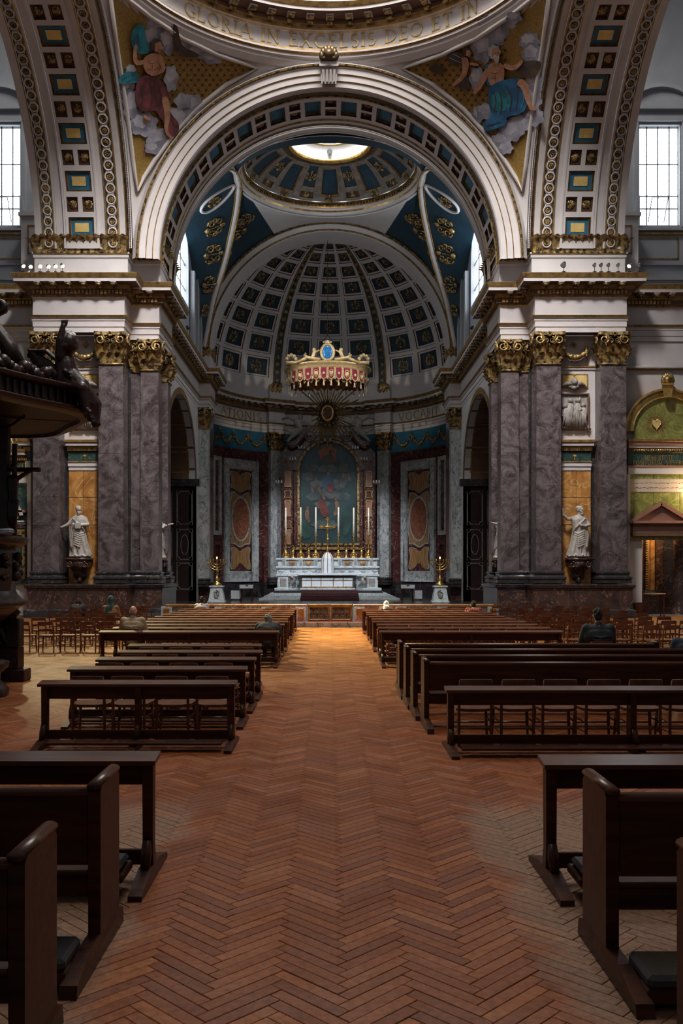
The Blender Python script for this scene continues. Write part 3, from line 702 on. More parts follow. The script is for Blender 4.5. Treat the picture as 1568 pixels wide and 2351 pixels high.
    hp_.obj('tilted_vent', M['lead'], ww)
# ------------------------------------------------------------------ lettering: roman capitals built from strokes
def _arc(cx, cy, rx, ry, a0, a1, n=12): return [(cx+rx*math.cos(math.radians(a0+(a1-a0)*k/n)), cy+ry*math.sin(math.radians(a0+(a1-a0)*k/n))) for k in range(n+1)]
T_, t_ = .125, .06
GL = {
 'A': (.82, [([(.02,0),(.40,1)],t_), ([(.42,1),(.80,0)],T_), ([(.17,.36),(.64,.36)],t_)], [(.02,0),(.80,0)]),
 'B': (.62, [([(.12,0),(.12,1)],T_), (_arc(.12,.75,.38,.23,90,-90),.09), (_arc(.12,.27,.44,.25,90,-90),.10)], [(.12,0),(.12,1)]),
 'C': (.80, [(_arc(.46,.5,.38,.48,50,310,18),.11), ([(.72,.98),(.72,.76)],t_), ([(.72,.04),(.72,.2)],t_)], []),
 'D': (.80, [([(.12,0),(.12,1)],T_), (_arc(.14,.5,.58,.48,90,-90,14),.10)], [(.12,0),(.12,1)]),
 'E': (.60, [([(.12,0),(.12,1)],T_), ([(.12,.97),(.52,.97),(.52,.82)],t_), ([(.12,.53),(.44,.53)],t_), ([(.12,.03),(.56,.03),(.56,.2)],t_)], [(.12,0),(.12,1)]),
 'F': (.58, [([(.12,0),(.12,1)],T_), ([(.12,.97),(.52,.97),(.52,.82)],t_), ([(.12,.53),(.44,.53)],t_)], [(.12,0),(.12,1)]),
 'G': (.84, [(_arc(.46,.5,.38,.48,50,350,18),.11), ([(.76,.0),(.76,.42)],.1), ([(.56,.42),(.84,.42)],t_)], []),
 'I': (.26, [([(.13,0),(.13,1)],T_)], [(.13,0),(.13,1)]),
 'L': (.58, [([(.12,0),(.12,1)],T_), ([(.12,.03),(.54,.03),(.54,.22)],t_)], [(.12,0),(.12,1)]),
 'M': (.98, [([(.10,0),(.16,1)],t_), ([(.16,1),(.48,.05)],T_), ([(.48,.05),(.82,1)],t_), ([(.82,1),(.88,0)],T_)], [(.10,0),(.88,0)]),
 'N': (.84, [([(.12,0),(.12,1)],t_), ([(.12,1),(.72,0)],T_), ([(.72,0),(.72,1)],t_)], [(.12,0),(.10,1),(.72,1)]),
 'O': (.88, [(_arc(.44,.5,.38,.48,0,360,24),.10)], []),
 'P': (.60, [([(.12,0),(.12,1)],T_), (_arc(.12,.72,.42,.26,90,-90),.09)], [(.12,0),(.12,1)]),
 'R': (.70, [([(.12,0),(.12,1)],T_), (_arc(.12,.74,.40,.24,90,-90),.09), ([(.30,.5),(.66,.02)],.11)], [(.12,0),(.12,1),(.66,0)]),
 'S': (.56, [(_arc(.29,.74,.20,.23,40,270,12)+_arc(.29,.26,.22,.25,90,-140,12),.10)], []),
 'T': (.72, [([(.36,0),(.36,1)],T_), ([(.04,.82),(.04,.97),(.68,.97),(.68,.82)],t_)], [(.36,0)]),
 'U': (.80, [([(.12,1),(.12,.3)]+_arc(.40,.3,.28,.29,180,360,10)+[(.68,1)],.1)], [(.12,1),(.68,1)]),
 'V': (.80, [([(.02,1),(.40,0)],T_), ([(.40,0),(.78,1)],t_)], [(.02,1),(.78,1)]),
 'X': (.76, [([(.06,1),(.70,0)],T_), ([(.68,1),(.06,0)],t_)], [(.06,0),(.70,0),(.06,1),(.68,1)]),
 '.': (.22, [([(.08,.02),(.08,.12)],.1)], []), ',': (.22, [([(.10,.12),(.05,-.1)],.08)], [])}
def text_width(s, gap=.16): return sum((GL[c][0]+gap) if c in GL else .5 for c in s)
def letter(mb, c, ox, sz, T, sx=1.0, h=.02):
    wd, strokes, ser = GL[c]; K = []
    for pts, w_ in strokes: K.append((pts, w_))
    for (x, y) in ser: K.append(([(x-.14, y if y else .0), (x+.14, y)], .05))
    for pts, w_ in K:
        n = len(pts); L = []; R_ = []
        for i in range(n):
            a = pts[max(i-1,0)]; b = pts[min(i+1,n-1)]; dx, dy = b[0]-a[0], b[1]-a[1]; q = math.hypot(dx, dy) or 1
            L.append((pts[i][0]-dy/q*w_/2, pts[i][1]+dx/q*w_/2)); R_.append((pts[i][0]+dy/q*w_/2, pts[i][1]-dx/q*w_/2))
        vs = [T(ox+x*sz*sx, y*sz, h) for x, y in L]+[T(ox+x*sz*sx, y*sz, h) for x, y in R_]+[T(ox+x*sz*sx, y*sz, 0) for x, y in L]+[T(ox+x*sz*sx, y*sz, 0) for x, y in R_]
        fs = []
        for i in range(n-1):
            fs += [(i, i+1, n+i+1, n+i), (i, 2*n+i, 2*n+i+1, i+1), (n+i, n+i+1, 3*n+i+1, 3*n+i)]
        fs += [(0, n, 3*n, 2*n), (n-1, 3*n-1, 4*n-1, 2*n-1)] if False else []
        mb.add(vs, fs)
def inscription(text, T, sz, s0, s1, mat_, parent, h=.02, each=True):
    """letters spread between arc positions s0 and s1; every letter is its own part"""
    tw = text_width(text)*sz; k = (s1-s0)/tw; x = s0
    for c in text:
        if c in GL:
            mb = MB(); letter(mb, c, x, sz, T, min(k, 1.25), h); mb.obj('letter', mat_, parent); x += (GL[c][0]+.16)*sz*k
        else: x += .5*sz*k
def T_dome(s, t, h):
    a = s/8.53; r = 8.53-h; return Vector((r*math.sin(a), DC+r*math.cos(a), 24.87+t))
M['dullgold'] = mat('dull_gilt_letter', (.46,.33,.14), (.30,.20,.08), 6, .45, .35)
inscription('GLORIA IN EXCELSIS DEO ET IN', T_dome, .55, -6.6, 6.85, M['dullgold'], dome, .03)
def T_apse(s, t, h):
    a = s/8.77; r = 8.77-h; return Vector((r*math.sin(a), AC+r*math.cos(a), 13.26+t))
inscription('ATIONIS', T_apse, .62, -9.6, -5.35, M['dullgold'], ent, .03)
inscription('VOCABIT', T_apse, .62, 5.5, 9.7, M['dullgold'], ent, .03)
# ------------------------------------------------------------------ mosaics on the pendentives
M['mosaic'] = mat('gold_mosaic_ground', (.34,.215,.055), (.22,.13,.032), 14, .5, .35, bump=.2)
M['mosdark'] = mat('dark_mosaic_cross', (.045,.03,.015), (.03,.02,.01), 8, .6)
M['cloud'] = mat('mosaic_cloud', (.34,.34,.40), (.14,.145,.19), 1.6, .7, contrast=(.3,.62), dist=1)
M['cloud2'] = mat('mosaic_cloud_light', (.44,.43,.47), (.25,.25,.30), 2.2, .7, contrast=(.3,.65))
M['teal'] = mat('mosaic_teal', (.015,.20,.24), (.008,.075,.095), 2.2, .7, contrast=(.35,.6), dist=1)
M['mblue'] = mat('mosaic_blue', (.016,.13,.26), (.008,.05,.12), 2.0, .7, contrast=(.35,.6))
M['mmaroon'] = mat('mosaic_maroon', (.16,.035,.045), (.055,.014,.018), 2.4, .7, contrast=(.35,.6))
M['mskin'] = mat('mosaic_skin', (.42,.22,.13), (.27,.125,.07), 3.5, .7)
M['mbrown'] = mat('mosaic_brown', (.07,.042,.03), (.03,.02,.018), 3, .7)
M['mwhite'] = mat('mosaic_white', (.44,.42,.40), (.28,.27,.27), 4, .7)
def smooth_poly(pts, it=2):
    for _ in range(it):
        q = []
        for i in range(len(pts)):
            a, b = pts[i], pts[(i+1) % len(pts)]
            q += [(a[0]*.75+b[0]*.25, a[1]*.75+b[1]*.25), (a[0]*.25+b[0]*.75, a[1]*.25+b[1]*.75)]
        pts = q
    return pts
def limb_poly(pts, ws):
    n = len(pts); L = []; R_ = []
    for i in range(n):
        a = pts[max(i-1,0)]; b = pts[min(i+1,n-1)]; dx, dy = b[0]-a[0], b[1]-a[1]; q = math.hypot(dx, dy) or 1
        L.append((pts[i][0]-dy/q*ws[i]/2, pts[i][1]+dx/q*ws[i]/2)); R_.append((pts[i][0]+dy/q*ws[i]/2, pts[i][1]-dx/q*ws[i]/2))
    return L+R_[::-1]
def puff(cx, cy, rx, ry, seed, n=26):
    rnd = random.Random(seed); ph = rnd.random()*6; k = rnd.choice((5, 6, 7))
    return [(cx+rx*(1+.13*math.sin(k*a+ph))*math.cos(a), cy+ry*(1+.13*math.sin(k*a+ph))*math.sin(a)) for a in (2*pi*i/n for i in range(n))]
class Art:
    def __init__(s, S, parent, mx=None): s.S = S; s.p = parent; s.h = .03; s.mx = mx; s.skin = 'mskin'
    def poly(s, name, pts, m, sm=2, step=14, h=None):
        s.h += .004
        if sm: pts = smooth_poly(pts, sm)
        mb = MB(); mb.prism(pts, s.S, 0, h or s.h, 0, step=step, back=False); return mb.obj(name, M[m], s.p)
    def limb(s, name, pts, ws, m): return s.poly(name, limb_poly(pts, ws), m, 1)
    def folds(s, m, lines, w=2.2):
        s.h += .004; mb = MB()
        for L in lines:
            n = len(L); mb.prism(smooth_poly(limb_poly(L, [w*.5]+[w]*(n-2)+[w*.4] if n > 2 else [w, w*.4]), 1), s.S, 0, s.h, 0, back=False)
        return mb.obj('drapery_fold', M[m], s.p)
    def clouds(s, L):
        for i, (x, y, rx, ry) in enumerate(L):
            s.poly('cloud', puff(x, y, rx, ry, int(x*7+y)), 'cloud', 0)
            s.poly('cloud_highlight', puff(x-rx*.15, y-ry*.25, rx*.62, ry*.55, int(x*3+y)), 'cloud2', 0)
    def head(s, x, y, r, hair='mbrown', beard=None, look=1):
        s.poly('hair', puff(x-look*r*.15, y-r*.25, r*1.08, r*1.2, 3), hair, 0)
        s.poly('face', puff(x+look*r*.18, y+r*.05, r*.72, r*.98, 4), s.skin, 0)
        if beard: s.poly('beard', [(x-r*.5,y+r*.3),(x+r*.9,y+r*.3),(x+r*.6,y+r*1.9),(x,y+r*1.7)], beard)
        s.folds('mbrown', [[(x+look*r*.05,y-r*.1),(x+look*r*.3,y-r*.12)],[(x+look*r*.45,y-r*.12),(x+look*r*.7,y-r*.1)],[(x+look*r*.2,y+r*.5),(x+look*r*.6,y+r*.5)]], 1.6)
SPH = on_sphere((0, DC, ZS), PR)
tri = [(250,-40),(292,-4),(345,38),(420,88),(500,126),(588,156),(520,194),(450,250),(400,305),(355,368),(330,408),(314,440),(307,380),(296,290),(281,190),(266,90)]
for s, side in ((-1, 'left'), (1, 'right')):
    mp_ = (lambda p: p) if s < 0 else (lambda p: (1514-p[0], p[1]))
    pend = bpy.data.objects['wall_pendentive_'+side]
    t_o = [mp_(p) for p in tri]
    pn = empty('mosaic_panel'); pn.parent = pend
    mb = MB(); mb.prism(t_o, SPH, 0, .02, 0, step=16, back=False); mb.obj('gold_ground', M['mosaic'], pn)
    fr2 = MB(); L3 = [SPH(*p, .05) for p in t_o]; fr2.tube(L3, .10, 6, 0, closed=True); fr2.obj('panel_frame', M['cream'], pn, True)
    L3 = [SPH(p[0]+(4 if s < 0 else -4), p[1]+4, .06) for p in t_o]; q = MB(); q.tube(L3, .03, 5, 0, closed=True); q.obj('gilt_fillet', M['gold'], pn)
    cr = MB(); yy = 0
    for j in range(-3, 40):
        for i in range(22, 62):
            x = i*17+(j % 2)*8.5-20; y = j*11.5
            if not inside((x, y), tri) or min(math.hypot(x-a, y-b) for a, b in tri) < 9: continue
            x, y = mp_((x, y)); r = 4.2
            for A in (pi/4, -pi/4):
                dx, dy = r*math.cos(A), r*math.sin(A); nx, ny = -dy*.22, dx*.22
                cr.add([SPH(x-dx+nx,y-dy+ny,.03), SPH(x+dx+nx,y+dy+ny,.03), SPH(x+dx-nx,y+dy-ny,.03), SPH(x-dx-nx,y-dy-ny,.03)], [(0,1,2,3)])
    tag(cr.obj('cross_pattern', M['mosdark'], pn), kind='stuff')
    A = Art(SPH, pn)
    if s < 0:
        A.clouds([(365,55,30,30),(350,90,26,30),(385,95,22,30),(425,100,24,13),(455,118,26,16),(488,132,24,16),(292,195,17,26),(306,240,24,34),(330,285,32,28),(362,318,26,24),(352,340,20,14),(440,240,28,24),(410,268,30,24),(393,180,16,30),(300,160,12,12),(420,232,20,18)])
        A.poly('eagle', [(395,52),(408,60),(413,90),(420,108),(445,118),(462,130),(440,132),(412,128),(398,112),(402,90)], 'mbrown')
        A.folds('mosdark', [[(402,60),(408,95)],[(410,112),(450,128)],[(398,70),(402,100)]])
        A.poly('cloak', [(302,72),(316,55),(332,58),(334,84),(345,118),(332,126),(310,120),(301,98)], 'teal')
        A.poly('cloak', [(271,182),(288,163),(318,166),(322,190),(300,190),(278,196)], 'teal')
        A.folds('mblue', [[(306,78),(312,112)],[(318,62),(322,118)],[(278,184),(300,172)],[(290,190),(314,176)]], 3)
        A.limb('arm', [(330,142),(312,146),(309,122),(313,102)], [13,12,9,7], 'mskin')
        A.poly('torso', [(326,136),(342,124),(362,120),(376,132),(374,158),(360,176),(334,170)], 'mskin')
        A.folds('mbrown', [[(340,142),(350,148),(360,142)],[(350,148),(349,166)],[(338,158),(347,161)],[(353,161),(364,156)]], 1.5)
        A.poly('robe', [(314,188),(332,170),(362,178),(376,190),(390,222),(388,250),(372,262),(352,252),(328,258),(316,244),(310,212)], 'mmaroon')
        A.poly('robe', [(356,240),(386,236),(392,262),(412,282),(410,306),(394,318),(380,286),(362,262)], 'mmaroon')
        A.folds('mosdark', [[(322,196),(330,225),(322,250)],[(342,186),(352,215),(346,248)],[(362,190),(372,222),(366,252)],[(384,262),(400,285),(400,308)]], 3.2)
        A.limb('leg', [(378,222),(386,262),(380,300),(394,318)], [17,14,8,6], 'mskin')
        A.limb('foot', [(330,266),(345,276)], [9,6], 'mskin')
        A.limb('arm', [(368,136),(378,160),(352,172),(336,164)], [13,11,9,7], 'mskin')
        A.head(362, 108, 13)
    else:
        A.clouds([(1160,42,30,26),(1135,70,32,36),(1110,110,28,34),(1120,60,24,26),(1215,95,24,22),(1222,125,24,26),(1228,190,20,24),(1215,230,28,30),(1225,270,24,20),(1195,282,30,18),(1098,262,14,20),(1115,255,22,18),(1175,300,28,24),(1150,322,22,18),(1160,340,18,14),(1095,180,18,26),(1180,40,18,14)])
        A.poly('book', [(1180,150),(1215,138),(1246,140),(1238,168),(1215,182),(1188,172)], 'mbrown')
        A.poly('angel_wing', [(1022,130),(1040,118),(1068,124),(1072,145),(1050,152),(1032,148)], 'mbrown')
        A.folds('mwhite', [[(1030,132),(1062,146)],[(1040,124),(1068,138)]], 1.6)
        A.poly('angel_robe', [(1052,168),(1072,170),(1080,200),(1070,208),(1050,204)], 'mbrown'); A.limb('angel_body', [(1066,132),(1070,152),(1064,176),(1040,196)], [15,15,11,7], 'mskin'); A.head(1074, 122, 8)
        A.limb('angel_arm', [(1078,146),(1100,150)], [8,5], 'mskin'); A.poly('dragon', [(982,156),(998,146),(1020,154),(1022,166),(1004,172),(990,164)], 'mosdark')
        A.poly('cloak', [(1112,150),(1122,144),(1128,170),(1126,200),(1116,196)], 'mblue')
        A.poly('torso', [(1116,150),(1140,140),(1158,150),(1158,186),(1140,198),(1122,196)], 'mskin')
        A.folds('mbrown', [[(1126,166),(1136,170),(1148,164)],[(1137,170),(1137,190)],[(1128,180),(1146,180)]], 1.6)
        A.limb('arm', [(1156,150),(1180,158),(1200,140)], [14,12,8], 'mskin')
        A.limb('arm', [(1120,158),(1106,190),(1088,216)], [13,12,8], 'mskin')
        A.poly('robe', [(1120,200),(1150,184),(1192,178),(1210,190),(1212,238),(1200,262),(1160,268),(1166,284),(1140,296),(1112,306),(1108,280),(1130,270),(1122,240)], 'mblue')
        A.poly('robe', [(1130,214),(1156,206),(1176,224),(1168,252),(1140,258),(1126,240)], 'teal')
        A.folds('mosdark', [[(1134,210),(1140,236),(1132,262)],[(1160,196),(1176,224),(1170,258)],[(1186,186),(1190,220),(1184,254)],[(1118,290),(1150,280)],[(1146,204),(1154,240),(1146,270)]], 3)
        A.folds('teal', [[(1150,194),(1164,222),(1160,256)],[(1198,196),(1204,226),(1196,250)],[(1116,300),(1150,290)]], 3)
        A.limb('leg', [(1190,186),(1206,198),(1212,232),(1220,248)], [20,18,11,8], 'mskin'); A.limb('foot', [(1214,246),(1230,252)], [9,6], 'mskin')
        A.head(1136, 122, 13, 'mwhite', 'mwhite')
# ------------------------------------------------------------------ chancel vault with dome and lantern
DV, RV = 51.2, 5.0
def circ(r, c, n=72):
    p = [(r*math.sin(2*pi*k/n), c+r*math.cos(2*pi*k/n)) for k in range(n)]
    if sgn_area(p) < 0: p.reverse()
    return p
vd = MB().sweep(circ(RV, DV), [(-.35,23.85),(-.1,23.95),(.0,24.05),(.05,24.15),(.05,24.25),(.12,24.28),(.12,24.36),(.02,24.40),(.02,24.55),(.22,24.58),(.22,24.62)], [0,0,1,0,0,1,0,3,1,0], True)
cd = struct(vd, 'ceiling_chancel_dome', cm, label='small coffered dome with round skylight over the chancel')
tb = MB()
for k in range(150):
    a = 2*pi*k/150; tb.sphere(((RV-.05)*math.sin(a), DV+(RV-.05)*math.cos(a), 24.47), (.06,.06,.07), 4, 3)
tag(tb.obj('bead_row', M['goldold'], cd), kind='stuff')
def SD(u, v, h):                                    # u azimuth in degrees, v 0..1 up the dome
    a = math.radians(u); r = 4.75-2.50*v**1.1+h*.75; z = 24.62+1.36*math.sin(v*pi/2)**.95+h*.75
    return Vector((r*math.sin(a), DV+r*math.cos(a), z))
mb = MB()
for k in range(20):
    u0 = k*18-9; big = k % 2 == 0; a, b = (u0-1.5, u0+18+1.5) if big else (u0+1.5, u0+18-1.5)
    mb.grid(lambda u, v: SD(a+(b-a)*u, .82+.18*v, 0), 4, 3, 3)
    if big:
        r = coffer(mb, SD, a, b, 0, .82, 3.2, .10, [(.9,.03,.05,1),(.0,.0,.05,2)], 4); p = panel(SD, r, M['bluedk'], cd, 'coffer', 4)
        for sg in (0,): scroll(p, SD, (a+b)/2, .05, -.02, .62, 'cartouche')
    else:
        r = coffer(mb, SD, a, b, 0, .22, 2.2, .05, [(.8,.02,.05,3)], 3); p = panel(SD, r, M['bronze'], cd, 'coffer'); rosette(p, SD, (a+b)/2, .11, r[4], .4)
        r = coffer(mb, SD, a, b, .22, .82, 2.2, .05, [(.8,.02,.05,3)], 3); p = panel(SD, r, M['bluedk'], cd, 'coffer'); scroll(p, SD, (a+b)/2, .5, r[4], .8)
M['domeframe'] = mat('dull_bronze_stone', (.17,.145,.125), (.10,.08,.065), 3, .6)
mb.obj('dome_frame', [M['domeframe']]+cm[1:], cd)
# lantern
la = MB().sweep(circ(2.22, DV), [(-.1,25.86),(.02,25.91),(.08,25.99),(.02,26.08),(-.02,26.12),(.28,26.72),(.34,26.74),(.34,26.82),(.26,26.86)], [1,1,1,0,0,1,1,1], True)
la.obj('lantern_drum', [M['white'], M['goldrich']], cd, True)
gl = MB(); gl.lathe([(2.0,0),(1.9,.35),(1.5,.75),(.8,1.0),(.01,1.08)], 24, (0, DV, 26.86)); gl.obj('skylight', M['glasslow'], cd, True)
gb = MB()
for k in range(12):
    a = 2*pi*k/12; gb.tube([(q*math.sin(a), DV+q*math.cos(a), 26.83+z) for q, z in ((1.96,0),(1.86,.35),(1.46,.74),(.78,.98),(.02,1.05))], .035, 5)
for q, z in ((1.86,.33),(1.46,.73),(.78,.97)): gb.tube([(q*math.sin(2*pi*k/32), DV+q*math.cos(2*pi*k/32), 26.84+z) for k in range(32)], .022, 4, closed=True)
gb.obj('skylight_bar', M['lead'], cd); MB().lathe([(.02,0),(.16,0),(.16,.05),(.02,.05)], 14).xf(frame((0, DV+2.02, 26.42), (1,0,0), (0,0,1), (0,-1,0))).obj('round_vent', M['iron'], cd)
# vault fields between the apse arch, the ring and the lunette ribs
RIB = [(5.15,51.2,24.05),(5.25,52.6,24.0),(5.65,54.6,23.3),(6.5,56.8,21.4),(7.45,58.2,19.2),(8.25,59.2,16.2)]
def interp(pts, t):
    n = len(pts)-1; x = min(max(t, 0), 1)*n; i = min(int(x), n-1); f = x-i
    p0, p1, p2, p3 = pts[max(i-1,0)], pts[i], pts[i+1], pts[min(i+2,n)]
    return Vector([.5*((2*b)+(-a+c)*f+(2*a-5*b+4*c-d)*f*f+(-a+3*b-3*c+d)*f**3) for a, b, c, d in zip(p0, p1, p2, p3)])
ZA, DA = 16.37, 59.6
for s, side in ((-1, 'left'), (1, 'right')):
    fl_ = empty('ceiling_vault_'+side, kind='structure', label='blue vault field with gilt scrollwork beside the chancel dome')
    def low(t): a = math.radians(90-84*t); return Vector((8.4*math.cos(a), DA+.05, ZA+8.4*math.sin(a)))
    def up(t):
        if t < .42: a = math.radians(88*t/.42); return Vector((5.2*math.sin(a), DV+5.2*math.cos(a), 23.9))
        return interp(RIB, (t-.42)/.58)
    def SA(u, v, h): p = low(u).lerp(up(u), v); return Vector((s*(p.x-.0), p.y-h*-.7, p.z+h*.7))
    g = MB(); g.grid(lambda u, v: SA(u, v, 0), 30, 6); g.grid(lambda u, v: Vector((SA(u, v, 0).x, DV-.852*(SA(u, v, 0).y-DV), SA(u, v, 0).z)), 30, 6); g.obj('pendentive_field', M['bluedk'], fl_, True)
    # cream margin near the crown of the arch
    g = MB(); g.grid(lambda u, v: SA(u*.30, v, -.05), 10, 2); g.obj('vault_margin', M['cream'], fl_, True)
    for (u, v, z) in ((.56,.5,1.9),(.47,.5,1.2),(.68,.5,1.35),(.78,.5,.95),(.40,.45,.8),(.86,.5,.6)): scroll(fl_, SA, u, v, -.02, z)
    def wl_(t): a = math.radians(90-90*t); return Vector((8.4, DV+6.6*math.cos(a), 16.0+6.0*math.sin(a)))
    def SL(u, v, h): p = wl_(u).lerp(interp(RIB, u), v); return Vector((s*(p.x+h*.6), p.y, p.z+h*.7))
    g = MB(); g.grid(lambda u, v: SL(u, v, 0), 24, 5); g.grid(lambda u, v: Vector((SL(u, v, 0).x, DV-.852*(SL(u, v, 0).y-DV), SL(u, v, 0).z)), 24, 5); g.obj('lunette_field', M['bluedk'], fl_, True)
    for (u, v, z) in ((.12,.55,1.0),(.34,.52,1.6),(.50,.52,1.6),(.66,.5,1.3),(.80,.5,.9)): scroll(fl_, SL, u, v, -.02, z)
    # ribs
    rb = MB()
    for sg in (1, -1):
        pts = [interp(RIB, k/28) for k in range(29)]; pts = [Vector((s*p.x, DV+(1 if sg > 0 else -.852)*(p.y-DV), p.z)) for p in pts]
        rb.tube(pts, .20, 8, 0); rb.tube([p+Vector((-s*.16,0,-.16)) for p in pts], .05, 5, 1); rb.tube([p+Vector((s*.14,-.12,-.12)) for p in pts], .05, 5, 1)
    rb.tube([Vector((s*p.x, p.y, p.z)) for p in (SL(.30+.0*k, .15+.8*k/10, -.05) for k in range(11))] if 0 else [Vector(SL(.11+.08*math.cos(2*pi*k/20), .62+.30*math.sin(2*pi*k/20), -.04)) for k in range(20)], .09, 6, 0, closed=True)
    rb.obj('rib', [M['cream'], M['gold']], fl_, True)
    # chancel side wall: lunette above, arch opening below
    sw = MB(); ph = lambda a, b, h: Vector((s*(8.4-h), a, b))
    win = [(49.6,17.7),(54.4,17.7),(54.4,20.2)]+arc2(52, 20.2, 2.4, 0, pi, 12)[1:-1]+[(49.6,20.2)]
    sw.prism([(44.1,14.8),(59.6,14.8),(59.6,22.5),(44.1,22.5)], ph, -.6, 0, 1, holes=[win])
    hole = [(46.9,.12),(57.1,.12),(57.1,7.7)]+arc2(52, 7.7, 4.1 if 0 else 5.1, 0, pi, 20, 4.3)[1:-1]+[(46.9,7.7)]
    sw.prism([(44.3,.0),(58.6,.0),(58.6,12.5),(44.3,12.5)], ph, -.4, 0, 0, holes=[hole])
    cw = struct(sw, 'wall_chancel_'+side, [M['cream'], M['grey']], label='chancel side wall with tall arched opening and lunette window')
    for dd in (55.0, 56.6, 58.0):
        q = MB(); q.box(min(s*8.36,s*8.1), max(s*8.36,s*8.1), dd-.25, dd+.25, 14.9, 20); q.obj('wall_strip', M['grey'], cw)
    wo = empty('window_3' if s < 0 else 'window_4', kind='structure', label='bright lunette window high in the chancel side wall')
    MB().prism(win, lambda a, b, h: Vector((s*(8.75-h), a, b)), 0, .02).obj('pane', M['glass'], wo)
    fb = MB()
    for dd in (51.2, 52.8): fb.box(s*8.62-.03, s*8.62+.03, dd-.04, dd+.04, 17.7, 22.3)
    for z in (18.7, 20.2): fb.box(s*8.62-.03, s*8.62+.03, 49.6, 54.4, z-.03, z+.03)
    fb.obj('glazing_bar', M['lead'], wo)
    # arch reveal: coffered soffit, impost, inlaid jamb, back of the side chapel
    rv = MB(); rv.grid(lambda u, v: Vector((s*(8.4+3.2*u), 52+5.1*math.cos(pi*v), 7.7+4.3*math.sin(pi*v))), 3, 30, 0)
    rv.grid(lambda u, v: Vector((s*(8.35), 52+(5.1+.35*u)*math.cos(pi*v), 7.7+(4.3+.35*u)*math.sin(pi*v))), 1, 30, 1)
    rv.box(min(s*8.4,s*13), max(s*8.4,s*13), 57.1, 57.6, 0, 7.3, 2); rv.box(min(s*11.6,s*12), max(s*11.6,s*12), 46.9, 57.1, 0, 12.5, 3)
    rv.box(min(s*8.1,s*11.6), max(s*8.1,s*11.6), 56.8, 57.3, 7.3, 7.75, 3)
    rv.obj('arch_reveal', [M['brown'], M['gold'], M['inlay'], M['black']], cw)
    for k in range(8):
        a0, a1 = math.radians(6+k*21), math.radians(24+k*21)
        for (x0, x1) in ((8.75, 11.2),):
            q = MB()
            for (e0, e1, f0, f1) in ((x0,x1,a0,a0+.02),(x0,x1,a1-.02,a1),(x0,x0+.09,a0,a1),(x1-.09,x1,a0,a1)):
                q.grid(lambda u, v: Vector((s*(e0+(e1-e0)*u), 52+5.06*math.cos(f0+(f1-f0)*v), 7.7+4.26*math.sin(f0+(f1-f0)*v))), 1, 4, 0)
            q.obj('soffit_panel', M['gold'], cw)
    # white line inlay on the jamb
    for (z0, z1) in ((4.95,7.0),(2.75,4.6),(.9,2.5)):
        for (x0, x1) in ((8.62, 9.5), (9.9, 10.8)):
            q = MB(); zc = (z0+z1)/2; hw, hz = (x1-x0)/2, (z1-z0)/2; r = .16
            def line(pts): q.tube([(s*(x0+hw+a), 57.09, zc+b) for a, b in pts], .017, 4, 0, closed=True)
            base = []
            for (cx, cy, a0) in ((hw,hz,180),(-hw,hz,270),(-hw,-hz,0),(hw,-hz,90)):
                base += [(cx+r*math.cos(math.radians(a0+90-90*k/5)), cy+r*math.sin(math.radians(a0+90-90*k/5))) for k in range(6)]
            line(base); line([(hw+.05,hz+.05),(-hw-.05,hz+.05),(-hw-.05,-hz-.05),(hw+.05,-hz-.05)])
            if z0 == 2.75: line([((hw-.2)*math.cos(2*pi*k/20), (hz-.3)*math.sin(2*pi*k/20)) for k in range(20)])
            q.obj('white_inlay', M['relief'], cw)
    # corner pilaster of the apse and the block over it
    def mx(a, b): return (a, b) if s > 0 else (-b, -a)
    cp = MB(); cp.box(min(s*7.8,s*9.6), max(s*7.8,s*9.6), 58.9, 61.4, 0, 12.5); cpo = struct(cp, 'wall_apse_corner_'+side, M['redm'], label='corner pier between chancel wall and apse')
    pilaster(cpo, *mx(7.72, 9.05), 58.4, 1.0, 12.46, 1.35, 'whitegrey', .7)
    bl = MB(); bl.box(min(s*7.65,s*8.6), max(s*7.65,s*8.6), 58.9, 61.2, 14.8, 15.9, 0); bl.obj('impost_block', M['cream'], cpo)
    lf = MB()
    for k in range(3): leaf(lf, Matrix.Translation((s*(7.82+.3*k), 58.92, 15.75)), .36, .85, 0)
    for k in range(4): leaf(lf, Matrix.Translation((s*7.67, 59.2+.45*k, 15.75)) @ Matrix.Rotation(-s*pi/2 if s < 0 else -pi/2, 4, 'Z'), .4, .85, 0)
    lf.obj('acanthus_band', M['goldold'], cpo, True)
# apse arch
aa = MB()
for (r0, r1, d0, d1, m) in ((7.78,7.82,59.62,59.55,0),(7.82,7.95,59.55,59.55,1),(7.95,8.22,59.55,59.48,0),(8.22,8.25,59.48,59.44,1),(8.25,8.40,59.44,59.44,3),(8.40,8.5,59.44,59.62,0)): ringface(aa, d0, r0, r1, d1, m, 60, ZA, -8, 188)
aa.grid(lambda u, v: Vector((7.78*math.cos(pi*(1.09*v-.045)), 59.6+2.2*u, ZA+7.78*math.sin(pi*(1.09*v-.045)))), 2, 56, 0)
aa.grid(lambda u, v: Vector(((7.78+1.6*u)*math.cos(pi*(1.09*v-.045)), 61.8, ZA+(7.78+1.6*u)*math.sin(pi*(1.09*v-.045)))), 1, 56, 0)
aao = struct(aa, 'ceiling_arch_apse', cm, label='pale arch framing the coffered half dome')
be = MB()
for k in range(0, 241): a = pi*k/240; be.sphere((8.32*math.cos(a), 59.42, ZA+8.32*math.sin(a)), (.06,.05,.06), 4, 3)
tag(be.obj('bead_row', M['goldold'], aao), kind='stuff')
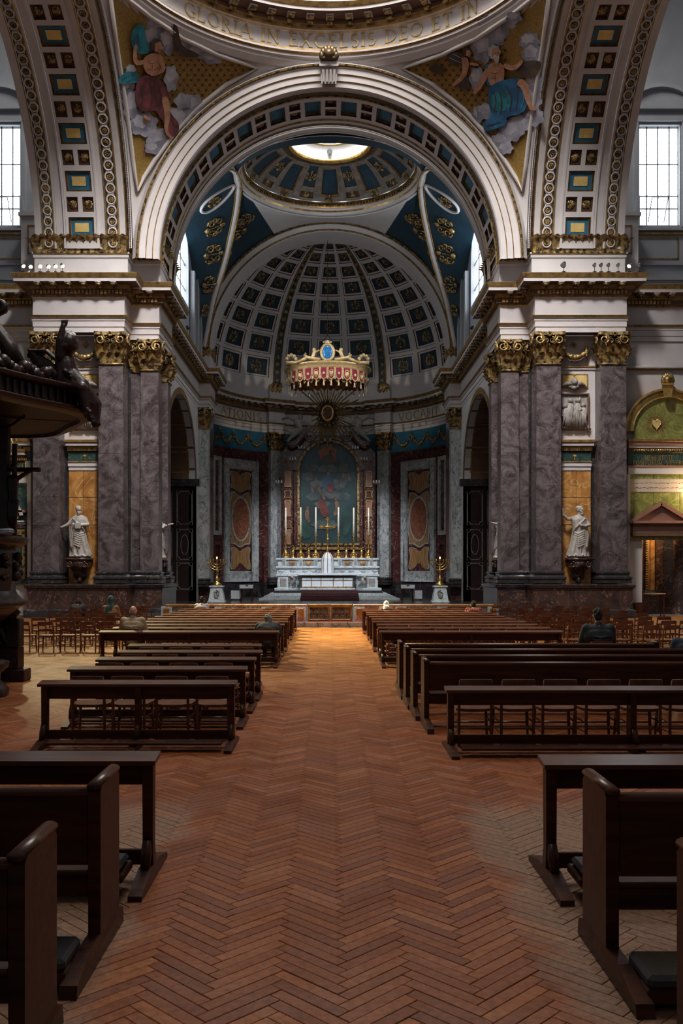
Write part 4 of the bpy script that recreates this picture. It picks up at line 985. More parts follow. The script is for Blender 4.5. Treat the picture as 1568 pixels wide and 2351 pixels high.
# half dome
ZD = 16.2
def SH(u, v, h):                                   # u azimuth from the axis, v elevation, degrees
    a, e = math.radians(u), math.radians(v); r = AR+h; return Vector((r*math.cos(e)*math.sin(a), AC+r*math.cos(e)*math.cos(a), ZD+r*math.sin(e)))
hd = MB(); hdo = empty('ceiling_half_dome', kind='structure', label='half dome of the apse with blue scroll coffers')
gores = [(-24.5, 24.5), (-81, -30), (30, 81)]
rows = []; v = 2.0; dv = 11.2
while v < 72: rows.append((v, v+dv)); v += dv; dv *= .955
for (a, b) in ((-92,-81),(-30,-24.5),(24.5,30),(81,92)):
    hd.grid(lambda u, v: SH(a+(b-a)*u, v*90, -.02), 2, 24, 0)
    if abs(a) < 60:
        c = (a+b)/2; hd.grid(lambda u, v: SH(c-1.7+3.4*u, v*88, -.06), 2, 24, 4)
        for e_ in (c-1.75, c+1.75): hd.tube([SH(e_, k*2, -.07) for k in range(44)], .05, 4, 1)
        for k in range(22): o = link_mesh('rib_ornament', ros_me, hdo); p, ex, ey, ez = local(SH, c, 2+k*3.7, -.06); o.matrix_local = frame(p, ex, ey, ez, .36)
for (a, b) in gores:
    hd.grid(lambda u, v: SH(a+(b-a)*u, rows[0][0]*v, 0), 6, 1, 0); hd.grid(lambda u, v: SH(a+(b-a)*u, rows[-1][1]+(90-rows[-1][1])*v, 0), 6, 6, 0)
    for (v0, v1) in rows:
        for k in range(3):
            u0, u1 = a+(b-a)*k/3, a+(b-a)*(k+1)/3; du = u1-u0
            r = coffer(hd, SH, u0, u1, v0, v1, du*.09, (v1-v0)*.07, [(du*.02,.25,.05,5),(du*.05,.75,.0,0),(du*.015,.2,.12,5)], 3)
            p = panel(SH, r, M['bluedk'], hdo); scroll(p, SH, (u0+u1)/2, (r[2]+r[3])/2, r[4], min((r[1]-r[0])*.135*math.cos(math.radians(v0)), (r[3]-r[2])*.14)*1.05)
hd.obj('half_dome_frame', cm+[M['bluedk'], M['maroon']], hdo)
# apse wall
aw = MB(); ph_ = lambda u: polar(AR, u)
def cyl(z0, z1, r, m, a0=-90, a1=90, n=60): aw.grid(lambda u, v: Vector((r*math.sin(math.radians(a0+(a1-a0)*u)), AC+r*math.cos(math.radians(a0+(a1-a0)*u)), z0+(z1-z0)*v)), n, 1, m)
cyl(14.8, 16.5, AR, 0); cyl(12.4, 14.9, AR+.02, 0); cyl(10.98, 12.46, AR, 1); cyl(.1, 10.98, AR, 2); cyl(.1, 1.1, AR-.12, 3); cyl(1.1, 1.16, AR-.1, 3); cyl(10.86,10.98,AR-.1,2)
awo = struct(aw, 'wall_apse', [M['cream'], M['blue'], M['redm'], M['black']], label='curved apse wall of red brown marble with blue garland band')
for s in (-1, 1):
    p = polar(AR-.42, 28.5); pilaster(awo, s*p[0], .98, p[1], 1.0, 12.46, 1.35, 'whitegrey', .5, face=(-s*math.sin(math.radians(28.5)), -math.cos(math.radians(28.5))))
    for az in (28.5, 84):
        lf = MB()
        q = polar(AR-.3, az); T0 = Matrix.Translation((s*q[0], q[1], 15.0)) @ Matrix.Rotation(-s*math.radians(az), 4, 'Z')
        for k in (-1, 0, 1): leaf(lf, T0 @ Matrix.Translation((k*.3, 0, .5)), .34, .8, 0)
        lf.obj('acanthus_band', M['goldold'], awo, True)
        bl = MB(); bl.box(-.5,.5,.0,.4,-.1,.62,0); bl.xf(T0); bl.obj('impost_block', M['cream'], awo)
    # garlands in the blue band
    for (a0, a1) in ((34,44),(44,54),(54,64),(64,74)):
        g = MB(); rnd = random.Random(int(a0))
        for k in range(15):
            t = k/14; az = math.radians(a0+(a1-a0)*t); z = 12.15-.75*math.sin(pi*t); r = AR-.08
            g.sphere((s*r*math.sin(az), AC+r*math.cos(az), z), .07+.06*math.sin(pi*t)+rnd.uniform(-.015,.02), 6, 4)
        az = math.radians(a0); 
        for k in range(5): g.sphere((s*(AR-.08)*math.sin(az), AC+(AR-.08)*math.cos(az), 12.2-.17*k), .10-.012*k, 6, 4)
        g.obj('garland', M['goldold'], awo, True)
    # large framed panels of inlaid marble
    def T(a, z, h, s=s):                            # a = arc metres from the panel centre, z height
        az = math.radians(49)+a/AR; r = AR-h; return Vector((s*r*math.sin(az), AC+r*math.cos(az), z))
    pf = empty('inlaid_panel'); pf.parent = awo
    def pr(name, poly, h, m, holes=(), sm=0, step=.5): q = MB(); q.prism(smooth_poly(poly, sm) if sm else poly, T, 0, h, 0, holes=holes, step=step, back=False); return q.obj(name, M[m], pf)
    def rc(a, z0, z1): return [(-a,z0),(a,z0),(a,z1),(-a,z1)]
    pr('marble_frame', rc(1.72,1.25,10.2), .16, 'whitegrey', [rc(1.22,1.95,9.55)])
    pr('inner_border', rc(1.22,1.95,9.55), .05, 'redm'); 
    pr('moulding', rc(1.22,1.95,9.55), .10, 'whitegrey', [rc(1.14,2.03,9.47)])
    up_ = [(-1.05,9.3),(-.35,9.3),(0,9.0),(.35,9.3),(1.05,9.3),(.80,8.7),(1.0,8.1),(.55,8.1),(0,7.75),(-.55,8.1),(-1.0,8.1),(-.80,8.7)]
    dn_ = [(-1.0,3.75),(-.45,3.75),(0,3.4),(.45,3.75),(1.0,3.75),(.78,3.1),(1.05,2.2),(.5,2.2),(0,2.75),(-.5,2.2),(-1.05,2.2),(-.78,3.1)]
    mid = [(-1.02,4.1),(-.5,4.1),(0,3.8),(.5,4.1),(1.02,4.1),(1.02,7.75),(.5,7.75),(0,7.4),(-.5,7.75),(-1.02,7.75)]
    for k, pl_ in enumerate((up_, dn_, mid)):
        c = (0, sum(p[1] for p in pl_)/len(pl_)); big = [(c[0]+(a-c[0])*1.08, c[1]+(b-c[1])*1.05) for a, b in pl_]
        pr('white_fillet', big, .09, 'whitegrey', sm=1); pr('ochre_inlay', pl_, .11, 'onyx', sm=1)
    el = [(.86*math.cos(2*pi*k/28), 5.85+1.52*math.sin(2*pi*k/28)) for k in range(28)]; eb = [(.98*math.cos(2*pi*k/28), 5.85+1.66*math.sin(2*pi*k/28)) for k in range(28)]
    pr('oval_rim', eb, .15, 'whitegrey', [el]); pr('oval_medallion', el, .13, 'oval')
    # narrow panels beside the corner pier
    pn = empty('narrow_panel'); pn.parent = awo; pf = pn
    for (z0, z1) in ((4.6,10.2),(1.3,4.2)):
        q = lambda a: [(2.55-a,z0+a),(2.05+a,z0+a),(2.05+a,z1-a),(2.55-a,z1-a)]
        def rc2(a0, a1, y0, y1): return [(a0,y0),(a1,y0),(a1,y1),(a0,y1)]
        pr('marble_frame', rc2(2.15,3.3,z0,z1), .14, 'whitegrey' if z0 > 4 else 'redm', [rc2(2.4,3.05,z0+.3,z1-.3)])
# sanctuary floor
sf = MB(); sf.box(-8.3, 8.3, 33.1, 44.6, -.1, .16, 0); sf.box(-12, 12, 44.6, 61.5, -.1, .16, 0); sf.box(-8.8, 8.8, 61.5, 70.5, -.1, .16, 0)
sf.obj('sanctuary_floor', M['black'], fl)
# ------------------------------------------------------------------ acanthus bands over the attic blocks, as single leaves
lm = MB(); leaf(lm, Matrix.Identity(4), 1, 1, 0, 6, 9); lm.tube([(-.3,-.02,0),(.3,-.02,0)], .05, 5); leaf_me = lm.mesh('acanthus_leaf', M['goldold'], True)
for s, name in ((-1, 'trim_2'), (1, 'trim_3')):
    par = bpy.data.objects[name]
    att = mirror([(12.93,41.4),(12.93,40.0),(8.84,40.0),(8.84,40.95),(7.6,40.95),(7.6,44.4)], s)
    for p, t, n in along(att, .30, filt=lambda p, n: True):
        o = link_mesh('acanthus_leaf', leaf_me, par); o.matrix_local = frame((p.x+n.x*.02, p.y+n.y*.02, 15.93), (t.x,t.y,0), (-n.x,-n.y,0), (0,0,1)) @ Matrix.Diagonal((.52,.95,.86,1))
    q = MB(); q.sweep(att, [(-.25,15.9),(-.03,15.95),(-.03,16.5)], 0); q.obj('leaf_bed', M['bronze'], par)
# ------------------------------------------------------------------ voxel-merged sculpted bodies
def sculpt(mb, name, m, parent, voxel=.02, smooth=3):
    o = mb.obj(name, m, parent, True)
    r = o.modifiers.new('merge', 'REMESH'); r.mode = 'VOXEL'; r.voxel_size = voxel; r.use_smooth_shade = True
    sm = o.modifiers.new('soften', 'SMOOTH'); sm.factor = .5; sm.iterations = smooth
    return o
def statue_body(arms, head_yaw=0, flip=1, book=False, seed=1, beard=True, h=2.26):
    """robed standing figure about h metres tall facing -y; arms = two lists of (x,y,z,r)"""
    b = MB(); rnd = random.Random(seed); k = h/2.1
    # robe: elliptical rings with folds, swaying at the hip
    zs = [0.02,.12,.30,.55,.80,1.0,1.15,1.32,1.50,1.62,1.70]
    rx = [.40,.38,.35,.33,.33,.31,.285,.29,.30,.255,.12]; ry = [.30,.28,.26,.25,.25,.24,.22,.22,.21,.17,.10]
    sway = [-.06,-.055,-.03,.01,.05,.06,.05,.03,.01,0,.01]
    def fn(u, v):
        x = v*(len(zs)-1); i = min(int(x), len(zs)-2); f = x-i; L = lambda A: A[i]*(1-f)+A[i+1]*f
        a = 2*pi*u; fold = 1+(.13*math.sin(9*a+seed+1.5*L(zs))+.07*math.sin(17*a+seed*2+3*L(zs)))*max(0, 1-L(zs)/1.25)
        return Vector((flip*L(sway)+L(rx)*fold*math.cos(a), L(ry)*fold*math.sin(a), L(zs)))
    b.grid(fn, 72, 30, 0, cu=True)
    b.add([fn(i/72, 0) for i in range(72)], [tuple(range(71,-1,-1))]); b.add([fn(i/72, 1) for i in range(72)], [tuple(range(72))])
    # mantle swags across the body
    for q in range(7):
        z0 = 1.05-.09*q; b.tube([(flip*(-.25+.02*q), -.10, z0-.05), (flip*-.08, -.24-.01*q, z0-.14), (flip*.12, -.23, z0-.04), (flip*.27, -.08, z0+.16)], [.03,.042,.04,.03], 6)
    for q in range(5): b.tube([(flip*(.20-.05*q), -.17-.02*q, 1.55-.05*q), (flip*(.02-.05*q), -.22, 1.32-.04*q), (flip*(-.18-.02*q), -.12, 1.10-.03*q)], [.025,.035,.025], 6)
    b.tube([(flip*.24,-.1,1.2),(flip*.27,-.14,.8),(flip*.24,-.16,.4),(flip*.2,-.14,.25)], [.06,.075,.07,.04], 8)
    # neck and head
    b.capsule((.01*flip,0,1.66), .075, (.02*flip,-.02,1.80), .07)
    R_ = Matrix.Rotation(head_yaw, 3, 'Z'); c = Vector((.02*flip, -.03, 1.93))
    b.sphere(c, (.105,.13,.145), 14, 10, 0, R_)
    b.capsule(c+R_@Vector((0,-.13,.02)), .018, c+R_@Vector((0,-.15,-.03)), .024)
    for q in range(26):
        a = rnd.uniform(0, 2*pi); e = rnd.uniform(.1, 1.3); b.sphere(c+R_@Vector((.11*math.cos(a)*math.cos(e), .03+.11*abs(math.sin(a))*math.cos(e), .02+.105*math.sin(e))), .036, 6, 4)
    if beard:
        for q in range(12): b.sphere(c+R_@Vector((rnd.uniform(-.06,.06), -.12+rnd.uniform(-.02,.02), -.10-rnd.uniform(0,.12))), .035, 6, 4)
    for arm in arms:
        for (p, q) in zip(arm[:-1], arm[1:]): b.capsule(p[:3], p[3], q[:3], q[3])
        e = Vector(arm[-1][:3]); d = (e-Vector(arm[-2][:3])).normalized(); o_ = d.orthogonal().normalized(); o2 = d.cross(o_)
        b.sphere(e+d*.04, .042, 8, 6)
        for f in range(4): b.capsule(e+d*.06+o_*(f-1.5)*.019, .013, e+d*(.135-.012*abs(f-1.5))+o_*(f-1.5)*.024+o2*.01, .009, 6)
        b.capsule(e+d*.03+o_*.04, .014, e+d*.085+o_*.075, .010, 6)
    # feet and ground
    for sx in (-.13, .13): b.capsule((sx-.06*flip, -.16, .06), .05, (sx-.06*flip, -.30, .04), .038)
    b.sphere((-.04*flip, 0, .0), (.42,.34,.075), 20, 6)
    if book: b.box(-.08,.12,-.34,-.26,1.12,1.36)
    b.v = [(v[0]*k*1.10, v[1]*k, v[2]*k) for v in b.v]
    return b
def console_mesh():
    b = MB(); b.box(-.56,.56,-.40,.35,-.10,0); b.box(-.50,.50,-.35,.35,-.16,-.10)
    def fn(u, v): x = (u-.5)*2*(.46-.30*v**1.4+.05*math.sin(v*9)); return Vector((x, -.32+.55*v**1.5-.06*math.sin(v*8)-.05*math.cos(x*9), -.16-.80*v))
    b.grid(fn, 10, 16); b.grid(lambda u, v: Vector((-(.46-.30*v**1.4+.05*math.sin(v*9)), -.32+.55*v**1.5-.06*math.sin(v*8)+(.7)*u, -.16-.80*v)), 4, 16); b.grid(lambda u, v: Vector(((.46-.30*v**1.4+.05*math.sin(v*9)), -.32+.55*v**1.5-.06*math.sin(v*8)+(.7)*u, -.16-.80*v)), 4, 16)
    for sx in (-1, 1): volute(b, Matrix.Translation((sx*.36,-.38,-.30)), .14, 0, side=sx)
    b.sphere((0,.05,-.98), (.12,.12,.16), 8, 6)
    return b
def relief_figures(parent, P0, x0, x1, y0, y1, seed, name='relief'):
    """crowded figures in relief inside a pixel rectangle"""
    rnd = random.Random(seed); b = MB(); n = 4
    for i in range(n):
        x = x0+(x1-x0)*(i+.6)/n+rnd.uniform(-2,2); top = y0+(y1-y0)*rnd.uniform(.06,.28); bot = y1-3
        b.sphere(P0(x, top+5, .16), .12, 8, 6)
        lean = rnd.uniform(-6,6); mid = (x+lean, (top+bot)/2-6)
        b.tube([P0(x, top+12, .1), P0(*mid, .16), P0(x+lean*.4+rnd.uniform(-5,5), bot, .1)], [.13,.20,.16], 8)
        for q in range(3): b.tube([P0(x-5+5*q, top+18, .26), P0(mid[0]-5+5*q, mid[1]+8, .30), P0(x-8+8*q, bot, .2)], [.03,.05,.04], 5)
        b.tube([P0(x, top+16, .2), P0(x+rnd.choice((-9,9)), top+26, .26), P0(x+rnd.choice((-14,14)), top+18+rnd.uniform(0,18), .24)], [.06,.055,.04], 6)
    for q in range(7): x = rnd.uniform(x0+3, x1-5); b.tube([P0(x, y1-4, .12), P0(x+8, y1-7-rnd.uniform(0,8), .18), P0(x+15, y1-3, .12)], [.05,.08,.05], 6)
    b.tube([P0(x0+(x1-x0)*.75, y0+2, .14), P0(x0+(x1-x0)*.55, y0+(y1-y0)*.55, .16)], .04, 5)
    return b.obj(name, M['relief'], parent, True)
statues = []
for s, side in ((-1, 'left'), (1, 'right')):
    pier = bpy.data.objects['wall_pier_'+side]; m_ = (lambda x: x) if s > 0 else (lambda x: 1514-x)
    D0 = 40.92; PL = on_plane(D0)
    def bx_(name, x0, x1, y0, y1, h, m, par=None, h0=0):
        a, b = sorted((m_(x0), m_(x1))); p = PL(a, y0, 0); q = PL(b, y1, 0); o = MB().cbox(p.x, q.x, D0-h, D0-h0, q.z, p.z, .01).obj(name, M[m], par or pier); return o
    ni = empty('niche'); ni.parent = pier
    bx_('plaster_field', 1285, 1366, 772, 1012, .04, 'cream', ni)
    bx_('fillet', 1285, 1366, 841, 845, .14, 'gold', ni); bx_('string_moulding', 1285, 1366, 845, 850, .10, 'cream', ni)
    # small gilt panel with winged cherub and cross
    bx_('panel_frame', 1287, 1349, 860, 892, .10, 'gold', ni); bx_('gilt_field', 1290, 1346, 863, 889, .13, 'goldpanel', ni)
    b = MB(); b.sphere(PL(m_(1318), 876, .3), (.17,.16,.19), 10, 7)
    for sg in (-1, 1):
        b.tube([PL(m_(1318)+sg*6, 882, .25), PL(m_(1318)+sg*16, 880, .24), PL(m_(1318)+sg*26, 886, .2)], [.12,.10,.04], 8); b.tube([PL(m_(1318)+sg*5, 886, .25), PL(m_(1318)+sg*12, 889, .24)], [.1,.06], 6)
    b.sphere(PL(m_(1318), 889, .26), (.16,.1,.12), 8, 5); b.obj('cherub', M['relief'], ni, True)
    b = MB(); b.tube([PL(m_(1318), 868, .3), PL(m_(1318), 858, .3)], .035, 6); b.tube([PL(m_(1318)-4, 861, .3), PL(m_(1318)+4, 861, .3)], .035, 6); b.obj('gilt_cross', M['goldrich'], ni)
    # relief panel
    bx_('relief_frame', 1286, 1350, 905, 992, .10, 'cream', ni); bx_('relief_ground', 1288, 1347, 908, 990, .12, 'relief', ni)
    for (a, b_, c, d) in ((1286,1350,905,908),(1347,1350,905,992)): bx_('relief_moulding', a, b_, c, d, .22, 'brown', ni)
    relief_figures(ni, PL, *(sorted((m_(1288), m_(1347)))), 910, 989, 5 if s > 0 else 11)
    # small entablature over the amber marble
    bx_('cornice', 1284, 1361, 1012, 1018, .40, 'gold', ni); bx_('cornice', 1285, 1359, 1018, 1026, .34, 'cream', ni); bx_('dentil_band', 1286, 1357, 1026, 1037, .20, 'gold', ni)
    b = MB()
    for k in range(18): p = PL(m_(1289+3.7*k), 1031.5, .22); b.sphere(p, (.025,.03,.09), 5, 4)
    b.obj('bead_row', M['goldold'], ni)
    bx_('green_frieze', 1286, 1356, 1039, 1060, .12, 'greendk', ni); bx_('fillet', 1286, 1357, 1060, 1063, .2, 'gold', ni); bx_('architrave', 1286, 1356, 1063, 1072, .17, 'cream', ni); bx_('architrave', 1286, 1355, 1072, 1081, .13, 'cream', ni)
    b = MB(); b.tube([PL(m_(1319), 1043, .16), PL(m_(1319), 1056, .16)], .03, 6); b.tube([PL(m_(1319)-4, 1047, .16), PL(m_(1319)+4, 1047, .16)], .03, 6); b.obj('gilt_cross', M['goldrich'], ni)
    for (x0, x1, y0, y1) in ((1288,1321,1081,1142),(1321.5,1355,1081,1142),(1288,1321,1143,1205),(1321.5,1355,1143,1205),(1288,1321,1206,1345),(1321.5,1355,1206,1345)): bx_('marble_slab', x0, x1, y0, y1, .10, 'amber', ni)
    # star and garland hung between the capitals
    b = MB(); rnd = random.Random(3)
    for k in range(21):
        t = k/20; x = m_(1291+58*t); y = 806+15*math.sin(pi*t); b.sphere(PL(x, y, .3), .06+.075*math.sin(pi*t)+rnd.uniform(-.02,.02), 7, 5)
    for x in (1292, 1346):
        for k in range(6): b.sphere(PL(m_(x), 800+5.5*k, .3), .11-.012*k, 6, 4)
    st = []
    for k in range(8):
        a = 2*pi*k/8; r = 9 if k % 2 == 0 else 6; b.tube([PL(m_(1316), 790, .25), PL(m_(1316)+r*math.sin(a), 790-r*math.cos(a), .25)], [.06,.008], 5)
    b.obj('garland', M['goldold'], pier, True)
    # statue on its console
    cx = (10.2+11.86)/2*s+(.03 if s > 0 else 0); zc = Zp(1281, 40.5)
    cx = Xp(1329, 40.5) if s > 0 else Xp(182, 40.5)
    co = console_mesh().obj('statue_console', [M['dark']], pier, True); co.location = (cx, 40.55, zc)
    if s > 0:
        arms = [[(-.22,0,1.56,.085),(-.42,-.05,1.52,.075),(-.60,-.10,1.68,.05),(-.62,-.12,1.86,.035)], [(.22,0,1.55,.085),(.36,-.08,1.28,.075),(.18,-.24,1.22,.055),(.06,-.28,1.26,.04)]]
        b = statue_body(arms, .7, 1, False, 3)
        lab = 'bearded robed stone statue raising one arm, on a console by the bronze-framed side doorway'
        lab = 'bearded robed stone statue with one arm raised high, standing on a wall console'
    else:
        arms = [[(-.22,0,1.54,.085),(-.40,-.08,1.30,.075),(-.58,-.16,1.20,.05),(-.70,-.2,1.17,.035)], [(.22,0,1.55,.09),(.34,-.10,1.30,.08),(.10,-.26,1.26,.058),(-.06,-.28,1.30,.04)]]
        b = statue_body(arms, .5, -1, True, 8, True)
        lab = 'robed stone statue with one hand held out low, standing on a wall console'
    o = sculpt(b, 'statue', M['statue'], None, .018, 1); o.location = (cx, 40.5, zc+.075); tag(o, lab, 'statue')
    # statue in the recess on the chancel side of the pier
    b = statue_body([[(-.22,0,1.54,.085),(-.36,-.1,1.30,.075),(-.16,-.26,1.30,.055),(-.02,-.28,1.42,.04)], [(.22,0,1.55,.09),(.42,-.12,1.40,.075),(.50,-.34,1.46,.055),(.50,-.46,1.5,.04)]], -s*.3, s, False, 13+s, True)
    o = sculpt(b, 'statue', M['statue'], None, .025, 2); o.rotation_euler = (0, 0, -s*pi/2); o.location = (s*8.12, 43.25, zc+.05)
    tag(o, ('pale robed statue half hidden behind the %s' % ('pulpit-side pier of the chancel' if s < 0 else 'pier of the chancel opposite the pulpit')), 'statue')
    co = console_mesh().obj('statue_console', [M['dark']], pier, True); co.rotation_euler = (0, 0, -s*pi/2); co.location = (s*8.14, 43.25, zc)
    # loudspeaker column on the pier
    lo = MB().cbox(-.07,.07,-.06,.06,0,2.2,.02).obj('loudspeaker_column', M['iron']); lo.location = (Xp(m_(1183), 41.5), 41.45, Zp(1307, 41.5)); tag(lo, 'slim black loudspeaker column on the pier %s' % ('nearer the pulpit' if s < 0 else 'opposite the pulpit'), 'loudspeaker')
# ------------------------------------------------------------------ transept wall beside the right pier: niche, inscription, doorway
D1 = 41.55; PW = on_plane(D1)
wr = struct(MB().prism([(13.1,0),(24,0),(24,12.5),(13.1,12.5)], lambda a, b, h: Vector((a, D1+.12-h, b)), -.1, 0, 0, holes=[[(Xp(1476,D1),.02),(19,.02),(19,Zp(1232,D1)),(Xp(1476,D1),Zp(1232,D1))]]), 'wall_transept_right', M['cream'], label='cream transept wall above the green marble doorway')
def wbox(par, name, x0, x1, y0, y1, h, m, h0=-.12, dd=None):
    d = dd or D1; p = Vector((Xp(x0, d), d, Zp(y0, d))); q = Vector((Xp(x1, d), d, Zp(y1, d))); return MB().cbox(p.x, q.x, d-h, d-h0, q.z, p.z, .012).obj(name, M[m], par)
wbox(wr, 'string_moulding', 1432, 1640, 840, 846, .12, 'cream'); wbox(wr, 'gilt_fillet', 1432, 1640, 846, 848, .10, 'gold')
ac = (1533, 990)
def ring_poly(r0, r1, a0=0, a1=pi): return [(ac[0]+r1*math.cos(a0+(a1-a0)*k/28), ac[1]-r1*math.sin(a0+(a1-a0)*k/28)) for k in range(29)]+[(ac[0]+r0*math.cos(a1+(a0-a1)*k/28), ac[1]-r0*math.sin(a1+(a0-a1)*k/28)) for k in range(29)]
an = empty('gilded_arch'); an.parent = wr
for (r0, r1, h, m) in ((86,94,.30,'gold'),(94,99,.38,'goldrich'),(78,86,.20,'goldpanel')):
    MB().prism([(x, y) for x, y in ring_poly(r0, r1)], PW, -.05, h).obj('archivolt', M[m], an)
MB().prism([(ac[0]+78*math.cos(pi*k/24), ac[1]-78*math.sin(pi*k/24)) for k in range(25)]+[(1455,1012),(1611,1012)], PW, -.1, .04, step=12).obj('green_lunette', M['green'], an)
b = MB(); c = (1507, 973)
for k in range(40):
    a = 2*pi*k/40; r = 34 if k % 2 == 0 else 26; n_ = (-math.sin(a)*.9, math.cos(a)*.9)
    b.add([PW(c[0]+14*math.cos(a)+n_[0], c[1]+16*math.sin(a)+n_[1], .07), PW(c[0]+14*math.cos(a)-n_[0], c[1]+16*math.sin(a)-n_[1], .07), PW(c[0]+r*math.cos(a), c[1]+r*math.sin(a), .06)], [(0,1,2)])
b.obj('gilt_rays', M['goldrich'], an)
ht = [(16*math.sin(t)**3*.62, -(13*math.cos(t)-5*math.cos(2*t)-2*math.cos(3*t)-math.cos(4*t))*.78) for t in (2*pi*k/30 for k in range(30))]
MB().prism([(c[0]+x, c[1]+y) for x, y in ht], PW, 0, .12).obj('gilt_heart', M['goldpanel'], an)
b = MB(); b.tube([PW(c[0]+x*1.12, c[1]+y*1.12, .1) for x, y in ht], .03, 5, closed=True); b.obj('heart_outline', M['gold'], an)
kb = MB(); kb.prism([(1524,912),(1542,912),(1546,884),(1520,884)], PW, 0, .55); kb.prism([(1518,884),(1548,884),(1548,879),(1518,879)], PW, 0, .65); kb.obj('keystone', M['goldrich'], an)
b = MB()
for k in range(7): a = pi*(k+.5)/7; b.sphere(PW(1533+10*math.cos(a), 876-13*math.sin(a), .4), (.13,.12,.16), 7, 5)
b.sphere(PW(1533, 872, .45), (.16,.14,.16), 8, 6); b.obj('gilt_shell', M['goldold'], an, True)
ew = empty('wall_entablature'); ew.parent = wr
wbox(ew, 'cornice', 1437, 1640, 1010, 1016, .34, 'gold'); wbox(ew, 'cornice', 1438, 1640, 1016, 1024, .28, 'pink'); wbox(ew, 'cornice', 1440, 1640, 1024, 1030, .22, 'cream')
b = MB()
for k in range(46): p = PW(1444+4.0*k, 1034, .2); b.sphere(p, (.03,.05,.06), 5, 4)
b.obj('bead_row', M['gold'], ew); wbox(ew, 'bead_bed', 1440, 1640, 1029, 1040, .12, 'bronze')
fz = wbox(ew, 'inscribed_frieze', 1440, 1640, 1040, 1069, .10, 'greendk')
def T_mem(y): return lambda s_, t, h: Vector((s_, D1-.10-h, Zp(y, D1)+t))
inscription('MEMENTOTE', T_mem(1058), .24, Xp(1478,D1), Xp(1545,D1), M['goldrich'], ew, .015)
inscription('POSITORUM. VESTRORUM', T_mem(1068.5), .22, Xp(1452,D1), Xp(1598,D1), M['goldrich'], ew, .015)
wbox(ew, 'architrave', 1438, 1640, 1069, 1074, .16, 'pink'); wbox(ew, 'architrave', 1440, 1640, 1074, 1089, .12, 'cream')
dr_ = empty('marble_doorcase'); dr_.parent = wr
wbox(dr_, 'jamb_strip', 1438, 1445, 1089, 1330, .10, 'cream'); 
for (x0, x1, y0, y1) in ((1445,1500,1089,1240),(1500.5,1560,1089,1240),(1560.5,1640,1089,1240)): wbox(dr_, 'green_slab', x0, x1, y0, y1, .03, 'green')
tb_ = wbox(dr_, 'inscribed_tablet', 1446, 1640, 1100, 1130, .07, 'pink')
M['tablet'] = mat('pale_tablet_stone', (.48,.40,.32), (.42,.34,.27), 3, .5); tb_.data.materials[0] = M['tablet']
b = MB(); rnd = random.Random(5)
for row, y in enumerate((1109, 1120)):                 # worn, unreadable lines of script
    x = 1458
    while x < 1600:
        L = rnd.uniform(3, 9); b.tube([PW(x, y+rnd.uniform(-1,1), .075), PW(x+L*.5, y+rnd.uniform(-2,2), .075), PW(x+L, y+rnd.uniform(-1,1), .075)], .012, 4); x += L+rnd.uniform(1.5, 4)
b.obj('worn_script', M['pink'], dr_)
pd = MB(); pd.prism([(1448,1198),(1519,1156),(1590,1198)], PW, 0, .16); pd.obj('pediment_field', M['pink'], dr_)
for (a, b_) in (((1446,1199),(1519,1155)), ((1519,1155),(1592,1199))):
    MB().prism(limb_poly([a, b_], [9, 9]), PW, 0, .36).obj('raking_cornice', M['pink'], dr_)
wbox(dr_, 'pediment_cornice', 1446, 1600, 1197, 1203, .40, 'pink'); wbox(dr_, 'pediment_cornice', 1448, 1600, 1203, 1208, .28, 'brown'); wbox(dr_, 'door_frieze', 1450, 1600, 1208, 1223, .16, 'pink'); wbox(dr_, 'door_lintel', 1448, 1600, 1223, 1232, .24, 'brown')
# passage seen through the doorway: panelled screen with gilt bronze strips
pk = empty('chapel_screen', kind=None); pk.parent = wr
D2 = 44.0
for k, (x0, x1, m) in enumerate(((1440,1452,'black'),(1452,1462,'goldold'),(1462,1472,'amber'),(1472,1478,'black'),(1478,1490,'onyx'),(1490,1500,'amber'),(1500,1503,'black'),(1503,1520,'dark'),(1520,1560,'black'))):
    wbox(pk, 'screen_strip', x0, x1, 1225, 1400, .1+.05*(k % 3), m, dd=D2)
wbox(pk, 'screen_base', 1440, 1560, 1355, 1405, .2, 'dark', dd=D2-.2); 
for x in (1457, 1484):
    b = MB()
    for k in range(22): b.sphere((Xp(x, D2-.2), D2-.22, Zp(1238+5.4*k, D2-.2)), (.07,.04,.05), 5, 4)
    b.obj('carved_drop', M['gold'], pk, True)
cl_ = MB(); cl_.lathe([(.36,0),(.36,.2),(.30,.3),(.29,.4),(.26,5.2),(.30,5.3),(.36,5.5),(.36,5.7)], 20, (Xp(1560, 42.6), 42.6, .0)); cl_.obj('marble_column', M['dark'], wr, True)
# small cloth-covered table by the doorway
tt = empty('side_table', (Xp(1504, 40.6), 40.7, 0), label='small wooden table with green-topped books by the marble doorway', cat='table')
MB().cbox(-.42,.42,-.25,.25,.98,1.03).obj('tabletop', M['onyx'], tt)
for sx in (-.38,.33):
    for sy in (-.22,.17): MB().cbox(sx,sx+.05,sy,sy+.05,0,.98).obj('leg', M['wood'], tt)
bk = MB().cbox(-.36,.02,-.16,.14,0,.06,.01).obj('green_book', M['greendk'], None); bk.location = (Xp(1504,40.6), 40.7, 1.032); tag(bk, 'dark green book lying on the small side table', 'book')
bk = MB().cbox(-.36,.36,-.22,.22,0,.62,.02).obj('wooden_box', M['wood'], None); bk.location = (Xp(1462,40.5), 40.9, .001); tag(bk, 'dark wooden box standing beside the small side table', 'box')
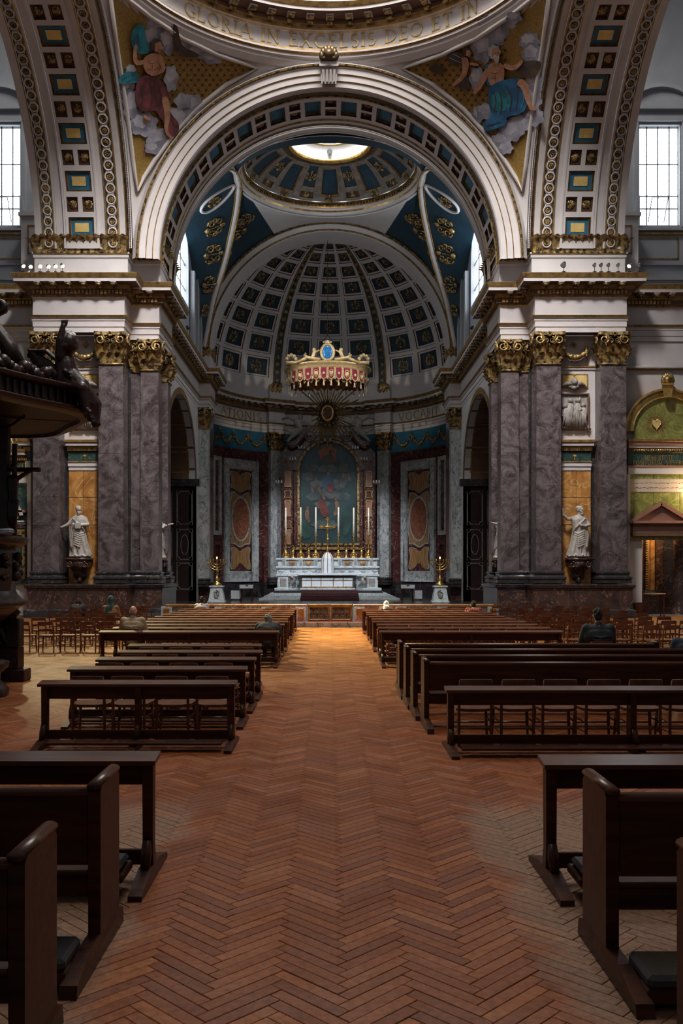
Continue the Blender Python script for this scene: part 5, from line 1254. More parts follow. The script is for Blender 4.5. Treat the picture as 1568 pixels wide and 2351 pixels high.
# ------------------------------------------------------------------ transept wall on the pulpit side
wl2 = struct(MB().prism([(-24,0),(-13.1,0),(-13.1,12.5),(-24,12.5)], lambda a, b, h: Vector((a, D1+.12-h, b)), -.1, 0), 'wall_transept_left', M['cream'], label='transept wall with gilded niche behind the pulpit')
sn = empty('shell_niche'); sn.parent = wl2
wbox(sn, 'gilt_lunette', -60, 60, 900, 1000, .05, 'goldpanel')
for k in range(8):
    x = -38+16*k; b = MB(); b.tube([PW(x, 985, .12), PW(x, 1012, .2), PW(x+6, 1022, .2), PW(x+12, 1012, .2), PW(x+12, 985, .12)], .055, 6); b.obj('gilt_flute', M['goldrich'], sn, True)
wbox(sn, 'niche_band', -80, 50, 1020, 1034, .02, 'cream')
for (x0, x1, y0, y1, h, m) in ((-80,66,1034,1040,.5,'gold'),(-80,64,1040,1047,.44,'cream'),(-80,62,1047,1060,.28,'bronze'),(-80,66,1062,1082,.2,'greendk'),(-80,66,1082,1087,.3,'gold'),(-80,66,1087,1096,.24,'cream'),(-80,65,1096,1110,.2,'cream'),(48,78,1010,1018,.55,'gold'),(50,77,1018,1026,.48,'cream'),(58,75,1027,1040,.3,'gold'),(66,76,1040,1060,.3,'greendk'),(63,75,1060,1080,.34,'cream'),(66,75,1080,1330,.22,'cream')):
    wbox(sn, 'entablature_band', x0, x1, y0, y1, h, m)
b = MB()
for k in range(30): b.sphere(PW(-55+4*k, 1054, .32), (.03,.05,.07), 5, 4)
b.obj('bead_row', M['gold'], sn)
inscription('ACVE', lambda s_, t, h: Vector((s_, D1-.20-h, Zp(1079.5, D1)+t)), .30, Xp(12,D1), Xp(64,D1), M['goldrich'], sn, .02)
at = empty('side_altar'); at.parent = wl2
wbox(at, 'dark_slab', -80, 66, 1110, 1340, .06, 'greendk')
sg_ = [(-8+62*math.cos(a), 1190-52*math.sin(a)) for a in (math.radians(8+164*k/24) for k in range(25))]
MB().prism(sg_+[(x*.86-1, 1190+(y-1190)*.82) for x, y in reversed(sg_)], PW, 0, .4).obj('curved_pediment', M['cream'], at)
wbox(at, 'pediment_base', -80, 64, 1172, 1178, .4, 'pink'); wbox(at, 'tablet', 12, 46, 1182, 1192, .3, 'cream'); wbox(at, 'frieze', -60, 60, 1196, 1200, .28, 'cream'); wbox(at, 'red_frieze', -60, 60, 1201, 1214, .2, 'redm')
b = MB(); b.tube([PW(32+5*math.cos(2*pi*k/16), 1207-5*math.sin(2*pi*k/16), .24) for k in range(16)], .03, 5, closed=True); b.tube([PW(6,1203,.22),PW(26,1203,.22)], .02, 4); b.tube([PW(38,1203,.22),PW(58,1203,.22)], .02, 4); b.obj('white_inlay', M['linen'], at)
b = MB(); b.lathe([(.01,0),(.16,.0),(.17,.1),(.10,.2),(.01,.24)], 12, PW(30,1165,.3)); b.obj('heart_boss', M['redm'], at, True)
wbox(at, 'gilt_panel', 6, 56, 1232, 1246, .2, 'goldpanel'); wbox(at, 'gilt_carved_rail', 4, 56, 1216, 1229, .24, 'goldold'); wbox(at, 'gilt_stile', 54, 61, 1216, 1330, .24, 'goldold')
# ------------------------------------------------------------------ high altar
def pbox(name, x0, x1, y0, y1, d, dep, m, parent, bev=.01):
    """box whose front face fills a pixel rectangle at depth d and goes dep metres back"""
    return MB().cbox(Xp(x0, d), Xp(x1, d), d, d+dep, Zp(y1, d), Zp(y0, d), bev).obj(name, M[m], parent)
al = empty('high_altar', (0, 61, .16), label='white marble high altar with gradines and cloth-covered mensa on steps', cat='altar')
def apart(*a, **k): o = pbox(*a, **k); o.location = (0, -61, -.16); return o
AXP = 754
apart('gradine', 638, 866, 1284, 1300, 64.0, 1.0, 'altar', al); apart('gradine_top', 634, 870, 1281, 1285, 63.85, 1.2, 'altar', al)
apart('shelf', 636, 868, 1303, 1320, 63.2, .9, 'altar', al); apart('shelf_top', 633, 871, 1300, 1304, 63.05, 1.0, 'altar', al)
for x in (652, 691, 725, 781, 816, 852):
    apart('gradine_pilaster', x-4.5, x+4.5, 1285, 1300, 63.9, .1, 'altar', al); apart('gradine_panel', x-3, x+3, 1287, 1298, 63.86, .05, 'relief', al)
for x in (671, 708, 798, 833):
    apart('gradine_panel', x-11, x+11, 1286, 1299, 63.95, .06, 'relief', al)
    b = MB(); b.sphere((Xp(x,63.9), 63.9-61, Zp(1292.5,63.9)-.16), (.2,.06,.13), 10, 6); b.obj('amber_cartouche', M['amber'], al, True)
for x in (645, 672, 700, 720, 786, 806, 834, 861):
    b = MB(); b.sphere((Xp(x,63.2), 63.2-61, Zp(1311,63.2)-.16), (.22,.05,.10), 10, 6); b.obj('shelf_boss', M['whitegrey'], al, True)
apart('altar_body', 636, 868, 1322, 1352, 62.6, 1.5, 'altar', al); apart('mensa', 633, 871, 1318, 1323, 62.3, 1.6, 'altar', al)
for x in (650, 854):
    apart('pier', x-12, x+12, 1324, 1350, 62.35, .3, 'altar', al); apart('pier_panel', x-7, x+7, 1328, 1346, 62.3, .06, 'relief', al)
for sg in (-1, 1):                                     # winged figures flanking the frontal
    b = MB(); x = AXP+sg*80
    pts = [(x, 1345), (x+sg*3, 1338), (x-sg*2, 1330), (x+sg*2, 1325)]
    b.tube([(Xp(a,62.2), 62.2-61, Zp(c,62.2)-.16) for a, c in pts], [.10,.14,.12,.08], 8); b.sphere((Xp(x+sg*3,62.15), 62.15-61, Zp(1325,62.15)-.16), .12, 8, 6); b.tube([(Xp(a,62.2), 62.25-61, Zp(c,62.2)-.16) for a, c in ((x+sg*3,1330),(x+sg*9,1327),(x+sg*8,1340))], [.1,.07,.02], 6)
    b.obj('carved_angel', M['statue'], al, True)
apart('base_step', 630, 876, 1350, 1355, 62.0, 2.0, 'altar', al)
# steps and carpet
z0 = .16
for k, (x0, x1, d0, top) in enumerate(((594,918,57.6,.30),(606,904,58.5,.44),(618,890,59.4,.58),(628,880,60.2,.72))):
    MB().cbox(Xp(x0,d0), Xp(x1,d0), d0-61, 64-61, 0 if k == 0 else (.30+.14*(k-1))-z0, top-z0, .015).obj('step', M['altar'] if k != 3 else M['black'], al)
b = MB(); pr_ = [(57.56,.165),(57.56,.315),(58.46,.315),(58.46,.455),(59.36,.455),(59.36,.595),(60.16,.595),(60.16,.735),(61.6,.735)]
b.grid(lambda u, v: Vector(((-1 if u < .5 else 1)*1.86, pr_[round(v*8)][0]-61-.006, pr_[round(v*8)][1]-.16+.006)), 1, 8); b.obj('carpet', M['carpet'], al)
# altar frontal and cloth
apart('frontal', 692, 811, 1326, 1348, 61.75, .5, 'linen', al)
for x in (692, 714, 736, 764.5, 787, 809): apart('gold_orphrey', x, x+1.6, 1326, 1348, 61.72, .05, 'gold', al)
apart('gold_orphrey', 692, 811, 1331, 1332.4, 61.71, .05, 'gold', al); apart('gold_fringe', 692, 811, 1347, 1350, 61.70, .05, 'goldold', al)
apart('plinth', 688, 815, 1350, 1354, 61.5, .6, 'altar', al)
ct = empty('altar_cloth', (0, 61.9, Zp(1317.5, 62)), label='white linen cloth draped over the altar top', cat='cloth')
MB().cbox(Xp(684,61.6), Xp(818,61.6), -.32, 1.0, .03, .055, .008).obj('top_panel', M['linen'], ct)
for sg in (-1, 1):
    b = MB(); x = Xp(751+sg*66, 61.6)
    b.grid(lambda u, v: Vector((x+sg*(.18*v+.03*math.sin(9*u+3*v)), -.30+.9*u, .05-1.15*v)), 8, 8); b.obj('cloth_fall', M['linen'], ct, True)
b = MB(); b.grid(lambda u, v: Vector((Xp(684,61.6)+u*(Xp(818,61.6)-Xp(684,61.6)), -.33-.012*math.sin(60*u), .05-.14*v)), 60, 2); b.obj('cloth_front', M['linen'], ct, True)
# veiled tabernacle
tv = empty('tabernacle', (Xp(752, 62.9), 62.75, Zp(1318, 62.8)), label='dome-topped tabernacle under a white veil with gold stripes', cat='tabernacle')
pf_ = [(.42,0),(.42,.5),(.415,.85),(.38,1.1),(.30,1.3),(.18,1.44),(.06,1.51),(.001,1.52)]
b = MB(); b.lathe(pf_, 40, mod=lambda a, z: 1+.018*math.sin(14*a)); b.obj('veil', M['linen'], tv, True)
for a in (-pi/2, -pi/2-.75, -pi/2+.75, -pi/2-1.4, -pi/2+1.4):
    b = MB(); b.tube([((r+.008)*math.cos(a), (r+.008)*math.sin(a), z) for r, z in pf_[:-1]], .022, 5); b.obj('gold_stripe', M['gold'], tv)
b = MB(); b.lathe([(.425,.0),(.44,.02),(.44,.06),(.425,.08)], 32); b.obj('gold_hem', M['goldold'], tv)
# altar crucifix, candlesticks, candles
cz = Zp(1283, 64.3)
cx_ = empty('altar_cross', (Xp(752, 64.6), 64.65, Zp(1281, 63.85)+.003), label='tall gilded altar cross with trefoil ends behind the tabernacle', cat='cross')
hh = (1282-1190)*64.6/FPX
b = MB(); b.lathe([(.30,0),(.28,.08),(.12,.2),(.09,.35),(.13,.5),(.07,.7),(.055,1.2),(.10,1.3),(.06,1.4)], 14); b.obj('stand', M['brass'], cx_, True)
b = MB(); b.tube([(0,0,1.3),(0,0,hh-.08)], .065, 8); zc = hh-.62; b.tube([(-.42,0,zc),(.42,0,zc)], .065, 8)
for (x, z) in ((-.44,zc),(.44,zc),(0,hh-.08)):
    for (dx, dz) in ((.1,0),(-.1,0),(0,.1),(0,-.1)): b.sphere((x+dx*.8, 0, z+dz*.8), .075, 8, 6)
b.sphere((0,-.03,zc), (.12,.06,.12), 10, 6); b.obj('cross', M['brass'], cx_, True)
def candlestick(px, top, mid, label, group, big=True, what=''):
    d = 64.4; zb = Zp(1281, 63.85)+.003; t = empty('candlestick' , (Xp(px, d), d, zb), label=label, cat='candlestick', group=group)
    h = (1282-mid)*d/FPX
    if big: pr = [(.26,0),(.27,.06),(.20,.12),(.16,.3),(.20,.36),(.10,.46),(.05,.6),(.10,.7),(.05,.82),(.045,h*.72),(.09,h*.78),(.05,h*.86),(.05,h*.94),(.15,h*.97),(.15,h)]
    else: pr = [(.15,0),(.15,.05),(.06,.12),(.04,.3),(.10,.38),(.10,.5),(.05,.56),(.04,h*.9),(.09,h)]
    b = MB(); b.lathe(pr, 14); b.obj('stem', M['brass'], t, True)
    if big:
        b = MB()
        for k in range(3): a = 2*pi*k/3-pi/2; b.sphere((.2*math.cos(a), .2*math.sin(a), .18), (.09,.09,.16), 7, 5)
        b.obj('scroll_foot', M['brass'], t, True)
        hc = (mid-top)*d/FPX; cn = empty('tall_candle', (Xp(px, d), d, zb+h+.001), label='tall unlit cream candle in the '+what+' altar candlestick, '+('pulpit side' if px < 750 else 'side away from the pulpit'), cat='candle', group='six tall candles on the high altar')
        b = MB(); b.lathe([(.001,0),(.062,0),(.055,hc),(.02,hc+.02),(.001,hc+.02)], 12); b.obj('wax', M['wax'], cn, True); b = MB(); b.tube([(0,0,hc+.01),(.01,0,hc+.08)], .01, 5); b.obj('wick', M['iron'], cn)
for x, y, w_ in ((656,1167,'outermost'),(690.5,1166,'middle'),(725,1166,'innermost'),(777,1166,'innermost'),(812,1167,'middle'),(846,1167,'outermost')): candlestick(x, y, 1229, w_+' tall gilded altar candlestick with tripod foot, '+('pulpit side' if x < 750 else 'side away from the pulpit'), 'six tall altar candlesticks', what=w_)
for x, w_ in ((673,'outer'),(709,'inner'),(795,'inner'),(830,'outer')): candlestick(x, 0, 1259, w_+' short brass altar candlestick between tall ones, '+('pulpit side' if x < 750 else 'side away from the pulpit'), 'four short altar candlesticks', False)
for x, w_ in ((673,'outer'),(709,'inner'),(795,'inner'),(830,'outer')):
    fl2 = empty('altar_flowers', (Xp(x, 65.0), 65.02, Zp(1281, 63.85)+.003), label='gilt posy vase behind the '+w_+' short altar candlestick, '+('pulpit side' if x < 750 else 'side away from the pulpit'), cat='vase', group='posy vases on the altar')
    b = MB(); b.lathe([(.1,0),(.11,.05),(.05,.15),(.12,.4),(.09,.55)], 10); b.obj('vase', M['goldold'], fl2, True); b = MB(); rnd = random.Random(x)
    for k in range(16): b.sphere((rnd.uniform(-.2,.2), rnd.uniform(-.1,.1), .6+rnd.uniform(0,.55)), .06, 6, 4)
    tag(b.obj('flower_head', M['bronze'], fl2, True), kind='stuff')
# ------------------------------------------------------------------ altarpiece
DR = 68.4; PA = on_plane(DR)
rd = empty('altarpiece', (0, DR, .16), label='dark red marble altarpiece with broken scroll pediment and gilded panels', cat='altarpiece')
def rp_(name, poly, h0, h1, m, holes=(), sm=0, step=None, par=None):
    q = MB(); q.prism(smooth_poly(poly, sm) if sm else poly, PA, h0, h1, 0, holes=holes, step=step); o = q.obj(name, M[m], par or rd)
    if (par or rd) is rd: o.location = (0, -DR, -.16)
    return o
def arch_poly(x0, x1, y0, ysp, n=20):
    c = (x0+x1)/2; r = (x1-x0)/2; return [(x0, y0)]+[(c-r*math.cos(pi*k/n), ysp-r*math.sin(pi*k/n)) for k in range(n+1)]+[(x1, y0)]
rp_('back_slab', [(645,1350),(645,1040),(662,1020),(690,1000),(818,1000),(842,1020),(862,1040),(862,1350)], -.9, 0, 'redm')
op = arch_poly(688, 820, 1247, 1081)
rp_('outer_surround', arch_poly(676, 832, 1262, 1083), 0, .22, 'redm', [arch_poly(684, 824, 1250, 1082)])
rp_('gilt_frame', arch_poly(683, 825, 1252, 1081), .1, .34, 'goldold', [op])
rp_('gilt_sill', [(672,1256),(836,1256),(836,1262),(672,1262)], 0, .5, 'gold'); rp_('sill_base', [(678,1262),(830,1262),(826,1282),(682,1282)], -.1, .3, 'redm')
for sg in (-1, 1):
    X = lambda x: 754+sg*(x-754)
    # side strips with gilt framed cartouches
    rp_('side_pier', [(X(836),1280),(X(836),1062),(X(858),1062),(X(858),1280)], 0, .25, 'redm')
    for (y0, y1, hw) in ((1083,1118,8),(1128,1142,9),(1150,1186,8),(1197,1211,9),(1218,1250,8),(1258,1278,9)):
        c = X(847); o = [(c-hw,y0),(c-hw*.5,y0-2),(c+hw*.5,y0-2),(c+hw,y0),(c+hw*.8,(y0+y1)/2),(c+hw,y1),(c-hw,y1),(c-hw*.8,(y0+y1)/2)]; cy = (y0+y1)/2
        i_ = [(c+(a-c)*.74, cy+(b-cy)*.86) for a, b in o]
        rp_('gilt_cartouche_frame', o, .2, .36, 'gold', [i_], 0); rp_('marble_inset', i_, .2, .30, 'pink' if y1-y0 > 30 else 'redm')
    b = MB(); volute(b, Matrix.Translation(PA(X(850), 1066, .35)), .32, 0, 1.7, -sg, .16); b.obj('volute', M['pink'], rd, True).location = (0, -DR, -.16)
    # broken scroll pediment
    sp = [PA(X(p), q, .55) for p, q in ((848,1024),(838,1026),(828,1021),(818,1010),(810,999),(803,991))]
    b = MB(); b.tube(sp, [.14,.2,.22,.22,.2,.18], 8, 0); b.tube([p+Vector((0,-.1,.30)) for p in sp], .10, 6, 1); b.tube([p+Vector((0,-.15,.14)) for p in sp], .05, 6, 1)
    volute(b, Matrix.Translation(PA(X(798), 1002, .65)), .42, 1, 1.9, sg, .17); b.obj('scroll_pediment', [M['redm'], M['relief']], rd, True).location = (0, -DR, -.16)
    # angel reclining on the scroll
    ag = MB(); Q = lambda x, y, h: PA(X(x), y, h)
    ag.capsule(Q(826,968,1.0), .26, Q(818,986,1.0), .24); ag.sphere(Q(818,957,1.05), (.19,.2,.22), 10, 8); ag.capsule(Q(818,986,1.0), .22, Q(836,1000,1.1), .17); ag.capsule(Q(836,1000,1.1), .16, Q(848,1012,1.0), .09)
    ag.capsule(Q(822,988,1.0), .2, Q(842,990,1.1), .15); ag.capsule(Q(842,990,1.1), .14, Q(856,984,1.0), .08); ag.capsule(Q(822,964,1.1), .11, Q(806,972,1.2), .09); ag.capsule(Q(806,972,1.2), .08, Q(796,980,1.1), .06)
    ag.tube([Q(832,966,.8), Q(846,958,.7), Q(860,962,.6), Q(852,974,.6)], [.14,.22,.14,.03], 8, flat=.5)
    o = sculpt(ag, 'angel', M['relief'], rd, .05, 2); o.location = (0, -DR, -.16)
rp_('keystone_block', [(735,1000),(770,1000),(776,968),(728,968)], 0, .6, 'relief')
rp_('crown_moulding', arch_poly(672, 836, 1060, 1078)[1:-1]+arch_poly(680, 828, 1060, 1081)[1:-1][::-1], 0, .45, 'redm')
for (x, y) in ((752,1012),(692,1030),(816,1030),(672,1056),(836,1056),(640,1109),(864,1109)):
    lp = empty('sconce', tuple(PA(x, y, .62)), label='small clear candle sconce fixed round the altarpiece', cat='sconce', group='sconces round the altarpiece'); lp.parent = rd; lp.location = PA(x, y, .62)-Vector((0, DR, .16)); del lp['label'], lp['category'], lp['group']
    b = MB(); b.tube([(-.2,0,0),(0,-.04,-.08),(.2,0,0)], .03, 5)
    b.obj('arm', M['brass'], lp)
    for sx in (-.2, 0, .2): q = MB(); q.lathe([(.05,0),(.06,.1),(.03,.22)], 8, (sx,-.03,0)); q.obj('glass_shade', M['linen'], lp, True)
# painting (free composition in the photograph's colours)
pt = empty('altar_painting', (0, DR-.14, 0), label='arched altar painting of clouds and figures in dark teal and red', cat='painting')
M['pteal'] = mat('painted_dark_teal', (.014,.050,.054), (.006,.014,.017), .7, .35, contrast=(.3,.68), dist=2)
M['psky'] = mat('painted_blue_sky', (.012,.065,.095), (.008,.032,.045), 1.0, .35)
M['porange'] = mat('painted_orange_glow', (.24,.075,.024), (.12,.032,.014), 1.6, .35)
M['pred'] = mat('painted_red', (.15,.026,.016), (.06,.012,.010), 1.5, .35)
M['pgreen'] = mat('painted_green', (.015,.075,.055), (.008,.03,.026), 1.4, .35)
M['pcloud'] = mat('painted_cloud', (.085,.10,.098), (.022,.038,.042), 1.6, .35, contrast=(.3,.65))
M['pskin'] = mat('painted_skin', (.17,.095,.058), (.075,.038,.024), 3, .35)
def PT(x, y, h): v = on_plane(DR-.14)(x, y, h*.25); v.y -= DR-.14; return v
M['pblue'] = mat('painted_deep_blue', (.014,.055,.10), (.006,.022,.045), 1.6, .35)
A = Art(PT, pt); A.skin = 'pskin'
A.poly('canvas', op, 'pteal', 0, 20, h=.02)
A.h = .05
for q in ([(700,1100),(690,1081),(700,1050),(722,1030),(740,1040),(720,1070)], [(808,1100),(818,1081),(808,1050),(786,1030),(768,1040),(790,1070)]): A.poly('sky', q, 'psky')
A.poly('glow', puff(752, 1040, 21, 19, 5), 'porange', 0); A.poly('robe', [(735,1052),(748,1044),(768,1048),(774,1058),(755,1064)], 'pred'); A.poly('shoulder', [(744,1048),(756,1042),(766,1046),(760,1056)], 'pteal'); A.head(762, 1040, 5)
for (x, y, rx, ry) in ((715,1072,14,9),(790,1074,15,9),(752,1076,24,9),(706,1094,13,10),(798,1096,13,10),(728,1112,16,10),(776,1112,18,12),(752,1130,22,9),(768,1138,20,8),(720,1140,16,9),(790,1140,14,9),(740,1158,18,9)): A.poly('cloud', puff(x, y, rx, ry, int(x)), 'pcloud', 0)
for (x, y) in ((712,1082),(724,1098),(786,1088),(800,1090),(731,1118),(781,1108),(716,1120),(742,1136)):
    A.limb('cherub', [(x,y+3),(x+4,y+11)], [7,4], 'pskin'); A.head(x, y, 3.2)
A.poly('mantle', [(738,1098),(752,1088),(764,1098),(770,1122),(756,1132),(742,1122)], 'pblue'); A.poly('gown', [(748,1110),(762,1106),(768,1126),(754,1134)], 'pred'); A.head(753, 1088, 5)
A.poly('red_cloak', [(728,1148),(746,1145),(752,1170),(758,1184),(742,1190),(734,1172)], 'pred'); A.folds('mosdark', [[(734,1152),(742,1172),(744,1186)],[(742,1150),(750,1176)]], 2)
A.limb('saint', [(772,1150),(776,1166),(768,1184)], [9,11,8], 'pskin'); A.head(770, 1146, 4.2); A.limb('saint', [(706,1170),(704,1186),(712,1200)], [9,10,7], 'pskin'); A.head(706, 1166, 4)
A.poly('green_cloak', [(786,1170),(802,1176),(808,1200),(798,1232),(784,1228),(790,1200)], 'pgreen'); A.poly('dark_cloak', [(694,1190),(708,1200),(716,1230),(700,1240),(692,1225)], 'pgreen')
A.poly('lower_cloud', puff(746, 1205, 32, 11, 8), 'pcloud', 0)
# ------------------------------------------------------------------ sunburst with heart
sb = empty('sunburst', tuple(PA(752, 950, 1.6)), label='gilded ray sunburst with a heart cartouche over the altarpiece', cat='sunburst')
rnd = random.Random(4)
for k in range(44):
    a = 2*pi*k/44; L = (2.15 if k % 2 == 0 else 1.6)*rnd.uniform(.85,1.1)*(1.1 if abs(math.cos(a)) > .4 else .9)
    if -2.2 < (a-2*pi if a > pi else a) < -.95: L *= .55
    q = MB(); q.add([(-.05,0,.62),(.05,0,.62),(.045,-.0,L),(0,-.05,L+.05),(-.045,0,L),(0,-.06,.62)], [(0,5,3,4),(5,1,2,3)]); q.xf(Matrix.Rotation(a, 4, 'Y')); q.obj('ray', M['gold'], sb)
b = MB(); b.lathe([(.01,.30),(.34,.26),(.52,.14),(.62,.0),(.70,-.1)], 28); b.xf(Matrix.Rotation(pi/2, 4, 'X')); b.xf(Matrix.Diagonal((1,1,1.25,1))); b.obj('cartouche', M['bronze'], sb, True)
b = MB(); b.tube([(.40*math.cos(2*pi*k/28), -.25, .52*math.sin(2*pi*k/28)) for k in range(28)], .08, 6, closed=True); b.obj('gilt_rim', M['goldrich'], sb, True)
b = MB(); b.prism([(x*.026, -y*.030+.05) for x, y in ht], lambda a, c, h: Vector((a, -.3-h, c)), 0, .08); b.obj('heart', M['redm'], sb)
for k in range(14):
    a = 2*pi*k/14; b = MB(); b.sphere((.72*math.cos(a), -.05, .88*math.sin(a)), (.17,.14,.17), 8, 6); b.obj('carved_cloud', M['bronze'], sb, True)
# ------------------------------------------------------------------ suspended tester canopy
M['testergilt'] = mat('pale_tester_gilding', (.66,.52,.30), (.44,.31,.15), 7, .42, .45)
DT = 60.0; zt = Zp(872, DT)
tc = empty('tester_canopy', (Xp(752, DT), DT, zt), label='gilded canopy with crimson velvet pelmets and tassels hanging over the altar', cat='canopy')
RX, RY = 2.55, 1.7
def TE(a, r=1.0):                                     # rounded-square plan
    c, s_ = math.cos(a), math.sin(a); n_ = 3.2; k = (abs(c)**n_+abs(s_)**n_)**(-1/n_); return Vector((RX*r*c*k, RY*r*s_*k, 0))
def bow(p): return .22*max(0, 1-(p.x/RX)**2)
def shell(prof, n=72):
    b = MB(); b.grid(lambda u, v: (lambda i: TE(2*pi*u, prof[i][0])+Vector((0, 0, prof[i][1]+bow(TE(2*pi*u)))))(round(v*(len(prof)-1))), n, len(prof)-1, 0, cu=True); return b
shell([(.96,.18),(1.0,.22),(1.03,.30),(1.03,.42),(1.08,.48),(1.12,.58),(1.10,.62),(.95,.66),(.5,.80),(.02,.9)]).obj('gilded_cornice', M['testergilt'], tc, True)
shell([(.94,.2),(.5,.25),(.01,.28)]).obj('canopy_ceiling', M['amber'], tc)
N_ = 34
for k in range(N_):
    a0, a1 = 2*pi*(k-.44)/N_, 2*pi*(k+.44)/N_; am = 2*pi*k/N_
    def PM(u, v, h=0):
        a = a0+(a1-a0)*u; e = abs(2*u-1); dp = .62+.16*(1-e) if e < .75 else .62+.16*(1-e)-.28*(e-.75)/.25
        p = TE(a, 1.0+h); return p+Vector((0, 0, .24+bow(p)-dp*v))
    q = MB(); q.grid(lambda u, v: PM(u, v), 8, 4); pl_ = q.obj('pelmet', M['velvet'], tc)
    q = MB(); q.tube([PM(.02, v/5, .012) for v in range(6)]+[PM(u/8, 1, .012) for u in range(9)]+[PM(.98, 1-v/5, .012) for v in range(6)], .035, 5); q.obj('gold_edge', M['testergilt'], pl_)
    q = MB(); c = PM(.5, .5, .02); q.sphere(c, (.09,.05,.10) if k % 2 else (.13,.05,.15), 8, 6)
    if k % 2 == 0: q.tube([PM(.5+.26*math.cos(2*pi*i/14), .48+.30*math.sin(2*pi*i/14), .015) for i in range(14)], .025, 5, closed=True)
    q.obj('gilt_emblem', M['testergilt'], pl_, True)
    q = MB(); t0 = PM(.5, 1); q.tube([t0, t0-Vector((0,0,.12))], .02, 5); q.lathe([(.01,0),(.05,-.04),(.04,-.08),(.075,-.26),(.01,-.27)], 8, t0-Vector((0,0,.12))); q.obj('tassel', M['wax'], tc, True)
    q = MB(); t0 = TE(2*pi*(k+.5)/N_); t0.z = bow(t0)-.30; q.tube([t0+Vector((0,0,.25)), t0], .014, 5); q.lathe([(.01,0),(.04,-.03),(.03,-.06),(.055,-.2),(.01,-.21)], 8, t0); q.obj('tassel', M['wax'], tc, True)
    # inner valance
    q = MB(); q.grid(lambda u, v: (lambda p: p+Vector((0,0,.22+bow(p)-(.7+.2*(1-abs(2*u-1)))*v)))(TE(a0+(a1-a0)*u, .86)), 6, 2); q.obj('inner_valance', M['amber'], tc)
# crest: oval jewel, cherubs, scrolls, corner shells
fy = -RY*1.08
b = MB(); b.tube([(.40*math.cos(2*pi*k/24), fy, 1.36+.50*math.sin(2*pi*k/24)) for k in range(24)], .10, 7, closed=True); b.sphere((0,fy,1.98), (.20,.14,.16), 8, 6)
for k in range(5): b.sphere((-.22+.11*k, fy, 2.05-.02*abs(k-2)), .075, 6, 4)
b.obj('crest_frame', M['testergilt'], tc, True)
M['jewel'] = mat('blue_enamel', (.03,.22,.55), (.02,.12,.38), 4, .15); b = MB(); b.sphere((0,fy,1.36), (.34,.12,.44), 14, 10); b.obj('blue_oval', M['jewel'], tc, True)
for sg in (-1, 1):
    b = MB(); b.sphere((sg*.86,fy,1.52), .14, 9, 7); b.capsule((sg*.84,fy,1.36), .12, (sg*.92,fy,1.12), .13); b.capsule((sg*.92,fy,1.10), .09, (sg*1.16,fy-.05,.98), .05); b.capsule((sg*.80,fy,1.36), .06, (sg*.52,fy,1.5), .045)
    sculpt(b, 'cherub', M['testergilt'], tc, .03, 2)
    b = MB(); b.tube([(sg*x, fy, z) for x, z in ((.45,.92),(.9,.95),(1.3,1.05),(1.5,1.22),(1.42,1.32),(1.34,1.24))], [.10,.12,.10,.08,.06,.04], 7); b.tube([(sg*x, fy, z) for x, z in ((1.35,1.0),(1.7,.82),(2.0,.72),(2.4,.70))], [.12,.10,.08,.06], 7); b.obj('scroll', M['testergilt'], tc, True)
    b = MB(); b.box(sg*2.3-.35, sg*2.3+.35, fy-.05, fy+.5, .62, .80)
    for k in range(5): a = pi*(k+.5)/5; b.sphere((sg*2.3+.30*math.cos(a), fy+.1, .86+.34*math.sin(a)), (.13,.12,.13), 7, 5)
    b.obj('corner_shell', M['testergilt'], tc, True)
    b = MB(); b.tube([(sg*1.5,0,.8),(0,.2,3.0),(0,.2,9.2)], .018, 5); b.obj('suspension_cable', M['iron'], tc)
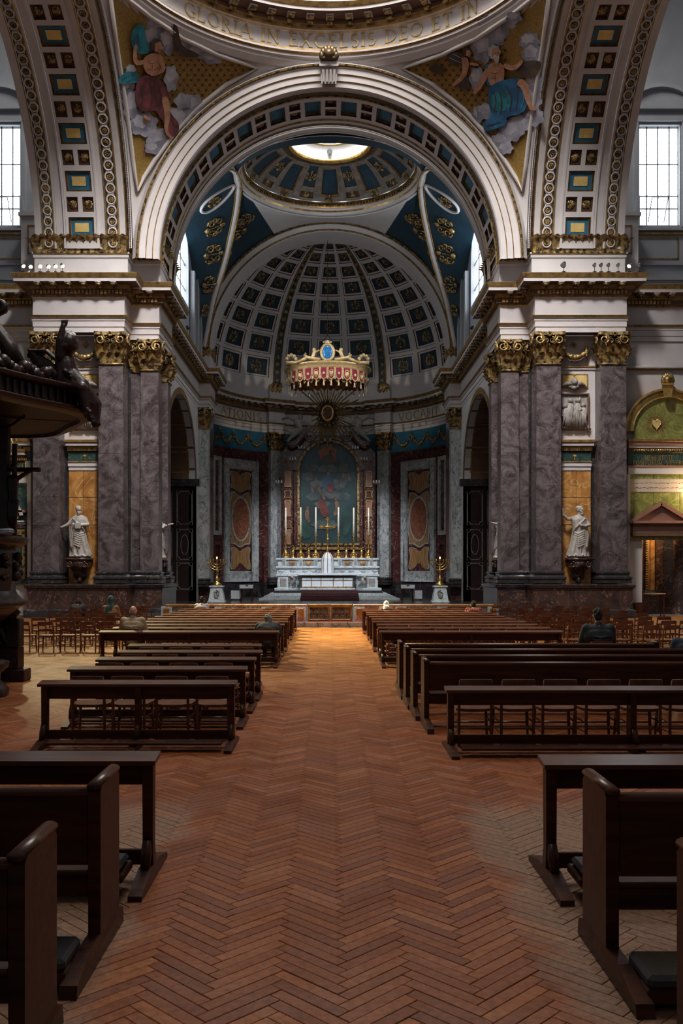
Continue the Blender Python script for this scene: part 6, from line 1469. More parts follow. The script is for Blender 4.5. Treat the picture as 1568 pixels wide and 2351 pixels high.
# ------------------------------------------------------------------ seven-branched candelabra on pedestals
for s in (-1, 1):
    d = 54.0; x = Xp(498 if s < 0 else 1010, d); sd = 'on the pulpit side' if s < 0 else 'across from the pulpit side'
    pe = empty('pedestal', (x, d, .162), label='white carved marble pedestal %s' % sd, cat='pedestal')
    MB().cbox(-.52,.52,-.45,.45,0,.10,.02).obj('plinth', M['altar'], pe)
    b = MB(); b.add([(-.46,-.4,.1),(.46,-.4,.1),(.46,.4,.1),(-.46,.4,.1),(-.33,-.3,.9),(.33,-.3,.9),(.33,.3,.9),(-.33,.3,.9)], [(0,1,5,4),(1,2,6,5),(2,3,7,6),(3,0,4,7)]); b.obj('shaft', M['altar'], pe)
    MB().cbox(-.42,.42,-.38,.38,.9,1.0,.02).obj('cap', M['altar'], pe); b = MB(); volute(b, Matrix.Translation((0,-.40,.55)), .2, 0, 1.5, s, .2); b.sphere((0,-.38,.35), (.14,.06,.14), 8, 6); b.obj('carving', M['relief'], pe, True)
    ca_ = empty('candelabrum', (x, d, 1.164), label='gilded seven-branched candelabrum with lit central lamp %s' % sd, cat='candelabrum')
    b = MB(); b.lathe([(.28,0),(.30,.08),(.18,.16),(.12,.3),(.17,.42),(.07,.52),(.06,.8),(.11,.86),(.05,.94),(.04,1.45)], 14); b.obj('stem', M['brass'], ca_, True)
    for r in (.22, .38, .54):
        b = MB(); b.tube([(r*math.cos(pi+pi*k/16), 0, 1.44+r*.95*math.sin(pi+pi*k/16)) for k in range(17)], .032, 6); b.obj('branch', M['brass'], ca_, True)
    for r in (-.54,-.38,-.22,0,.22,.38,.54): b = MB(); b.lathe([(.03,0),(.06,.03),(.04,.08),(.035,.14)], 8, (r,0,1.42)); b.obj('cup', M['brass'], ca_, True)
    b = MB(); b.sphere((0,0,1.64), (.035,.035,.07), 8, 6); b.obj('flame', M['flame'], ca_, True)
    # credence stool with cloth
    cx2 = Xp(566 if s < 0 else 936, 57); t = empty('credence_stool', (cx2, 57.2, .162), label='small stool draped with white cloth %s' % sd, cat='stool')
    for sx in (-.36,.30): 
        for sy in (-.25,.2): MB().cbox(sx,sx+.06,sy,sy+.06,0,.92).obj('leg', M['wood'], t)
    MB().cbox(-.40,.40,-.30,.30,.92,.98).obj('seat', M['wood'], t); b = MB(); b.grid(lambda u, v: Vector((-.42+.84*u, -.31-.02*math.sin(9*u), 1.0-.22*v)), 12, 2); b.grid(lambda u, v: Vector((-.42+.84*u, -.31+.62*v, 1.0)), 4, 4); b.grid(lambda u, v: Vector((s*(.42+.03*math.sin(8*u)), -.31+.62*u, 1.0-.75*v)), 10, 3); b.obj('cloth', M['linen'], t, True)
    cx3 = Xp(541 if s < 0 else 958, 57.6); t = empty('cloth_stand', (cx3, 57.9, .162), label='low stand hung with a pale cloth %s' % sd, cat='stand')
    MB().cbox(-.3,.3,-.2,.2,.55,.62).obj('top', M['wood'], t)
    for sx in (-.28,.23): MB().cbox(sx,sx+.05,-.18,.18,0,.55).obj('leg', M['wood'], t)
    b = MB(); b.grid(lambda u, v: Vector((-.31+.62*u, -.22-.02*math.sin(20*u), .64-.52*v)), 20, 3); b.obj('cloth', M['linen'], t, True)
# ------------------------------------------------------------------ altar rail with gates
DRL = 33.5; ZF = .2
st_ = MB(); st_.box(-6.8, 6.8, 32.8, 33.2, -.1, .17, 0); st_.obj('sanctuary_step', M['whitegrey'], fl)
MB().cbox(-1.9, 1.9, 32.95, 33.3, .17, .185, .005).obj('step_carpet', M['crimson'], fl)
ar = empty('altar_rail', (0, DRL, .16), label='marble altar rail with turned balusters across the sanctuary', cat='altar rail')
zt_ = Zp(1387, DRL)-.16; zb_ = .06
for (x0, x1) in ((-6.0,-.82),(.85,6.0)):
    MB().cbox(x0, x1, -.17, .17, zt_-.09, zt_, .02).obj('top_rail', M['amber'], ar); MB().cbox(x0, x1, -.15, .15, 0, zb_, .015).obj('plinth', M['altar'], ar)
bl_ = MB(); hB = zt_-.09-zb_; bl_.lathe([(.05,0),(.05,.03),(.03,.06),(.055,.16),(.06,.22),(.035,hB*.6),(.025,hB*.8),(.05,hB*.92),(.05,hB)], 10); bme = bl_.mesh('baluster', M['altar'], True)
posts = [-5.95,-4.0,-2.3,-1.05,1.08,2.6,4.1,5.95]
for x in posts:
    MB().cbox(x-.20, x+.20, -.19, .19, 0, zt_-.09, .01).obj('post', M['altar'], ar); MB().cbox(x-.11, x+.11, -.21, -.18, .10, zt_-.15, .01).obj('amber_inset', M['amber'], ar)
for a, b_ in zip(posts[:-1], posts[1:]):
    if a == -1.05: continue
    n = int((b_-a-.4)/.155)
    if abs(a) > 5 or abs(b_) > 5:
        MB().cbox(a+.22, b_-.22, -.06, .06, zb_, zt_-.09, .01).obj('pierced_panel', M['relief'], ar)
        for k in range(10): q = MB(); volute(q, Matrix.Translation((a+.35+(b_-a-.7)*k/9, -.08, (zb_+zt_-.09)/2)), .11, 0, 1.4, 1 if k % 2 else -1, .2); q.obj('pierced_scroll', M['bronze'], ar)
    else:
        for k in range(n): o = link_mesh('baluster', bme, ar); o.location = (a+.2+(b_-a-.4)*(k+.5)/n, 0, zb_)
gt = empty('rail_gate', (.015, DRL, .16), label='pair of polished brass openwork gates in the altar rail', cat='gate')
for sg in (-1, 1):
    gl_ = MB()
    xc = sg*.41
    for (x0, x1, z0, z1) in ((xc-.40,xc+.40,zt_-.12,zt_),(xc-.40,xc+.40,.0,.10),(xc-.40,xc-.32,.1,zt_-.12),(xc+.32,xc+.40,.1,zt_-.12)): gl_.cbox(x0,x1,-.05,.05,z0,z1,.01)
    lf_ = gl_.obj('gate_leaf', M['gold'], gt); MB().cbox(xc-.32,xc+.32,.01,.03,.1,zt_-.12).obj('backing', M['bronze'], lf_)
    for i in range(5):
        for j in range(2): q = MB(); volute(q, Matrix.Translation((xc-.26+.13*i, -.02, .19+.17*j)), .07, 0, 1.5, 1 if (i+j) % 2 else -1, .22); q.obj('wrought_scroll', M['relief'], lf_)
# ------------------------------------------------------------------ chairs, kneelers and pews
def chair_parts():
    """church chair facing +y, origin on the floor under its centre"""
    P_ = {}
    wb, wf, db, df, zs, zt = .185, .205, -.20, .20, .42, .768
    for sx in (-1, 1):
        b = MB(); b.tube([(sx*(wb+.005),db-.03,0),(sx*wb,db,.22),(sx*wb,db-.005,zs),(sx*(wb-.004),db-.035,.62),(sx*(wb-.008),db-.07,zt-.01)], [.016,.018,.018,.017,.014], 6); P_['back_post', sx] = b
        b = MB(); b.tube([(sx*(wf+.012),df+.015,0),(sx*wf,df,.2),(sx*(wf-.008),df-.01,zs-.02)], [.014,.019,.019], 6); P_['leg', sx] = b
        b = MB(); b.tube([(sx*wb,db,.16),(sx*wf,df,.16)], .011, 5); b.tube([(sx*wb,db,.27),(sx*wf,df,.27)], .011, 5); P_['side_stretcher', sx] = b
    b = MB()
    sh = [(-.20,-.225),(.20,-.225),(.232,.10),(.225,.225),(.12,.24),(-.12,.24),(-.225,.225),(-.232,.10)]
    b.prism(smooth_poly(sh, 1), lambda a, c, h: Vector((a, c, h)), zs-.025, zs+.008); P_['seat', 0] = b
    def rail(z0, z1, y, bowed, th, arch=0):
        q = MB()
        def f(u, v, side): x = (u-.5)*2*(wb-.0); return Vector((x, y-bowed*(1-(x/wb)**2)+side, z0+(z1-z0)*v+arch*(1-(x/wb)**2)*(1 if v > .5 else .6)))
        q.grid(lambda u, v: f(u, v, -th), 8, 1); q.grid(lambda u, v: f(u, v, th), 8, 1); q.grid(lambda u, v: f(u, 1, -th+2*th*v), 8, 1); q.grid(lambda u, v: f(u, 0, -th+2*th*v), 8, 1)
        return q
    P_['top_rail', 0] = rail(zt-.085, zt, db-.066, .025, .013, .006); P_['back_slat', 0] = rail(.53, .575, db-.02, .018, .010, .02)
    b = MB(); b.tube([(-wf,df,.21),(wf,df,.21)], .012, 5); b.tube([(-wb,db,.20),(wb,db,.20)], .011, 5); P_['cross_stretcher', 0] = b
    return P_
CP = chair_parts(); cp_me = {k: v.mesh(k[0], M['chairw'], k[0] not in ('seat','top_rail','back_slat')) for k, v in CP.items()}
one = MB()
for v in CP.values(): one.add(v.v, v.f)
one_me = one.mesh('church_chair', M['chairw'])
n_chairs = 0
# where people sit: chairs of the rows give way to the chair under each person
SPOTS = [(Xp(315,20.3),19.88),(Xp(262,26.5),26.1),(Xp(187,30.8),30.3),(Xp(462,31.2),31.33),(Xp(617,20.2),19.88),(Xp(884,30.9),30.06),(Xp(1087,28.8),28.79),(Xp(1372,16.3),16.3)]
def chair(x, d, label, group, rz=0, parts=True, own=False):
    if not own and any(abs(x-a) < .47 and abs(d-b) < .75 for a, b in SPOTS): return
    global n_chairs; n_chairs += 1
    rz += random.uniform(-.03, .03)
    if not parts:
        o = link_mesh('church_chair', one_me); o.location = (x, d, 0); o.rotation_euler = (0, 0, rz); return tag(o, label, 'chair', group)
    t = empty('church_chair', (x, d, 0), rz, label, 'chair', group)
    for (k, sx), me in cp_me.items(): link_mesh(k, me, t)
    return t
def foot_geo(b, x, w=.085):
    """runner foot with flared bracket, centred on y=0"""
    b.add([(x-w/2,-.44,0),(x+w/2,-.44,0),(x+w/2,.44,0),(x-w/2,.44,0),(x-w/2,-.44,.035),(x+w/2,-.44,.035),(x+w/2,.44,.035),(x-w/2,.44,.035),(x-w/2,-.14,.10),(x+w/2,-.14,.10),(x+w/2,.14,.10),(x-w/2,.14,.10)],
          [(0,3,2,1),(0,1,5,4),(1,2,6,5),(2,3,7,6),(3,0,4,7),(4,5,9,8),(8,9,10,11),(6,7,11,10),(5,6,10,9),(7,4,8,11)])
def kneeler(x0, x1, d, label, group=None, posts=None, pad=False, h=.76, detail=True, name='kneeler_bench'):
    t = empty(name, ((x0+x1)/2, d, 0), 0, label, 'bench', group); c = (x0+x1)/2; a, e = x0-c, x1-c
    b = MB(); b.add([(a,-.11,h-.045),(e,-.11,h-.045),(e,.09,h-.02),(a,.09,h-.02),(a,-.11,h-.015),(e,-.11,h-.015),(e,.09,h+.012),(a,.09,h+.012)], [(0,3,2,1),(4,5,6,7),(0,1,5,4),(1,2,6,5),(2,3,7,6),(3,0,4,7)]); b.obj('book_ledge', M['woodtop'], t)
    MB().cbox(a+.05, e-.05, .03, .06, h-.20, h-.03, .006).obj('front_board', M['wood'], t)
    for x in [a+.06]+[p-c for p in (posts or [])]+[e-.06]:
        b = MB()
        b.add([(x-.04,-.05,.08),(x+.04,-.05,.08),(x+.04,.05,.08),(x-.04,.05,.08),(x-.033,-.04,.22),(x+.033,-.04,.22),(x+.033,.04,.22),(x-.033,.04,.22),(x-.035,-.045,h-.03),(x+.035,-.045,h-.03),(x+.035,.045,h-.03),(x-.035,.045,h-.03)],
              [(0,1,5,4),(1,2,6,5),(2,3,7,6),(3,0,4,7),(4,5,9,8),(5,6,10,9),(6,7,11,10),(7,4,8,11),(8,9,10,11)])
        po = b.obj('post', M['wood'], t); f = MB(); foot_geo(f, x); f.obj('foot', M['wood'], po)
        if detail: 
            q = MB(); q.tube([(x,-.06,.26),(x,-.09,.18),(x,-.13,.10)], [.03,.038,.03], 6); q.obj('bracket', M['wood'], po, True)
    MB().cbox(a+.06, e-.06, -.015, .015, .09, .19, .004).obj('lower_board', M['wood'], t)
    if pad:
        MB().cbox(a+.16, e-.16, -.40, -.12, .155, .205, .02).obj('kneeling_pad', M['leather'], t); MB().cbox(a+.14, e-.14, -.41, -.11, .10, .155, .01).obj('kneeling_board', M['wood'], t)
    else: MB().cbox(a+.14, e-.14, -.34, -.14, .075, .105, .006).obj('kneeling_board', M['wood'], t)
    return t
def pew(x0, x1, d, label, group=None, h=.885, pad=True, ends='lr'):
    """pew whose back stands at y=0; sitters face +y"""
    t = empty('pew', ((x0+x1)/2, d, 0), 0, label, 'pew', group); c = (x0+x1)/2; a, e = x0-c, x1-c
    for x, k in ((a, 'l'), (e, 'r')):
        if k not in ends: continue
        x -= .0; s0, s1 = (x, x+.065) if x < 0 else (x-.065, x)
        pr = [(-.03,.06),(-.03,h-.03),(0,h),(.36,h),(.39,h-.03),(.39,.06)]
        b = MB(); n = len(pr); b.add([(s0, y, z) for y, z in pr]+[(s1, y, z) for y, z in pr], [tuple(range(n)), tuple(range(2*n-1,n-1,-1))]+[(i, n+i, n+(i+1)%n, (i+1)%n) for i in range(n)])
        en = b.obj('end_panel', M['wood'], t)
        q = MB(); q.tube([((s0+s1)/2,-.045,h+.004),((s0+s1)/2,.40,h+.004)], .036, 10, flat=.62); q.obj('end_capping', M['woodtop'], en, True)
        q = MB(); y0, y1 = -.52, .46; q.add([(s0-.01,y0,0),(s1+.01,y0,0),(s1+.01,y1,0),(s0-.01,y1,0),(s0-.01,y0+.02,.06),(s1+.01,y0+.02,.06),(s1+.01,y1-.02,.09),(s0-.01,y1-.02,.09),(s0,y0+.3,.12),(s1,y0+.3,.12),(s1,y1-.1,.12),(s0,y1-.1,.12)], [(0,3,2,1),(0,1,5,4),(1,2,6,5),(2,3,7,6),(3,0,4,7),(4,5,9,8),(5,6,10,9),(6,7,11,10),(7,4,8,11),(8,9,10,11)]); q.obj('runner', M['wood'], en)
    i0, i1 = a+.065, e-.065
    MB().cbox(i0, i1, -.02, .01, .47, h-.04, .008).obj('back_panel', M['wood'], t); q = MB(); q.tube([(i0,-.005,h-.035),(i1,-.005,h-.035)], .028, 8); q.obj('back_capping', M['woodtop'], t, True)
    MB().cbox(i0, i1, -.03, .37, .415, .445, .008).obj('seat', M['wood'], t); MB().cbox(i0, i1, -.01, .015, .30, .415, .006).obj('seat_rail', M['wood'], t)
    if pad: MB().cbox(i0, i1, -.46, -.16, .10, .165, .02).obj('kneeling_pad', M['leather'], t); MB().cbox(i0, i1, -.45, -.17, .03, .10, .01).obj('kneeling_board', M['wood'], t)
    return t
# nearest pews and kneelers, on both sides of the aisle
kneeler(-5.6, -1.12, 5.97, 'kneeler bench with black leather pad beside the empty floor, on the pulpit side', pad=True, h=.80)
pew(-5.6, -1.19, 4.78, 'dark wooden pew just behind the padded kneeler, on the pulpit side')
pew(-5.4, -1.19, 3.60, 'rearmost dark wooden pew, on the pulpit side of the aisle')
kneeler(1.36, 6.2, 5.90, 'kneeler bench with black leather pad beside the empty floor, across from the pulpit', pad=True, h=.79)
pew(1.38, 6.2, 4.60, 'dark wooden pew just behind the padded kneeler, across from the pulpit', h=.90)
pew(1.40, 6.0, 3.30, 'rearmost dark wooden pew, across the aisle from the pulpit', h=.90)
# middle block, pulpit side: five kneelers with chairs between
ord_ = ('first', 'second', 'third', 'fourth', 'fifth', 'sixth', 'seventh', 'eighth', 'ninth', 'tenth')
LK = [(10.45,-3.31,-1.06),(12.0,-3.42,-1.08),(13.3,-3.38,-1.07),(14.5,-3.35,-1.07),(15.75,-3.46,-1.18)]
for i, (d, x0, x1) in enumerate(LK):
    kneeler(x0, x1, d, 'dark kneeler bench, %s of the short rows beside the pulpit counted from the open floor' % ord_[i], 'short kneeler rows beside the pulpit', posts=[(x0+x1)/2], h=.74)
    if i < 4:
        for k in range(4): chair(x0+.46+.475*k+(.04 if k > 1 else 0), d+.56, 'dark wooden church chair just ahead of the %s short kneeler beside the pulpit' % ord_[i], 'chairs ahead of the %s short kneeler' % ord_[i])
# middle block, other side: one kneeler with chairs, four long pews, one kneeler
kneeler(1.28, 6.3, 10.15, 'long kneeler bench in front of chairs and pews across from the pulpit', posts=[3.36, 5.0], h=.71)
for k in range(10): chair(1.66+.485*k, 10.68, 'dark wooden church chair in the row between the long kneeler and pews', 'chairs behind the long kneeler')
for i, (d, x0, x1) in enumerate(((11.75,1.21,5.9),(12.75,1.16,5.85),(13.75,1.14,5.9),(14.75,1.12,5.3))): pew(x0, x1, d, 'long dark pew, %s of the four pews ahead of the chairs' % ord_[i], 'four long pews', h=.85, pad=False)
kneeler(1.12, 5.3, 15.65, 'dark kneeler bench standing just ahead of the four long pews', h=.74)
# long rows up to the altar rail
for s in (-1, 1):
    for i in range(10):
        d = 19.3+1.27*i; x0, x1 = (-4.87, -1.09) if s < 0 else (1.09, 4.93)
        x0 += random.uniform(-.04,.04); x1 += random.uniform(-.04,.04)
        kneeler(x0, x1, d, 'long dark kneeler bench, %s row back from the altar rail, %s' % (ord_[9-i], 'pulpit side of the aisle' if s < 0 else 'other side from the pulpit'), 'long kneeler rows', posts=[(x0+x1)/2], h=.74, detail=i < 2)
        for k in range(7):
            if i == 9 and k % 3 == 1: continue
            chair(x0+.40+.50*k, d+.60, 'church chair ahead of the %s kneeler back from the altar rail, %s' % (ord_[9-i], 'pulpit side' if s < 0 else 'side away from pulpit'), 'chairs of the %s row back, %s' % (ord_[9-i], 'pulpit side' if s < 0 else 'other side'), parts=i < 2)
# loose chairs in the transepts
for j in range(6):
    d = 22.7+2.0*j
    for k in range(5):
        x = -7.5+.52*k-.42*j*.5+random.uniform(-.06,.06)
        if x < -.37*d-.3: continue
        chair(x, d+random.uniform(-.06,.06), 'loose church chair in the %s row out from the pulpit-side pier' % ord_[5-j], 'loose chairs, %s row out from the pulpit-side pier' % ord_[5-j], parts=j < 1)
for j in range(7):
    d = 21.2+1.95*j
    for k in range(7):
        x = 5.7+.54*k+.05*j+random.uniform(-.06,.06)
        if x > .40*d+.2: continue
        chair(x, d+random.uniform(-.06,.06), 'loose church chair in the %s row out from the pier away from the pulpit' % ord_[6-j], 'loose chairs, %s row out from the other pier' % ord_[6-j], parts=j < 1)
# folded dark blue bag left on a chair
bg_ = MB(); bg_.sphere((0,0,.1), (.2,.13,.12), 14, 8); bg_.tube([(-.1,0,.18),(-.06,0,.28),(.06,0,.28),(.1,0,.18)], .012, 5); bo = bg_.obj('cloth_bag', mat('blue_bag_cloth', (.02,.06,.10), (.015,.04,.07), 8, .8), None, True); bo.location = (1.49, 19.9, .43); tag(bo, 'dark blue cloth bag lying on a chair by the aisle', 'bag')
# ------------------------------------------------------------------ pulpit with sounding board
pu = empty('pulpit', (-7.15, 16.2, 0), label='carved dark wooden pulpit with broad sounding board and cherub', cat='pulpit')
def oct_(rx, ry, n=48, bulge=.05): return lambda a: (1+bulge*math.cos(4*a))
def plan(a, r=1.0): k = 1+.045*math.cos(6*a); return (2.75*r*k*math.cos(a), 2.75*r*k*math.sin(a))
def ringsurf(prof, m, name, n=72, par=pu, sm=True):
    b = MB(); b.grid(lambda u, v: (lambda i, a: Vector((*plan(a, prof[i][0]), prof[i][1])))(round(v*(len(prof)-1)), 2*pi*u), n, len(prof)-1, 0, cu=True); return b.obj(name, M[m], par, sm)
ZB = 4.72
ringsurf([(.94,ZB),(.99,ZB+.02),(1.03,ZB+.07),(1.03,ZB+.11),(.98,ZB+.13)], 'pulpit', 'lower_rim')
ringsurf([(.97,ZB+.12),(.96,ZB+.40)], 'pulpit', 'fluted_band', sm=False)
ringsurf([(.98,ZB+.38),(1.02,ZB+.42),(1.02,ZB+.47),(.97,ZB+.50),(.90,ZB+.53),(.72,ZB+.72),(.45,ZB+1.02),(.20,ZB+1.25),(.16,ZB+1.3)], 'pulpit', 'canopy_top')
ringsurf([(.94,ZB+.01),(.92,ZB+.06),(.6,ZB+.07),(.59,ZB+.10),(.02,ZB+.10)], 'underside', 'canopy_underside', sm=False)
fm = MB().cbox(-.028,.028,-.02,.02,0,.22,.008).mesh('flute', M['pulpit'])
for k in range(110):
    a = 2*pi*k/110; x, y = plan(a, .975); o = link_mesh('flute', fm, pu); o.location = (x, y, ZB+.15); o.rotation_euler = (0, 0, a+pi/2)
# ribs under the board
for k in range(6):
    a = 2*pi*k/6+.3; b = MB(); b.tube([(*plan(a,.05),ZB+.095),(*plan(a,.9),ZB+.065)], .018, 5); b.obj('underside_batten', M['wood'], pu)
# garlands of roses lying on the slopes
rnd = random.Random(9)
for g in range(6):
    a = 2*pi*g/6+.12; b = MB()
    for k in range(46):
        t = rnd.random(); r = .22+.62*t; z = ZB+.62+(1-t)*.62+rnd.uniform(-.02,.10); x, y = plan(a+rnd.uniform(-.10,.10), r); q = rnd.uniform(.07,.12)
        b.sphere((x, y, z), (q*.6, q*.6, q*.6), 6, 4)
        for w_ in range(6): A_ = 2*pi*w_/6+t*9; b.sphere((x+q*.62*math.cos(A_), y+q*.62*math.sin(A_), z-.02+.03*(w_ % 2)), (q*.45, q*.45, q*.32), 5, 4)
        x2, y2 = x+rnd.uniform(-.08,.08), y+rnd.uniform(-.08,.08); b.sphere((x2, y2, z+.04), q*.6, 6, 4)
    b.obj('rose_garland', M['pulpit'], pu, True)
# central finial with scrolled consoles
b = MB(); b.lathe([(.5,ZB+1.1),(.52,ZB+1.2),(.34,ZB+1.3),(.28,ZB+2.0),(.4,ZB+2.1),(.46,ZB+2.3),(.62,ZB+2.38),(.66,ZB+2.46),(.3,ZB+2.6),(.12,ZB+2.8),(.16,ZB+2.95),(.01,ZB+3.1)], 8); b.xf(Matrix.Diagonal((1.75,1.75,1,1))); b.obj('finial', M['pulpit'], pu)
for k in range(4):
    a = 2*pi*k/4; T0 = Matrix.Rotation(a, 4, 'Z'); b = MB(); b.tube([T0 @ Vector(p) for p in ((.95,0,ZB+.95),(.88,0,ZB+1.3),(.74,0,ZB+1.6),(.62,0,ZB+1.85))], [.12,.10,.09,.08], 8)
    volute(b, T0 @ Matrix.Translation((.72,0,ZB+1.98)), .2, 0, 1.7, 1, .3); volute(b, T0 @ Matrix.Translation((.98,0,ZB+.86)), .2, 0, 1.5, 1, .3); b.xf(Matrix.Diagonal((1.65,1.65,1,1))); b.obj('scroll_console', M['pulpit'], pu, True)
# seated cherub with raised arm on the rim
cb = MB(); C0 = Vector((2.62, -.35, ZB+.40))
def cq(x, y, z): return C0+Vector((x, y, z))*.86
cb.capsule(cq(0,0,.18), .22, cq(-.05,0,.55), .19); cb.sphere(cq(.02,-.05,.95), (.17,.19,.20), 14, 10); cb.capsule(cq(-.02,0,.7), .08, cq(.0,-.02,.8), .08)
cb.capsule(cq(.06,-.14,.08), .15, cq(.34,-.30,.0), .12); cb.capsule(cq(.34,-.30,.0), .11, cq(.44,-.26,-.42), .07); cb.capsule(cq(.44,-.26,-.42), .06, cq(.52,-.36,-.48), .05)
cb.capsule(cq(.10,.12,.08), .15, cq(.40,.10,-.04), .12); cb.capsule(cq(.40,.10,-.04), .11, cq(.36,.12,-.46), .07); cb.capsule(cq(.36,.12,-.46), .06, cq(.46,.04,-.54), .05)
cb.capsule(cq(-.12,-.16,.66), .09, cq(-.10,-.24,.98), .07); cb.capsule(cq(-.10,-.24,.98), .065, cq(-.04,-.22,1.26), .045)
for f in range(4): cb.capsule(cq(-.06+.03*f,-.22,1.28), .02, cq(-.075+.04*f,-.22,1.38), .014, 6)
cb.capsule(cq(-.1,.2,.64), .09, cq(-.34,.22,.44), .07); cb.capsule(cq(-.34,.22,.44), .06, cq(-.52,.1,.30), .045)
for k in range(22): a = rnd.uniform(0, 2*pi); e = rnd.uniform(.1,1.4); cb.sphere(cq(.0+.17*math.cos(a)*math.cos(e), -.02+.18*math.sin(a)*math.cos(e), 1.0+.18*math.sin(e)), .05, 6, 4)
cb.tube([cq(-.15,.1,.55), cq(-.45,.12,.82), cq(-.85,.1,.86), cq(-.6,.1,.60), cq(-.25,.1,.42)], [.08,.14,.06,.10,.05], 8, flat=.4)
cb.tube([cq(.1,-.2,.35), cq(.3,-.2,.1), cq(.55,-.1,-.3), cq(.58,-.1,-.75)], [.10,.14,.14,.06], 8)
for k in range(60):                                   # curls and feathers
    t = rnd.random(); p = cq(-.2-.6*t, .1, .5+.34*t).lerp(cq(-.3-.35*t, .1, .42+.2*t), rnd.random()); cb.capsule(p, .045, p+Vector((-.09,.02,-.05)), .015, 6)
for k in range(14): t = k/13; p = cq(.1+.45*t, -.18+.1*t, .3-.95*t); cb.tube([p+Vector((-.1,-.06,.05)), p+Vector((0,-.14,0)), p+Vector((.12,-.04,-.04))], .028, 5)
cb.sphere(cq(.08,-.22,.93), (.03,.03,.035), 6, 5); cb.sphere(cq(.15,-.12,.86), .06, 6, 5); cb.sphere(cq(.0,-.22,.86), .06, 6, 5)
sculpt(cb, 'cherub', M['pulpit'], pu, .018, 1)
# drapery and rose wreaths along the rim
for a0 in (-1.2, -.75, .35):
    b = MB()
    for k in range(16): a = a0+k*.028; x, y = plan(a, .98); b.sphere((x, y, ZB+.56+.06*math.sin(k)), .09+.02*math.sin(k*2), 7, 5)
    b.obj('rim_wreath', M['pulpit'], pu, True)
# preaching box
def lath8(prof, name, n=8, m='pulpit', sm=False, c=(0,0,0)): b = MB(); b.lathe(prof, n, c, a0=pi/8, a1=2*pi+pi/8); return b.obj(name, M[m], pu, sm)
lath8([(1.60,1.36),(1.72,1.40),(1.74,1.46),(1.62,1.50),(1.55,1.58),(1.50,1.66)], 'box_base', 32, sm=True); lath8([(1.50,1.64),(1.52,1.9),(1.52,2.36),(1.5,2.42)], 'box_panel', 16); lath8([(1.5,2.40),(1.62,2.46),(1.70,2.50),(1.74,2.58),(1.70,2.62),(1.45,2.63)], 'box_rail', 32, sm=True)
for k in range(16):
    a = 2*pi*(k+.5)/16; b = MB()
    for q in range(9): b.sphere(((1.52+.03)*math.cos(a)+rnd.uniform(-.12,.12)*-math.sin(a), 1.55*math.sin(a)+rnd.uniform(-.12,.12)*math.cos(a), 2.0+rnd.uniform(-.12,.3)), rnd.uniform(.04,.09), 7, 5)
    b.obj('carved_swag', M['pulpit'], pu, True)
lath8([(1.25,.9),(1.3,1.1),(1.5,1.25),(1.62,1.38)], 'corbel', 16); lath8([(1.2,0),(1.2,.12),(1.0,.2),(.95,.8),(1.2,.95)], 'stem', 16)
# back board between box and sounding board with crucifix
MB().cbox(-.9,.9,1.55,1.75,2.5,ZB+.1,.03).obj('back_board', M['pulpit'], pu)
# carved stair parapet
def pan(name, pts, y0, y1, m='pulpit'): b = MB(); b.prism(pts, lambda a, c, h: Vector((a, h, c)), y0, y1); return b.obj(name, M[m], pu)
MB().cbox(-1.6,1.62,.35,.75,0,.22,.02).obj('plinth', M['pulpit'], pu); MB().cbox(-1.6,1.50,.38,.72,.22,.62,.02).obj('plinth', M['pulpit'], pu)
pan('parapet_frame', [(.7,.62),(1.38,.62),(1.38,1.16),(1.0,1.42),(.72,2.0)], .46, .60)
for (p, q) in (((.72,1.95),(1.40,1.12)), ((.80,1.55),(1.32,.66)), ((1.40,1.14),(1.40,.62)), ((.76,.66),(.76,1.9))): b = MB(); b.tube([(p[0],.44,p[1]),(q[0],.44,q[1])], .07, 6); b.obj('parapet_moulding', M['pulpit'], pu)
for k in range(5): b = MB(); volute(b, Matrix.Translation((.9+.1*k, .42, .82+.13*(k % 3))), .12, 0, 1.6, 1 if k % 2 else -1, .26); b.obj('foliage_scroll', M['pulpit'], pu, True)
b = MB()
for k in range(40): x = rnd.uniform(.85,1.3); b.sphere((x, .44, .68+rnd.uniform(0, .75*(1.45-x))), rnd.uniform(.025,.055), 6, 4)
b.obj('carved_foliage', M['pulpit'], pu, True)
MB().cbox(1.28,1.52,.36,.66,.62,1.14,.02).obj('newel', M['pulpit'], pu); b = MB(); b.tube([(.55,.5,2.1),(1.0,.5,1.62),(1.45,.5,1.2)], .09, 8); b.obj('handrail', M['pulpit'], pu, True)
# round foot in front, carrying dark leaf carving
b = MB(); b.lathe([(.62,0),(.64,.10),(.58,.16),(.50,.24),(.50,.36),(.62,.46),(.64,.54),(.5,.58)], 28, (1.35,-1.55,0)); b.obj('round_foot', M['pulpit'], pu, True)
b = MB()
for k in range(44): a = rnd.uniform(0,2*pi); r = rnd.uniform(0,.5); b.sphere((1.35+r*math.cos(a), -1.55+r*math.sin(a), .58+.22*(1-r/.5)+rnd.uniform(0,.05)), rnd.uniform(.05,.09), 7, 5)
b.obj('leaf_carving', M['pulpit'], pu, True)
